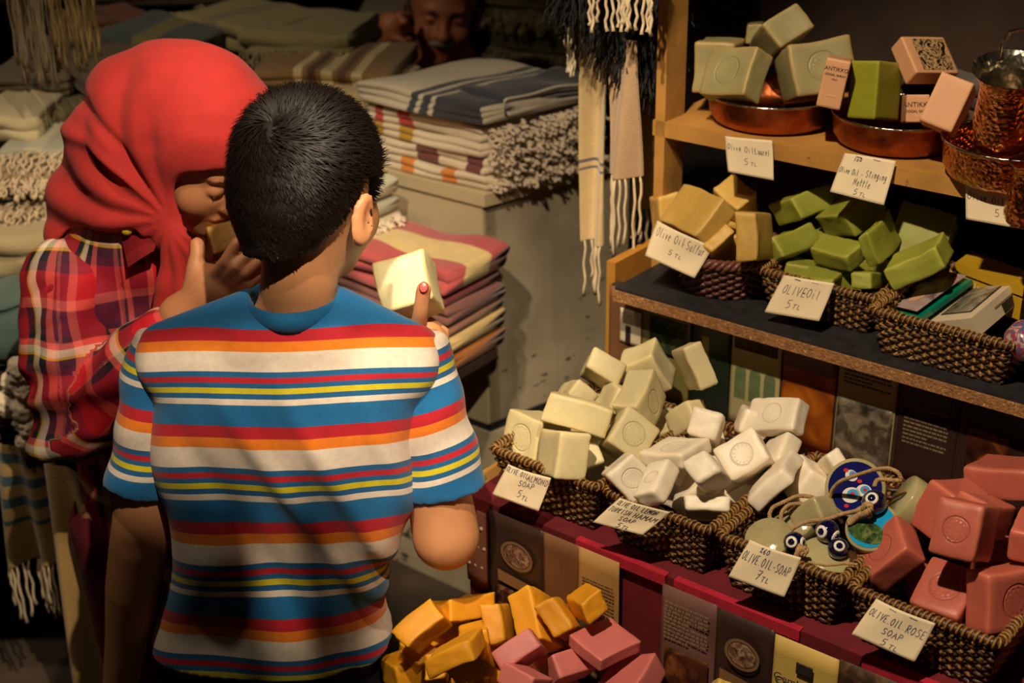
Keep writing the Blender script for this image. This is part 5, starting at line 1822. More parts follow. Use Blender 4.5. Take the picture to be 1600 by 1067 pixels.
M_scarf1 = stripemat('scarf_cream', (214, 188, 138), [(.60, .615, (110, 100, 110)), (.64, .65, (110, 100, 110))])
M_scarf2 = stripemat('scarf_taupe', (188, 156, 120), [])
M_tas3 = plain('tassel_cream_tan', (206, 184, 148), .9, .15, 60, sheen=.3)
ya = 2.05
hanging('cream hanging scarf with a thin dark stripe, nearest the cabinet', (at(911, 40, ya), at(952, 42, ya - .02)), .33, M_scarf1, .02, 1, .085, M_tas3, 1)
hanging('taupe hanging scarf with long tassels between cream scarf and wooden post', (at(950, 60, ya - .06), at(1000, 62, ya - .10)), .20, M_scarf2, .02, 1, .115, M_tas3, 3)
hanging('tan hanging scarf partly behind the wooden post', (at(990, 60, ya + .02), at(1032, 62, ya - .01)), .26, M_scarf2, .02, 1, .06, M_tas3, 4)
hanging('cream scarf end with beige fringe at the top edge above the black fringe', (at(925, -60, ya - .13), at(1032, -60, ya - .19)), .045, M_scarf1, .02, 2, .045, M_tas3, 6)
# black fringed shawl
sh = thing('black_shawl', 'black fluffy fringed shawl hanging left of the wooden post', 'shawl', loc=tuple(at(960, 150, ya - .07)))
v = Vol(at(870, 180, ya - .07) - .02 - np.array([0, .05, 0]), at(1050, -40, ya - .07) + np.array([.03, .12, .03]), .004)
blk = [(905, -10), (935, 10), (965, 40), (990, 60), (1012, 90), (1020, 10), (985, 0), (950, -20)]
for x, y in blk:
    v.ell(at(x, y, ya - .06), (.030, .018, .035), k=.02)
v.ell(at(1012, 60, ya - .06), (.022, .016, .075), k=.02)
Vv, Q = v.mesh()
Vv = Vv + .004 * np.stack([noise(Vv, 160, 1), noise(Vv, 160, 2), noise(Vv, 160, 3)], -1)
M_black = plain('black_wool', (14, 13, 14), .95, .3, 60, sheen=.1)
mesh('knit', Vv, Q, M_black, sh, True)
Nn = normals(Vv, Q)
mb = MB()
rr = np.random.RandomState(4)
for i in rr.choice(len(Vv), 900):
    strand(mb, Vv[i], Nn[i] + np.array([0, 0, -.8]), .03 * (.5 + rr.rand()), .0011, rr, 3, .002, .8, 4)
mb.build('fringe', M_black, sh, True)
mb = MB()
for px, py in ((884, 20), (887, 60), (890, 66)):
    for i in range(5):
        strand(mb, at(px + 2 * i, py, ya - .03), (0, 0, -1), .05, .0018, rr, 4, .003, 0)
tag(mb.build('white_tassel', M_tassel, None, True), 'white tassel hanging left of the black shawl', 'tassel')

# ================================================================== LEFT TABLE AND BACKGROUND TOWELS
M_board = plain('table_board', (60, 46, 34), .8, .3, 8)


def wtowel(pl, pr, y0, y1, depth, h, label, mat, folds=2, **kw):
    """towel whose front bottom edge runs between two pixels at distances y0, y1"""
    a, b = at(pl[0], pl[1], y0), at(pr[0], pr[1], y1)
    d = b - a
    hor = np.array([d[0], d[1], 0])
    nrm = np.array([-hor[1], hor[0], 0])
    nrm /= np.linalg.norm(nrm)
    if nrm[1] < 0:
        nrm = -nrm
    return towel(label, a, d, nrm * depth, h, mat, folds, **kw)


C_ol, C_te, C_pa, C_br = (128, 114, 68), (62, 76, 78), (196, 182, 140), (136, 100, 62)
wtowel((275, 62), (400, 92), 2.95, 2.80, .22, .055, 'pale olive waffle towel with curly fringe at its left, behind red headscarf', stripemat('t_olive1', (150, 140, 94), [(.32, .52, (136, 122, 92))]), 2, fringe='left', fringe_mat=M_tassel2, flen=.05, seed=50)
wtowel((385, 100), (548, 104), 2.78, 2.74, .24, .032, 'pale olive folded towel, lower one behind the two children', stripemat('t_olive2', (140, 132, 90), []), 1, fringe='front', fringe_mat=M_tassel2, flen=.05, seed=51)
wtowel((372, 78), (545, 84), 2.80, 2.76, .24, .036, 'pale olive folded towel stacked on a similar one, upper', stripemat('t_olive3', (148, 140, 96), []), 1, seed=52)
wtowel((395, 138), (610, 146), 2.62, 2.58, .26, .036, 'tan folded towel with brown and cream stripes behind the boy\'s head', stripemat('t_tan', (150, 116, 70), [(.30, .36, (220, 200, 150)), (.40, .46, (92, 62, 40)), (.50, .58, (220, 200, 150)), (.62, .68, (110, 78, 50)), (.72, .8, (220, 200, 150))]), 2, seed=53)
wtowel((430, 168), (612, 176), 2.56, 2.52, .24, .028, 'cream towel with a yellow stripe just right of the boy\'s hair', stripemat('t_cream2', (206, 184, 132), [(.85, .9, (196, 160, 60))]), 2, seed=54)
wtowel((160, 82), (290, 112), 2.75, 2.70, .2, .045, 'teal and olive rolled towel left of the red headscarf', stripemat('t_teal', (70, 80, 76), [(.35, .62, (118, 110, 62))]), 1, seed=55)
wtowel((118, 78), (250, 62), 3.0, 3.1, .2, .05, 'rust orange fringed towel at upper left behind the teal one', stripemat('t_rust', (112, 56, 26), [(.1, .2, (150, 110, 50)), (.5, .55, (60, 40, 30))]), 3, fringe='front', fringe_mat=M_tassel2, flen=.06, seed=56)
wtowel((178, 118), (300, 140), 2.68, 2.66, .2, .034, 'dark plum rolled towel under the teal one', stripemat('t_plum', (44, 30, 30), []), 1, seed=57)
wtowel((62, 92), (140, 165), 2.75, 2.55, .2, .045, 'brown grey towel slanting down at upper left', stripemat('t_brgrey', (92, 80, 60), [(.3, .4, (60, 50, 40))]), 3, seed=58)
wtowel((-30, 160), (110, 152), 2.6, 2.6, .25, .038, 'grey brown folded towel pile top at left edge', stripemat('t_grey', (110, 98, 78), [(.6, .8, (70, 62, 50))]), 3, seed=59)
wtowel((20, 218), (160, 205), 2.5, 2.5, .25, .040, 'olive brown folded towel above the pale ones at left', stripemat('t_olb', (110, 98, 60), []), 2, seed=60)
wtowel((-40, 222), (60, 226), 2.42, 2.42, .2, .045, 'pale cream towel lit from above at left edge', stripemat('t_cr3', (206, 192, 150), []), 2, seed=61)
wtowel((0, 268), (140, 258), 2.36, 2.36, .25, .036, 'pale blue-grey towel in the left pile', stripemat('t_bg', (166, 164, 142), [(.3, .5, (186, 180, 150))]), 2, fringe='front', flen=.05, seed=62, fringe_mat=M_tas3)
for i in range(5):
    c = [(150, 128, 96), (120, 108, 84), (170, 152, 118), (92, 80, 60), (140, 120, 92)][i]
    wtowel((-50, 296 + i * 20), (105, 290 + i * 20), 2.32, 2.32, .25, .020, ['thin tan towel, first below the blue-grey one at left', 'thin grey brown towel, second below the blue-grey one at left', 'thin beige towel in the middle of the left pile', 'thin dark brown towel low in the left pile', 'thin brown towel just above the big beige one'][i],
           stripemat('t_thin%d' % i, c, []), 2, fringe='right' if i % 2 else 'front', flen=.035, seed=63 + i, fringe_mat=M_tas3, sag=.006)
wtowel((-60, 442), (110, 432), 2.22, 2.22, .3, .075, 'large soft beige folded blanket at left edge below the pile', stripemat('t_beige', (176, 158, 118), []), 2, seed=70)
wtowel((-60, 590), (60, 575), 2.06, 2.06, .25, .10, 'teal grey woven towel at left edge beside the plaid shirt', stripemat('t_teal2', (74, 98, 92), [], weave=200), 1, seed=71)
tb = at(-40, 600, 2.05)
tab = thing('display_table', 'dark display table at left carrying the towel piles', 'table', loc=(-1.1, 2.6, 0))
MB().box((-1.75, 2.03, .60), (1.28, 0, 0), (0, 1.6, 0), (0, 0, .03)).build('tabletop', M_board, tab)
for x, y in ((-1.7, 2.08), (-.56, 2.08), (-1.7, 3.55), (-.56, 3.55)):
    MB().box((x, y, 0), (.05, 0, 0), (0, .05, 0), (0, 0, .60)).build('leg', M_board, tab)
bb = thing('towel_bench', 'long dark bench behind the table, under the back row of towels', 'bench', loc=(-.7, 3, 0))
MB().box((-1.9, 2.24, .635), (1.60, 0, 0), (0, .62, 0), (0, 0, .095)).build('seat_board', M_board, bb)

# tasselled white garment ends and hanging cloths at the lower left
hanging('white cloth with pale blue-green stripes hanging at lower left edge', (at(-20, 690, 1.98), at(75, 700, 1.96)), .22, stripemat('cl_stripe', (172, 140, 84), [(.06, .14, (52, 84, 92)), (.24, .32, (52, 84, 92)), (.42, .50, (52, 84, 92)), (.60, .64, (52, 84, 92))]), .03, 2, .10, M_tas3, 11)
hanging('long cream cloth hanging between striped cloth and the boy\'s arm', (at(62, 712, 1.90), at(170, 745, 1.88)), .62, stripemat('cl_cream', (178, 144, 84), []), .045, 2, 0, None, 12)
hanging('dark red tartan cloth hanging behind the tassels at left edge', (at(-10, 640, 2.0), at(58, 650, 2.0)), .05, stripemat('cl_tartan', (60, 20, 22), [(.4, .5, (120, 100, 70))]), .02, 1, 0, None, 13)
tsl = thing('wool_tassels', 'cluster of fluffy cream wool tassels below the teal towel', 'tassels', loc=tuple(at(25, 690, 1.95)))
v = Vol(at(-15, 700, 1.95) - np.array([.02, .05, .02]), at(60, 560, 1.95) + np.array([.02, .06, .02]), .003)
for x, y, r_ in ((30, 580, .022), (14, 598, .016), (36, 608, .020), (10, 632, .020), (34, 640, .020), (44, 668, .018), (30, 660, .014), (38, 690, .016)):
    c = at(x, y, 1.95)
    v.ell(c, (r_ * .8, r_ * .8, r_ * 1.15), k=.003)
Vv, Q = v.mesh()
Vv = Vv + .0018 * np.stack([noise(Vv, 500, 1), noise(Vv, 500, 2), noise(Vv, 500, 3)], -1)
mesh('wool', Vv, Q, M_tassel, tsl, True)

# upper left hanging scarves
hanging('greyish fringed scarf hanging at the upper left corner', (at(-12, -120, 2.35), at(56, -118, 2.33)), .10, stripemat('hs1', (118, 104, 78), []), .02, 2, .15, plain('tas_grey', (132, 116, 90), .9, .2, 60), 21, strands=30)
hanging('olive yellow fringed scarf hanging second at the upper left', (at(52, -120, 2.32), at(122, -118, 2.30)), .09, stripemat('hs2', (112, 92, 44), []), .02, 2, .13, plain('tas_olive', (126, 106, 62), .9, .2, 60), 22, strands=30)

# back shelving with dim towels
bs = thing('back_shelves', 'dark wooden shelves along the back wall of the shop', 'shelves', loc=(-.3, 4.2, 0))
for z in (.45, .88, 1.32):
    MB().box((-1.9, 3.95, z - .02), (3.2, 0, 0), (0, .5, 0), (0, 0, .02)).build('shelf', M_darkwood, bs)
for x in (-1.9, -.7, .5, 1.28):
    MB().box((x, 3.95, 0), (.03, 0, 0), (0, .5, 0), (0, 0, 1.9)).build('upright', M_darkwood, bs)
cols = [(120, 108, 72), (92, 84, 62), (138, 124, 84), (80, 66, 48), (110, 92, 60)]
nms = ['dim olive towel on the back shelf right of the man, lowest', 'dim brown towel on the back shelf right of the man, second up', 'dim sand towel on the back shelf right of the man, third up', 'dim dark towel on the back shelf right of the man, fourth up', 'dim tan towel on the back shelf right of the man, topmost']
for i in range(5):
    wtowel((760 + 6 * (i % 2), 96 - i * 22), (905, 112 - i * 22), 3.6, 3.5, .25, .034, nms[i], stripemat('bk%d' % i, cols[i], [(.4, .5, cols[(i + 2) % 5])]), 2, fringe='front' if i in (0, 3) else None, fringe_mat=M_tassel2, flen=.05, seed=90 + i)
wtowel((560, 40), (640, 34), 3.7, 3.7, .25, .03, 'pale folded cloth on the back shelf above the man\'s hand', stripemat('bkw', (150, 140, 110), []), 2, seed=97)
wtowel((150, 14), (420, 4), 3.3, 3.3, .25, .03, 'dim brown cloth roll on the back shelf above the headscarf', stripemat('bkr', (64, 46, 28), []), 2, seed=98)
wtowel((560, 140), (760, 146), 2.85, 2.85, .12, .02, 'dark red folded cloth in front of the man', stripemat('bkd', (40, 16, 14), []), 2, seed=99)

# dark stack of newspapers behind the top shelf soaps
for i in range(4):
    a = S(.24 + .01 * (i % 2), -.60, ZC + .001 + i * .016)
    towel(['dark folded paper stack lowest at the back of the top shelf', 'dark folded paper second in the stack on the top shelf', 'dark folded paper third in the stack on top shelf', 'dark folded paper with pale edge on top of the top shelf stack'][i], a, U * .20, -N * .09, .015, stripemat('np%d' % i, (48, 38, 32), [(.45, .6, (84, 62, 46))]), 1, None, .005, 110 + i, name='folded_paper')

# unseen rail and scarves, added to throw uneven shade on the boy's back
rail = thing('added_shade_rail', 'thin dark rail added out of view above, carrying two scarves that shade the boy', 'rail', loc=(.1, .6, 2.09))
MB().tube(np.array([(-.25, .6, 2.13), (.55, .6, 2.09)]), .006, 8).build('rod', M_darkwood, rail)
for xr in (-.25, .55):
    MB().tube(np.array([(xr, .6, 2.13 - (xr > 0) * .04), (xr, .6, 3.0)]), .003, 6).build('cord', M_darkwood, rail)
hanging('narrow taupe scarf added above the frame to shade the striped shirt, left one on the rail', ((.022, .6, 2.045), (.086, .6, 2.035)), .30, M_scarf2, .004, 1, .05, M_tas3, 31, taper=-.2)
hanging('narrow taupe scarf added above the frame to shade the striped shirt, right one on the rail', ((.099, .6, 2.035), (.128, .6, 2.02)), .30, M_scarf2, .004, 1, .05, M_tas3, 32, taper=0)

# ================================================================== PEOPLE
def skinmat(name, rgb, freckle=.08):
    m, nt, b = nodes(name)
    c = lin(rgb)
    tc = mk(nt, 'ShaderNodeTexCoord')
    nz = mk(nt, 'ShaderNodeTexNoise', i_Scale=40.0, i_Detail=5.0)
    nt.links.new(tc.outputs['Object'], nz.inputs['Vector'])
    col = ramp(nt, nz.outputs['Fac'], [(.3, (c[0] * (1 - freckle), c[1] * (1 - freckle * 1.5), c[2] * (1 - freckle * 1.5))), (.7, c)])
    a = mk(nt, 'ShaderNodeAttribute', attribute_name='tint')
    sx = mk(nt, 'ShaderNodeSeparateXYZ')
    nt.links.new(a.outputs['Vector'], sx.inputs[0])
    col = mixc(nt, sx.outputs[0], col, (c[0] * .95, c[1] * .5, c[2] * .5))     # lips, cheeks, fingertips
    col = mixc(nt, sx.outputs[1], col, lin((30, 20, 16)))                         # brows, lashes
    nt.links.new(col, b.inputs['Base Color'])
    b.inputs['Roughness'].default_value = .5
    b.inputs['Subsurface Weight'].default_value = .2
    b.inputs['Subsurface Radius'].default_value = (1, .35, .2)
    b.inputs['Subsurface Scale'].default_value = .006
    n3 = mk(nt, 'ShaderNodeTexNoise', i_Scale=500.0, i_Detail=3.0)
    nt.links.new(tc.outputs['Object'], n3.inputs['Vector'])
    bp = mk(nt, 'ShaderNodeBump', i_Strength=.15, i_Distance=.001)
    nt.links.new(n3.outputs['Fac'], bp.inputs['Height'])
    nt.links.new(bp.outputs[0], b.inputs['Normal'])
    return m


def face_axes(yaw, pitch, roll=0.0):
    """yaw: 0 looks away from the camera (+Y), 90 to the right (+X), 180 at the camera; pitch down positive"""
    y, p = math.radians(yaw), math.radians(pitch)
    f = np.array([math.sin(y) * math.cos(p), math.cos(y) * math.cos(p), -math.sin(p)])
    h = np.array([math.sin(y) * math.sin(p), math.cos(y) * math.sin(p), math.cos(p)])
    s = np.cross(f, h)                           # the person's right
    if roll:
        a = math.radians(roll)
        h, s = h * math.cos(a) + s * math.sin(a), s * math.cos(a) - h * math.sin(a)
    return f, h, s


def head(v, O, f, h, s, k=1.0, face=True, closed=False, nose=1.0):
    """head with ears, and a face; O is the middle of the skull, k the scale (1 = adult)"""
    R = np.stack([s, f, h], 1)

    def P(a, b, c):                              # right, forward, up
        return O + k * (s * a + f * b + h * c)
    v.ell(P(0, -.008, .010), np.array([.074, .092, .086]) * k, R, .01)
    v.ell(P(0, -.045, -.028), np.array([.058, .048, .055]) * k, R, .02 * k)
    v.ell(P(0, .030, -.045), np.array([.058, .062, .066]) * k, R, .02 * k)
    v.ell(P(0, .048, -.088), np.array([.040, .042, .036]) * k, R, .022 * k)
    v.ell(P(0, .072, -.108), np.array([.020, .018, .017]) * k, R, .02 * k)
    for q in (-1, 1):
        v.ell(P(.036 * q, .058, -.050), np.array([.024, .022, .026]) * k, R, .02 * k)     # cheeks
    if face:
        v.ell(P(0, .072, .004), np.array([.048, .016, .012]) * k, R, .015 * k)            # brow
        for q in (-1, 1):
            v.ell(P(.030 * q, .088, -.018), np.array([.017, .014, .012]) * k, R, .010 * k, sub=True)
            v.ell(P(.030 * q, .0735, -.018), np.array([.0145, .013, .0125]) * k, R, .003 * k)
            if closed:
                pts = [P(q * (.030 + x), .0868 - 22 * x * x, -.0225 - .002 + 12 * x * x) for x in (-.012, -.006, 0, .006, .012)]
                v.chain(pts, [.0012 * k] * 5, .001)
        v.cap(P(0, .084, -.012), P(0, .103, -.044), .0075 * k, .0098 * k, .010 * k)
        v.ell(P(0, .104, -.047), np.array([.0105, .0095, .0085]) * k * nose, R, .008 * k)
        for q in (-1, 1):
            v.ell(P(.0125 * q, .094, -.049), np.array([.0065, .008, .0065]) * k * nose, R, .006 * k)
            v.ell(P(.0065 * q, .100, -.055), np.array([.003, .004, .003]) * k, R, .003 * k, sub=True)
        v.ell(P(0, .088, -.070), np.array([.023, .010, .0065]) * k, R, .006 * k)
        v.ell(P(0, .086, -.081), np.array([.019, .010, .0070]) * k, R, .006 * k)
        v.ell(P(0, .099, -.0755), np.array([.021, .006, .0014]) * k, R, .003 * k, sub=True)
    for q in (-1, 1):
        c = P(.075 * q, -.006, -.040)
        tilt = f * -.12 + h
        Re = np.stack([s * q * .8 - f * .45, f + s * q * .35, tilt], 1)
        Re /= np.linalg.norm(Re, axis=0)
        v.ell(c + s * q * .011 * k - f * .006 * k, np.array([.0058, .0160, .031]) * k, Re, .005 * k)
        v.ell(c + s * q * .019 * k - f * .001 * k + h * .004 * k, np.array([.0055, .0095, .020]) * k, Re, .005 * k, sub=True)
        v.ell(c + s * q * .004 * k - h * .024 * k, np.array([.006, .009, .009]) * k, Re, .006 * k)
    return P, R


def hand(v, wrist, palm, fingers, thumb, k=1.0, rw=.021):
    """palm: list of (point, radii, rot); fingers: list of chains [(p...)]; all world points"""
    for c, r, R in palm:
        v.ell(c, r, R, .012 * k)
        v.cap(wrist, c, rw * k, rw * .85 * k, .012 * k)
    for ch in fingers:
        n = len(ch)
        v.chain(ch, [.0088 * k - .0022 * k * i / (n - 1) for i in range(n)], .0045 * k)
    n = len(thumb)
    v.chain(thumb, [.0115 * k - .0020 * k * i / (n - 1) for i in range(n)], .006 * k)


def bodymesh(v, name, mat, parent, it=2, tintf=None):
    V, Q = v.mesh()
    V = v.relax(V, Q, it, .5)
    t = np.zeros_like(V)
    if tintf:
        t = tintf(V)
    return mesh(name, V, Q[:, ::-1] if flipped(V, Q) else Q, mat, parent, True, {'tint': t}), V, Q


def flipped(V, Q):
    a = V[Q[:, 0]]
    vol = np.einsum('ij,ij->i', a - V.mean(0), np.cross(V[Q[:, 2]] - a, V[Q[:, 3]] - V[Q[:, 1]])).sum()
    return vol < 0


def near(V, p, r):
    return np.clip(1 - np.linalg.norm(V - p, axis=1) / r, 0, 1)


# ------------------------------------------------------------------ the boy
boy = thing('person', 'boy with short dark hair in a striped T-shirt seen from behind, holding cream soap', 'person', loc=(-.30, 1.53, 0))
SKB = skinmat('skin_boy', (206, 148, 104))
BO = at(483, 272, 1.572)
BF, BH, BS = face_axes(27, 16)
BK = 1.0
lo, hi = np.array([-.62, 1.30, -.002]), np.array([-.04, 1.82, 1.27])
v = Vol(lo, hi, ((.0036), (.0036), [(0, .008), (.5, .008), (.6, .0036), (2, .0036)]))
P_b, R_b = head(v, BO, BF, BH, BS, BK, face=True)
neck0, neck1 = at(470, 385, 1.545), at(462, 530, 1.525)
v.cap(neck0, neck1, .043, .047, .02)
shL, shR = at(252, 574, 1.535), at(645, 574, 1.535)
v.cap(neck1, (shL + neck1) / 2 + np.array([0, 0, .0]), .040, .036, .03)
v.cap(neck1, (shR + neck1) / 2, .040, .036, .03)
chest = at(450, 650, 1.53)
hipc = at(440, 1010, 1.53)
v.ell(chest, (.115, .070, .12), None, .03)
v.ell((chest + hipc) / 2, (.105, .068, .14), None, .03)
v.ell(hipc, (.112, .075, .09), None, .03)
v.cap(neck1, shL, .033, .030, .02)
v.cap(neck1, shR, .033, .030, .02)
# left arm hangs
elL = at(217, 852, 1.518)
wrL = at(186, 1085, 1.515)
v.chain([shL, elL * .5 + shL * .5, elL, elL * .72 + wrL * .28, elL * .4 + wrL * .6, wrL], [.031, .0365, .0365, .0350, .0275, .0215], .02)
hL = wrL + np.array([0, .01, -.055])
Rz = np.eye(3)
fing = []
for i in range(4):
    b_ = wrL + np.array([.002 + .0 * i, .028 - .018 * i, -.078])
    fing.append([b_, b_ + np.array([.006, .004, -.026]), b_ + np.array([.014, .004, -.044 + .004 * abs(i - 1)])])
hand(v, wrL, [(hL, np.array([.015, .033, .042]), Rz)], fing, [wrL + np.array([.004, .026, -.03]), wrL + np.array([.012, .042, -.055]), wrL + np.array([.018, .044, -.075])], .9, .022)
# right arm: down to the elbow, then forward and up to the soap
elR = at(697, 838, 1.50)
wrR = at(672, 590, 1.60)
v.chain([shR, elR * .5 + shR * .5, elR], [.032, .0385, .0370], .02)
v.chain([elR, elR * .7 + wrR * .3, wrR], [.0370, .0325, .0215], .02)
pc = at(672, 545, 1.600)
ux_, uy_ = RT, UP
Rp = np.stack([RT * .9 + FW * .4, FW * .9 - RT * .4, UP], 1)
Rp /= np.linalg.norm(Rp, axis=0)
th_ = [at(658, 552, 1.575), at(652, 520, 1.560), at(658, 485, 1.548), at(662, 452, 1.546)]
fg = [
    [at(690, 540, 1.60), at(694, 520, 1.625), at(668, 500, 1.665), at(630, 480, 1.675)],
    [at(688, 552, 1.605), at(690, 540, 1.635), at(655, 525, 1.668), at(612, 505, 1.672)],
    [at(682, 565, 1.605), at(676, 556, 1.640), at(636, 535, 1.655), at(596, 512, 1.655)],
    [at(674, 576, 1.600), at(660, 566, 1.630), at(628, 545, 1.640), at(600, 528, 1.635)],
]
hand(v, wrR, [(pc, np.array([.024, .019, .034]), Rp)], fg, th_, .95, .0225)
# legs
kneeL, kneeR = np.array([-.395, 1.53, .36]), np.array([-.295, 1.53, .36])
anL, anR = np.array([-.400, 1.50, .07]), np.array([-.30, 1.50, .07])
for hp, kn, an in ((hipc + np.array([-.055, 0, -.06]), kneeL, anL), (hipc + np.array([.055, 0, -.06]), kneeR, anR)):
    v.chain([hp, kn], [.068, .045], .02)
    v.chain([kn, kn * .7 + an * .3, an], [.044, .046, .030], .02)
    v.cap(an, an + np.array([0, .10, -.035]), .030, .024, .02)


def boytint(V):
    t = np.zeros_like(V)
    t[:, 0] = np.clip(near(V, th_[-1], .012) * 1.2, 0, .5) + .5 * near(V, P_b(.074, -.01, -.02), .03)
    return t


bbody, Vb, Qb = bodymesh(v, 'body', SKB, boy, 1, boytint)
nl = MB().lathe([(1e-6, .0014), (.0040, .0010), (.0058, 0)], np.zeros(3), (0, 0, 1), 20)
nv = np.concatenate(nl.v)
tip = at(662, 449, 1.5385)
nd = UP * .95 + RT * .1
nf = -FW
nx_ = np.cross(nd, nf)
W = tip + nv[:, :1] * nx_ + nv[:, 1:2] * nd * 1.25 + nv[:, 2:] * nf
mesh('fingernail', W, nl.f, plain('nail_pink', (214, 96, 96), .3, .05, 60, coat=.5), bbody, True)

# hair: a cap over the skull, then thousands of short strands
M_hair = plain('hair_black', (22, 16, 14), .6, .3, 90)
vh = Vol(BO - .15, BO + np.array([.15, .15, .14]), .0034)
k = BK
vh.ell(P_b(0, -.008, .008), np.array([.0795, .098, .088]), R_b, .01)
vh.ell(P_b(0, -.048, -.030), np.array([.065, .054, .060]), R_b, .02)
vh.ell(P_b(0, .030, -.035), np.array([.062, .054, .062]), R_b, .02)
vh.cap(P_b(0, -.045, -.05), P_b(0, -.052, -.088), .050, .040, .02)


def hairline(a, b, c):
    """height above which hair grows, from the sideways and forward position on the head"""
    base = np.interp(b, [-.12, -.075, -.045, -.022, -.008, .012, .030, .05, .07, .12], [-.096, -.092, -.078, -.044, .006, .012, -.020, .012, .05, .075])
    return base


def cut(Pg):
    q = Pg - BO
    a, b, c = q @ BS, q @ BF, q @ BH
    return np.minimum(np.maximum(0.0, 0) + (c - hairline(a, b, c)), .05) * -1


sl = vh.region(BO - .2, BO + .2)
G_ = vh.grid(sl)
vh.F[sl] = np.maximum(vh.F[sl], cut(G_).astype(np.float32) * .6)
Vh, Qh = vh.mesh()
Vh = vh.relax(Vh, Qh, 2)
if flipped(Vh, Qh):
    Qh = Qh[:, ::-1]
Nh = normals(Vh, Qh)
Nh = Nh * np.sign(((Vh - BO) * Nh).sum(1).mean())
Vh2 = Vh + Nh * (.0012 * noise(Vh, 260, 5))[:, None]
hair = mesh('hair', Vh2, Qh, M_hair, boy, True)
rr = np.random.RandomState(11)
whorl = P_b(.004, -.088, .052)
wdir = (whorl - BO) / np.linalg.norm(whorl - BO)
NS = 15000
tri = Qh[rr.choice(len(Qh), NS)]
wt = rr.dirichlet((1, 1, 1, 1), NS)
base = (Vh[tri] * wt[..., None]).sum(1)
nrm = (Nh[tri] * wt[..., None]).sum(1)
nrm /= np.linalg.norm(nrm, axis=1)[:, None]
rel = base - whorl
flow = rel - (rel * nrm).sum(1)[:, None] * nrm
dist = np.linalg.norm(flow, axis=1)
flow /= dist[:, None] + 1e-6
sw = np.cross(nrm, flow)
ang = np.exp(-dist / .05) * 1.0 + .25 * noise(base, 60, 9) + rr.randn(NS) * .22
flow = flow * np.cos(ang)[:, None] + sw * np.sin(ang)[:, None]
cc = (base - BO) @ BH
Ls = np.interp(cc, [-.09, -.03, .04, .09], [.003, .008, .017, .022]) * (.7 + .6 * rr.rand(NS))
lift = np.interp(cc, [-.09, 0, .08], [.12, .22, .36])
wd = .00045 + .00025 * rr.rand(NS)
sd = np.cross(flow, nrm)
p0_ = base - nrm * .0008
p1_ = base + flow * (Ls * .45)[:, None] + nrm * (Ls * lift * .7)[:, None]
p2_ = base + flow * (Ls)[:, None] + nrm * (Ls * lift)[:, None] * .9 + rr.randn(NS, 3) * .0006
VV = np.stack([p0_ - sd * wd[:, None], p0_ + sd * wd[:, None], p1_ + sd * wd[:, None], p1_ - sd * wd[:, None],
               p2_ + sd * wd[:, None] * .3, p2_ - sd * wd[:, None] * .3], 1).reshape(-1, 3)
i6 = (np.arange(NS) * 6)[:, None]
FF = np.concatenate([i6 + np.array([0, 1, 2, 3]), i6 + np.array([3, 2, 4, 5])])
M_strand = plain('hair_strand', (19, 13, 11), .5, .4, 200)
for m_ in (M_hair, M_strand):
    m_.node_tree.nodes['Principled BSDF'].inputs['Specular IOR Level'].default_value = .22
mesh('hair_strands', VV, FF, M_strand, hair)

# ---- the T-shirt
SEQ = [(0, (184, 14, 38)), (.12, (232, 124, 16)), (.225, (226, 212, 198)), (.432, (10, 92, 148)), (.49, (184, 14, 38)), (.55, (10, 92, 148)), (.60, (206, 192, 20)),
       (.66, (10, 92, 148)), (.712, (226, 212, 198)), (.775, (6, 106, 168))]


def shirtmat(name, blue=False):
    m, nt, b = nodes(name)
    a = mk(nt, 'ShaderNodeAttribute', attribute_name='sv')
    fr = math_(nt, 'FRACT', a.outputs['Fac'])
    col = ramp(nt, fr, [(p, lin(c)) for p, c in SEQ], 'CONSTANT')
    if blue:
        col = ramp(nt, fr, [(0, lin((6, 116, 180))), (1, lin((6, 108, 170)))])
    tc = mk(nt, 'ShaderNodeTexCoord')
    nz = mk(nt, 'ShaderNodeTexNoise', i_Scale=120.0, i_Detail=5.0)
    nt.links.new(tc.outputs['Object'], nz.inputs['Vector'])
    col = mixc(nt, 1.0, col, ramp(nt, nz.outputs['Fac'], [(.3, (.86,) * 3), (.7, (1, 1, 1))]), 'MULTIPLY')
    nt.links.new(col, b.inputs['Base Color'])
    b.inputs['Roughness'].default_value = .85
    b.inputs['Sheen Weight'].default_value = .15
    n3 = mk(nt, 'ShaderNodeTexNoise', i_Scale=900.0, i_Detail=2.0)
    nt.links.new(tc.outputs['Object'], n3.inputs['Vector'])
    bp = mk(nt, 'ShaderNodeBump', i_Strength=.25, i_Distance=.001)
    nt.links.new(n3.outputs['Fac'], bp.inputs['Height'])
    nt.links.new(bp.outputs[0], b.inputs['Normal'])
    return m


M_shirt = shirtmat('striped_jersey')
M_shirtb = shirtmat('blue_jersey', True)
ROWS = [(498, 372, 560, .050), (512, 300, 610, .062), (528, 262, 648, .070), (548, 246, 664, .078), (580, 240, 668, .086), (640, 240, 668, .092), (700, 248, 654, .093), (780, 262, 634, .092),
        (850, 270, 616, .092), (950, 258, 606, .096), (1000, 246, 612, .100), (1040, 236, 620, .104), (1075, 228, 624, .106)]
YS = 1.53
rz, ra, rb_, rc = [], [], [], []
for y, xl, xr, bd in ROWS[::-1]:
    a_, b_ = at(xl, y, YS), at(xr, y, YS)
    rz.append((a_[2] + b_[2]) / 2)
    ra.append((b_[0] - a_[0]) / 2)
    rc.append((a_[0] + b_[0]) / 2)
    rb_.append(bd)
zhem = at(440, 1060, 1.44)[2]
ztop = rz[-1] + .004


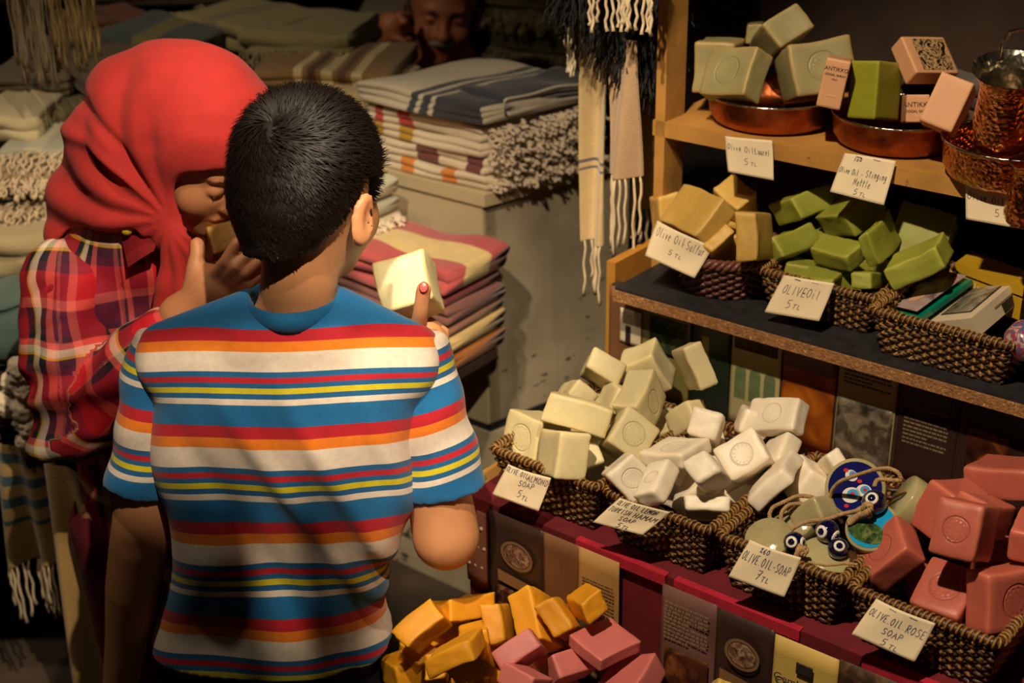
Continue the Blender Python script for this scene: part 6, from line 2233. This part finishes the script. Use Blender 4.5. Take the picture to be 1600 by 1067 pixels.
def wrinkle(X, Y, Z):
    """cloth folds of the back: slanting creases from the armpits and loose folds above the hem"""
    u = (X + .255)
    d = .0035 * np.sin((u * 26 + (Z - .8) * 18)) * np.clip((.93 - Z) * 6, 0, 1)
    d += .0030 * np.sin((u * -34 + (Z - .8) * 30) + 1.0) * np.clip((.90 - Z) * 5, 0, 1)
    d += .0055 * np.exp(-((u + .02 + (Z - .80) * .55) / .016) ** 2) * np.clip((.96 - Z) * 6, 0, 1)
    d += .0045 * np.exp(-((u - .045 + (Z - .80) * .45) / .014) ** 2) * np.clip((.98 - Z) * 6, 0, 1)
    d -= .0050 * np.exp(-((u + .075 + (Z - .75) * .5) / .02) ** 2) * np.clip((.90 - Z) * 6, 0, 1)
    d += .004 * np.exp(-((u - .10 + (Z - .85) * .3) / .015) ** 2) * np.clip((.95 - Z) * 8, 0, 1)
    return d * 1.5


def torso(Pg):
    X, Y_, Z_ = Pg[..., 0], Pg[..., 1], Pg[..., 2]
    a = np.interp(Z_, rz, ra)
    b = np.interp(Z_, rz, rb_)
    c = np.interp(Z_, rz, rc)
    x, y = (X - c) / a, (Y_ - YS) / b
    q = (np.abs(x) ** 3.4 + np.abs(y) ** 2.4) ** (1 / 2.8)
    d = (q - 1) * np.minimum(a, b)
    d = d - wrinkle(X, Y_, Z_) * (Y_ < YS + .04)
    return np.maximum(d, np.maximum(zhem - Z_, Z_ - ztop))


def smooth_surface(v, it=1):
    V, Q = v.mesh()
    V = v.relax(V, Q, it)
    if flipped(V, Q):
        Q = Q[:, ::-1]
    return V, Q


v = Vol((-.50, 1.38, zhem - .01), (-.06, 1.68, ztop + .05), .004)
v.put(torso, (-.50, 1.38, zhem - .01), (-.06, 1.68, ztop + .02), 0, pad=0)
cc_ = (at(372, 476, 1.53) + at(548, 478, 1.53)) / 2
ca = abs(at(548, 478, 1.53)[0] - at(372, 476, 1.53)[0]) / 2 - .010
for sgn, sh, cx in ((-1, at(262, 548, 1.53), cc_ + np.array([-.045, 0, -.012])), (1, at(642, 552, 1.53), cc_ + np.array([.045, 0, -.012]))):
    v.cap(cx, sh, .034, .036, .02)
    v.cap(cx + np.array([0, -.03, -.016]), sh + np.array([0, -.020, -.012]), .030, .030, .02)
    v.cap(cx + np.array([0, .03, -.02]), sh + np.array([0, .02, -.014]), .030, .030, .02)
v.cap(cc_ + np.array([-.05, -.042, -.030]), cc_ + np.array([.05, -.042, -.030]), .022, .022, .02)
v.cap(cc_ + np.array([-.05, .042, -.035]), cc_ + np.array([.05, .042, -.035]), .022, .022, .02)
# neck opening
v.cap(cc_ + np.array([0, .0, .08]), cc_ + np.array([0, .0, -.01]), .051, .050, .006, sub=True)
V, Q = smooth_surface(v, 2)
ze = V[:, 2] + (V[:, 1] - 1.45) * (.36 + .07 * np.clip((V[:, 2] - .88) / .06, 0, 1))
sv = np.interp(ze, [.40, .47, .608, .744, .873, .994, 1.06], [4.5, 4, 3, 2, 1, 0, -.22])
sv = sv + .012 * np.sin(V[:, 0] * 30)
shirt = mesh('tshirt', V, Q, M_shirt, boy, True, {'sv': sv})


def sleeve(p, q, r0, r1, sv0, sv1, name, flat=.95, seed=0, extra=None):
    """short sleeve around the arm from shoulder p to cuff q"""
    d = q - p
    L = np.linalg.norm(d)
    d = d / L
    side = np.cross(d, (0, 1.0, 0))
    side /= np.linalg.norm(side)
    dep = np.cross(side, d)
    v = Vol(np.minimum(p, q) - .09, np.maximum(p, q) + .09, .0038)

    def fn(Pg):
        w = Pg - p
        t = w @ d
        x, y = w @ side, w @ dep
        r = np.interp(t / L, [-.3, -.15, 0, .35, 1], [r0 * .5, r0 * .86, r0, (r0 * .45 + r1 * .55), r1])
        r = r + .0018 * np.sin(t * 90 + seed + x * 40) + .0016 * np.sin(t * 40 + y * 60 + seed)
        return np.maximum(np.hypot(x, y / flat) - r, np.maximum(t - L, -t - r0 * .7))
    v.put(fn, v_lo(v), v_hi(v), 0, pad=0)
    V, Q = smooth_surface(v, 1)
    t = (V - p) @ d / L
    o = mesh(name, V, Q, M_shirt, shirt, True, {'sv': sv0 + (sv1 - sv0) * t + .02 * np.sin(((V - p) @ side) * 40)})
    return o, d, side, dep


def v_lo(v):
    return np.array([a[0] for a in v.ax])


def v_hi(v):
    return np.array([a[-1] for a in v.ax])


def ringband(c, ax, a, b, sidev, depv, r, h, name, mat, seg=48, wav=None, par=None):
    """flat band (cuff or collar) round an axis"""
    V, F = [], []
    pr = [(0, -h / 2), (r, -h / 2), (r * 1.25, 0), (r, h / 2), (0, h / 2), (-r * .6, 0)]
    K = len(pr)
    for i in range(seg):
        th = i * 2 * math.pi / seg
        o = sidev * math.cos(th) * a + depv * math.sin(th) * b
        on_ = o / np.linalg.norm(o)
        w = ax * (wav(th) if wav else 0)
        for rr_, hh in pr:
            V.append(c + o + on_ * rr_ + ax * hh + w)
    for i in range(seg):
        j = (i + 1) % seg
        for k_ in range(K):
            l = (k_ + 1) % K
            F.append((i * K + k_, i * K + l, j * K + l, j * K + k_))
    return mesh(name, V, F, mat, par, True, {'sv': np.full(len(V), .9)})


slL0, slL1 = at(254, 563, 1.535), at(219, 764, 1.512)
slR0, slR1 = at(652, 568, 1.535), at(696, 766, 1.51)
s1, d1, x1, y1_ = sleeve(slL0, slL1, .044, .0425, -.42, 1.0, 'sleeve', .95, 1)
s2, d2, x2, y2_ = sleeve(slR0, slR1, .045, .0505, -.42, 1.0, 'sleeve', .92, 2)
# collar
cc_ = (at(372, 476, 1.53) + at(548, 478, 1.53)) / 2
ca = abs(at(548, 478, 1.53)[0] - at(372, 476, 1.53)[0]) / 2 - .010
ringband(cc_ + np.array([0, .0, .002]), np.array([0, .10, 1.0]), ca * .92, .055, np.array([1.0, 0, 0]), np.array([0, 1.0, 0]), .004, .024, 'collar', M_shirtb, par=shirt,
         wav=None)
# shorts and shoes
M_short = plain('shorts_navy', (30, 34, 48), .85, .2, 40)
v = Vol((-.50, 1.36, .30), (-.10, 1.70, .62), .007)
v.ell(hipc + np.array([0, 0, -.01]), (.130, .092, .10), None, .03)
for hp, kn in ((hipc + np.array([-.060, 0, -.06]), kneeL), (hipc + np.array([.060, 0, -.06]), kneeR)):
    v.cap(hp, kn + np.array([0, 0, .02]), .074, .062, .01)
V, Q = smooth_surface(v, 2)
mesh('shorts', V, Q, M_short, boy, True)
M_shoe = plain('shoe_grey', (90, 88, 90), .6, .2, 40)
for an in (anL, anR):
    v = Vol(an - np.array([.07, .10, .08]), an + np.array([.07, .20, .06]), .006)
    v.cap(an + np.array([0, -.01, -.035]), an + np.array([0, .11, -.045]), .038, .034, .01)
    v.cap(an, an + np.array([0, 0, -.03]), .038, .04, .02)
    V, Q = smooth_surface(v, 2)
    V[:, 2] = np.maximum(V[:, 2], .001)
    mesh('shoe', V, Q, M_shoe, boy, True)

# ------------------------------------------------------------------ the woman in the red headscarf
girl = thing('person', 'woman in red headscarf and red tartan shirt, smelling a gold soap', 'person', loc=(-.62, 1.82, 0))
SKG = skinmat('skin_woman', (196, 136, 96))
GO = at(314, 205, 1.80)
GF, GH, GS = face_axes(125, 38)
shG = at(118, 452, 1.80)
elG = at(128, 668, 1.74)
wrG = at(283, 492, 1.70)
lo = np.array([-1.02, 1.52, -.002])
hi = np.array([-.22, 2.06, 1.30])
v = Vol(lo, hi, ((.0032), (.0032), [(0, .010), (.8, .009), (.86, .0032), (2, .0032)]))
P_g, R_g = head(v, GO, GF, GH, GS, 1.0, face=True, closed=True)
ngA = P_g(0, -.03, -.08)
ngB = at(205, 372, 1.84)
v.cap(ngA, ngB, .048, .052, .02)
chG = at(190, 520, 1.88)
hipG = at(268, 850, 1.90)
v.cap(ngB, chG, .075, .095, .04)
v.cap(chG, hipG, .095, .105, .04)
v.chain([shG, elG], [.046, .040], .006)
v.chain([elG, elG * .6 + wrG * .4, wrG], [.038, .034, .0235], .006)
shG2 = at(285, 430, 1.98)
v.cap(ngB, shG2, .05, .045, .03)
elG2 = at(330, 600, 1.95)
v.chain([shG2, elG2, at(372, 480, 1.82)], [.042, .036, .024], .006)
# right hand round the soap
pG = at(330, 448, 1.695)
RG = np.stack([(RT * .7 + UP * .6), -FW, (UP * .7 - RT * .6)], 1)
RG /= np.linalg.norm(RG, axis=0)
fgG = [
    [at(334, 432, 1.690), at(352, 408, 1.676), at(370, 378, 1.680)],
    [at(346, 438, 1.688), at(368, 416, 1.672), at(386, 396, 1.684), at(396, 384, 1.70)],
    [at(356, 448, 1.688), at(382, 426, 1.674), at(404, 406, 1.690), at(412, 396, 1.71)],
    [at(362, 462, 1.690), at(388, 444, 1.680), at(408, 424, 1.700), at(416, 412, 1.72)],
]
hand(v, wrG, [(pG, np.array([.026, .017, .034]), RG), (at(346, 452, 1.70), np.array([.024, .015, .028]), RG)], fgG,
     [at(300, 448, 1.70), at(304, 420, 1.705), at(309, 396, 1.715), at(308, 382, 1.722)], 1.0, .024)
# left hand beyond the soap, fingertips showing beside the boy's neck
hand(v, at(372, 480, 1.82), [(at(385, 430, 1.80), np.array([.020, .016, .032]), R_g)],
     [[at(398, 440, 1.79), at(404, 410, 1.77), at(392, 378, 1.765)], [at(390, 440, 1.80), at(396, 408, 1.785), at(384, 380, 1.78)]], [at(372, 440, 1.80), at(366, 420, 1.79), at(368, 404, 1.78)], .95, .022)
# legs
kgL, kgR = hipG + np.array([-.07, .02, 0]), hipG + np.array([.08, .02, 0])
for q in (kgL, kgR):
    kn = np.array([q[0], 1.88, .48])
    an = np.array([q[0], 1.90, .08])
    v.chain([q, kn], [.085, .058], .01)
    v.chain([kn, an], [.055, .036], .01)
    v.cap(an, an + np.array([.05, -.11, -.045]), .034, .026, .02)


def girltint(V):
    t = np.zeros_like(V)
    t[:, 0] = np.clip(near(V, P_g(0, .092, -.0755), .024) * 1.3, 0, .8)
    for q in (-1, 1):
        for x in (-.012, -.006, 0, .006, .012):
            t[:, 1] = np.maximum(t[:, 1], (near(V, P_g(q * (.030 + x), .088 - 22 * x * x, -.0255 + 10 * x * x), .0055) > .35) * .9)
            t[:, 1] = np.maximum(t[:, 1], (near(V, P_g(q * (.032 + x * 1.3), .086 - 18 * x * x, .004 - 10 * x * x), .006) > .3) * .8)
    return t


gbody, Vg, Qg = bodymesh(v, 'body', SKG, girl, 1, girltint)

# the headscarf: dome over the head, draped down over nape, shoulders and chest
M_scarf = plain('headscarf_red', (178, 38, 34), .85, .08, 40, .25, 700, sheen=.05)
v = Vol(at(40, 420, 1.80) - np.array([.06, .22, .12]), at(420, 40, 1.80) + np.array([.06, .26, .06]), .0042)
v.ell(P_g(0, -.006, .012), np.array([.094, .108, .100]), R_g, .02)
v.ell(P_g(0, -.06, -.03), np.array([.086, .070, .085]), R_g, .05)
v.ell(P_g(0, .030, -.060), np.array([.078, .066, .085]), R_g, .03)
chain_pts = [(238, 172, 1.84, .076), (208, 225, 1.85, .066), (162, 300, 1.85, .060), (124, 352, 1.84, .050)]
for i in range(len(chain_pts) - 1):
    a, b = chain_pts[i], chain_pts[i + 1]
    v.cap(at(*a[:3]), at(*b[:3]), a[3], b[3], .04)
v.cap(at(235, 200, 1.84), at(195, 310, 1.84), .090, .075, .04)
v.cap(at(230, 230, 1.82), at(215, 315, 1.80), .085, .060, .04)
v.cap(at(262, 330, 1.78), at(212, 318, 1.79), .050, .052, .03)
# hem: the drape ends above the shirt
hem_p = at(150, 356, 1.74)
hem_n = (UP * -.93 + RT * -.12)
hem_n /= np.linalg.norm(hem_n)


def hem(Pg):
    return (Pg - hem_p) @ hem_n


F0 = v.F
G_ = v.grid(tuple(slice(0, n_) for n_ in F0.shape))
w_ = G_ - CAM
dd = w_ @ FW
pxs = 800 + FPX * (w_ @ RT) / dd
# the hem hangs a little lower at the far left and where it closes under the chin
hv = hem(G_) - .034 * np.clip((125 - pxs) / 60, 0, 1) - .020 * np.clip((pxs - 215) / 50, 0, 1)
v.F = np.maximum(F0, hv.astype(np.float32))
# the drape in front, falling from the chin between the hands
v.cap(at(284, 372, 1.745), at(278, 440, 1.745), .026, .024, .02)
v.cap(at(278, 440, 1.745), at(270, 520, 1.75), .024, .030, .01)
# face opening
fo = P_g(0, .105, -.062)
v.ell(fo + GH * .012, np.array([.066, .085, .092]), R_g, .006, sub=True)
v.cap(P_g(0, .02, -.03), P_g(0, .12, -.055), .066, .070, .004, sub=True)
v.ell(at(303, 318, 1.70), (.036, .05, .036), None, .006, sub=True)
v.ell(at(345, 306, 1.70), (.045, .07, .028), None, .006, sub=True)
V, Q = v.mesh()
V = v.relax(V, Q, 2)
if flipped(V, Q):
    Q = Q[:, ::-1]
Nv = normals(V, Q)
# folds running from under the chin up over the head and down the back
piv = at(268, 350, 1.74)
w_ = V - CAM
dd = w_ @ FW
X_ = 800 + FPX * (w_ @ RT) / dd
Y_ = 533.5 - FPX * (w_ @ UP) / dd
rel = V - piv
ax1 = rel @ (-RT)
ax2 = rel @ UP
an = np.arctan2(ax2, ax1)
rad_ = np.hypot(ax1, ax2)
amp = .0065 * np.clip(rad_ / .09, 0, 1) * np.clip((1.75 - an) * 2.2, 0, 1) * np.clip((.30 - rad_) / .12, 0, 1)
fold = np.abs(np.sin(an * 7.5 + 1.2 * np.sin(rad_ * 22) + .5)) ** 1.5 * 2 - 1
fold2 = np.exp(-((an - .95 + rad_ * 1.2) / .06) ** 2) - np.exp(-((an - 1.12 + rad_ * .9) / .05) ** 2)
V = V + Nv * (amp * (fold * .75 + 1.1 * fold2) + .0012 * noise(V, 90, 3) - .002)[:, None]
scarf = mesh('headscarf', V, Q, M_scarf, girl, True)

# tartan shirt
def tartan(name):
    m, nt, b = nodes(name)
    a = mk(nt, 'ShaderNodeAttribute', attribute_name='along')
    sx = mk(nt, 'ShaderNodeSeparateXYZ')
    nt.links.new(a.outputs['Vector'], sx.inputs[0])
    red, dkr, nav, pur, sal, cre, yel = [lin(c) for c in ((196, 10, 30), (110, 8, 28), (16, 16, 34), (88, 16, 56), (224, 96, 90), (230, 214, 190), (214, 176, 50))]

    def band(x, seq):
        return ramp(nt, math_(nt, 'FRACT', x), seq, 'CONSTANT')
    u_ = math_(nt, 'MULTIPLY', sx.outputs[0], 7.2)
    v_ = math_(nt, 'MULTIPLY', sx.outputs[1], 7.2)
    sq = [(0, red), (.26, sal), (.36, pur), (.48, dkr), (.52, pur), (.60, nav), (.66, sal), (.72, cre), (.80, yel), (.825, nav), (.92, pur)]
    sq2 = [(0, red), (.24, sal), (.33, pur), (.47, dkr), (.50, pur), (.58, sal), (.66, nav), (.74, cre), (.82, yel), (.84, nav), (.93, red)]
    ca_, cb_ = band(u_, sq), band(v_, sq2)
    col = mixc(nt, .5, ca_, cb_)
    wv = mk(nt, 'ShaderNodeTexNoise', i_Scale=700.0, i_Detail=2.0)
    tc = mk(nt, 'ShaderNodeTexCoord')
    nt.links.new(tc.outputs['Object'], wv.inputs['Vector'])
    nt.links.new(col, b.inputs['Base Color'])
    b.inputs['Roughness'].default_value = .8
    bp = mk(nt, 'ShaderNodeBump', i_Strength=.3, i_Distance=.001)
    nt.links.new(wv.outputs['Fac'], bp.inputs['Height'])
    nt.links.new(bp.outputs[0], b.inputs['Normal'])
    return m


M_tartan = tartan('tartan')


def clothbones(V, bones, rot=.0):
    """lengthwise / crosswise cloth coordinates from the nearest bone, in metres"""
    best = np.full(len(V), 9.0)
    A = np.zeros((len(V), 3))
    for p, q, side, off, r in bones:
        d = q - p
        L = np.linalg.norm(d)
        d = d / L
        sd = side - d * (side @ d)
        sd /= np.linalg.norm(sd)
        dp = np.cross(sd, d)
        w = V - p
        t = w @ d
        x, y = w @ sd, w @ dp
        dist = np.hypot(x, y) / r + np.maximum(0, -t) / r + np.maximum(0, t - L) / r
        m = dist < best
        best[m] = dist[m]
        A[m, 0] = off + t[m]
        A[m, 1] = np.arctan2(x[m], y[m]) * r
    return A


# body of the shirt
v = Vol(at(60, 900, 1.80) - np.array([.05, .16, .02]), at(400, 330, 1.88) + np.array([.02, .26, .06]), .0055)
v.cap(ngB + np.array([0, .02, -.03]), chG, .088, .118, .05)
v.cap(chG, hipG, .112, .110, .05)
v.ell(hipG + np.array([-.01, -.02, -.03]), (.128, .115, .09), None, .03)
v.cap(ngB + np.array([0, 0, -.02]), shG, .062, .062, .03)
v.cap(ngB, shG2, .065, .06, .03)
v.cap(ngB, ngB * .25 + ngA * .75, .076, .066, .02)
v.chain([shG2, elG2, at(350, 540, 1.89)], [.056, .052, .040], .01)
zc = at(150, 880, 1.80)[2]
v.F = np.maximum(v.F, (zc + .012 * np.sin(v.grid(tuple(slice(0, n_) for n_ in v.F.shape))[..., 0] * 30) - v.grid(tuple(slice(0, n_) for n_ in v.F.shape))[..., 2]).astype(np.float32))
V, Q = smooth_surface(v, 2)
Nv = normals(V, Q)
V = V + Nv * (.004 * noise(V, 34, 21) + .0025 * noise(V, 80, 22))[:, None]
gsh = mesh('tartan_shirt', V, Q, M_tartan, girl, True, {'along': clothbones(V, [(ngB, hipG, np.array([1.0, 0, 0]), 0, .12)])})
# sleeve: upper arm, elbow and forearm, wide and crumpled
v = Vol(at(40, 740, 1.72) - np.array([.05, .16, .05]), at(310, 380, 1.72) + np.array([.06, .20, .05]), .0045)
shs = at(112, 440, 1.80)
els = at(122, 652, 1.745)
mid = at(112, 560, 1.77)
fas = at(215, 572, 1.71)
cuf = at(262, 520, 1.70)
v.chain([shs, mid, els], [.064, .066, .060], .010)
v.chain([els, fas, cuf], [.058, .050, .040], .010)
v.ell(at(108, 676, 1.735), (.050, .055, .040), None, .02)
V, Q = smooth_surface(v, 2)
Nv = normals(V, Q)
ba = (els - shs) / np.linalg.norm(els - shs)
ts = (V - shs) @ ba
fold = .0065 * np.sin(ts * 95 + 30 * (V - shs) @ RT + 2 * noise(V, 22, 5)) * np.clip((ts - .08) / .10, 0, 1)
fold += .0045 * np.sin(((V - shs) @ RT) * 70 + ts * 20 + 2 * noise(V, 18, 6))
V = V + Nv * (fold + .0022 * noise(V, 110, 8))[:, None]
AL = clothbones(V, [(shs, els, RT, .02, .064), (els, cuf, UP, .22, .052)])
AL[:, 0] += .006 * noise(V, 40, 4)
AL[:, 1] += .006 * noise(V, 40, 7)
mesh('sleeve', V, Q, M_tartan, gsh, True, {'along': AL})
# collar flap and its small yellow tag
cA, cB, cC = at(186, 356, 1.765), at(252, 352, 1.742), at(200, 418, 1.735)
cD = at(240, 392, 1.728)
mb = MB()
g = []
for i in range(9):
    for j in range(9):
        s_, t_ = i / 8, j / 8
        p = (cA * (1 - s_) + cB * s_) * (1 - t_) + (cC * (1 - s_) + cD * s_) * t_
        g.append(p - FW * .006 * math.sin(math.pi * s_) * (1 - t_ * .5))
V0 = np.array(g)
V1 = V0 + FW * .003
Fq = []
for i in range(8):
    for j in range(8):
        q = [i * 9 + j, (i + 1) * 9 + j, (i + 1) * 9 + j + 1, i * 9 + j + 1]
        Fq += [q, [x + 81 for x in q][::-1]]
mesh('collar', np.concatenate([V0, V1]), Fq, plain('collar_crimson', (132, 12, 26), .8, .2, 60), gsh, True, {'along': np.concatenate([np.stack([V0[:, 0] * .2, V0[:, 2] * .4 + .02, V0[:, 2] * 0], -1)] * 2)})
c_ = at(198, 358, 1.745)
MB().ball(c_, .0085, 10).build('yellow_tag', plain('tag_yellow', (204, 176, 36), .6), gsh, True)
# trousers and shoes
M_trou = plain('trousers_crimson', (104, 12, 34), .85, .2, 30)
v = Vol(np.array([hipG[0] - .24, 1.72, .06]), np.array([hipG[0] + .26, 2.08, hipG[2] + .1]), .008)
v.ell(hipG + np.array([0, 0, -.04]), (.128, .112, .12), None, .03)
for q in (kgL, kgR):
    v.chain([q, np.array([q[0], 1.88, .48]), np.array([q[0], 1.90, .10])], [.085, .074, .060], .01)
V, Q = smooth_surface(v, 2)
mesh('trousers', V, Q, M_trou, girl, True)
for q in (kgL, kgR):
    an = np.array([q[0], 1.90, .08])
    v = Vol(an - np.array([.08, .20, .09]), an + np.array([.13, .08, .04]), .007)
    v.cap(an + np.array([0, 0, -.04]), an + np.array([.055, -.12, -.05]), .042, .034, .02)
    V, Q = smooth_surface(v, 2)
    V[:, 2] = np.maximum(V[:, 2], .001)
    mesh('shoe', V, Q, M_shoe, girl, True)

# ------------------------------------------------------------------ the man at the back
man = thing('person', 'smiling grey-moustached man in dark clothes resting cheek on hand, in shadow at back', 'person', loc=(-.20, 3.30, 0))
SKM = skinmat('skin_man', (188, 118, 82))
MO = at(692, 2, 3.20)
MF, MH, MS = face_axes(176, 8, -6)
v = Vol(np.array([-.62, 2.86, .30]), np.array([.26, 3.50, 1.30]), (.0055, .0055, [(0, .010), (.78, .010), (.84, .0055), (2, .0055)]))
P_m, R_m = head(v, MO, MF, MH, MS, 1.0, face=True, nose=1.25)
for q in (-1, 1):
    v.ell(P_m(.034 * q, .074, -.050), np.array([.020, .014, .016]), R_m, .012)
mn = at(700, 130, 3.26)
v.cap(P_m(0, -.01, -.09), mn, .055, .062, .02)
mc = at(710, 300, 3.30)
v.cap(mn, mc, .09, .13, .05)
mel, mwr = at(560, 150, 3.14), at(600, 62, 3.10)
msh = at(600, 190, 3.28)
v.chain([msh, mel], [.055, .045], .01)
v.chain([mel, mwr], [.046, .030], .01)
v.cap(mc, msh, .09, .06, .03)
v.cap(mc, at(820, 200, 3.28), .09, .06, .03)
hand(v, mwr, [(at(612, 44, 3.08), np.array([.032, .022, .036]), np.eye(3))],
     [[at(612, 32, 3.07), at(624, 24, 3.06), at(640, 24, 3.09)], [at(618, 36, 3.07), at(632, 34, 3.05), at(642, 46, 3.08)],
      [at(614, 60, 3.06), at(630, 66, 3.05), at(642, 62, 3.08)], [at(610, 72, 3.06), at(628, 80, 3.05), at(640, 76, 3.08)]],
     [at(606, 74, 3.09), at(620, 86, 3.07), at(640, 84, 3.08)], 1.15, .028)
v.chain([at(730, 300, 3.2), at(730, 420, 2.95)], [.1, .09], .02)


def mantint(V):
    t = np.zeros_like(V)
    t[:, 0] = near(V, P_m(0, .092, -.0755), .024)
    for q in (-1, 1):
        for x in (-.014, -.007, 0, .007, .014):
            t[:, 1] = np.maximum(t[:, 1], (near(V, P_m(q * (.031 + x), .088, -.0 - 12 * x * x), .008) > .2) * .85)
            t[:, 1] = np.maximum(t[:, 1], (near(V, P_m(q * (.030 + x * .7), .088, -.019), .007) > .3) * .85)
    return t


mb_, Vm, Qm = bodymesh(v, 'body', SKM, man, 1, mantint)
v = Vol(P_m(0, .09, -.07) - .05, P_m(0, .09, -.07) + .05, .003)
v.chain([P_m(-.030, .080, -.070), P_m(-.012, .100, -.062), P_m(.012, .100, -.062), P_m(.030, .080, -.070)], [.004, .0075, .0075, .004], .003)
V, Q = smooth_surface(v, 1)
mesh('moustache', V, Q, plain('moustache_grey', (150, 138, 124), .8, .2, 200), man, True)
v = Vol(MO - .15, MO + .15, .006)
v.ell(P_m(0, -.03, -.005), np.array([.080, .080, .082]), R_m, .01)
v.ell(P_m(0, .055, .03), np.array([.10, .075, .12]), R_m, .005, sub=True)
V, Q = smooth_surface(v, 2)
mesh('hair', V, Q, plain('hair_grey', (70, 64, 60), .7, .2, 90), man, True)
v = Vol(np.array([-.66, 2.80, .42]), np.array([.34, 3.56, 1.0]), .009)
v.cap(mn + np.array([0, .01, -.03]), mc, .10, .16, .05)
v.cap(mn + np.array([0, 0, -.05]), msh, .085, .075, .03)
v.cap(mn + np.array([0, 0, -.05]), at(820, 190, 3.30), .085, .08, .03)
v.chain([msh, msh * .3 + mel * .7], [.07, .062], .01)
V, Q = smooth_surface(v, 2)
mesh('sweater', V, Q, plain('sweater_black', (24, 20, 22), .9, .2, 40), man, True)
mst = thing('stool', 'dark stool under the seated man behind the counter', 'stool', loc=(mc[0], 3.35, 0))
MB().lathe([(1e-6, .36), (.19, .36), (.19, .40), (1e-6, .40)], (mc[0], 3.35, 0), seg=24).build('seat', M_darkwood, mst)
for i in range(4):
    a = i * math.pi / 2 + .7
    MB().tube(np.array([(mc[0] + .17 * math.cos(a), 3.35 + .17 * math.sin(a), .0), (mc[0] + .12 * math.cos(a), 3.35 + .12 * math.sin(a), .36)]), .016, 8).build('leg', M_darkwood, mst)
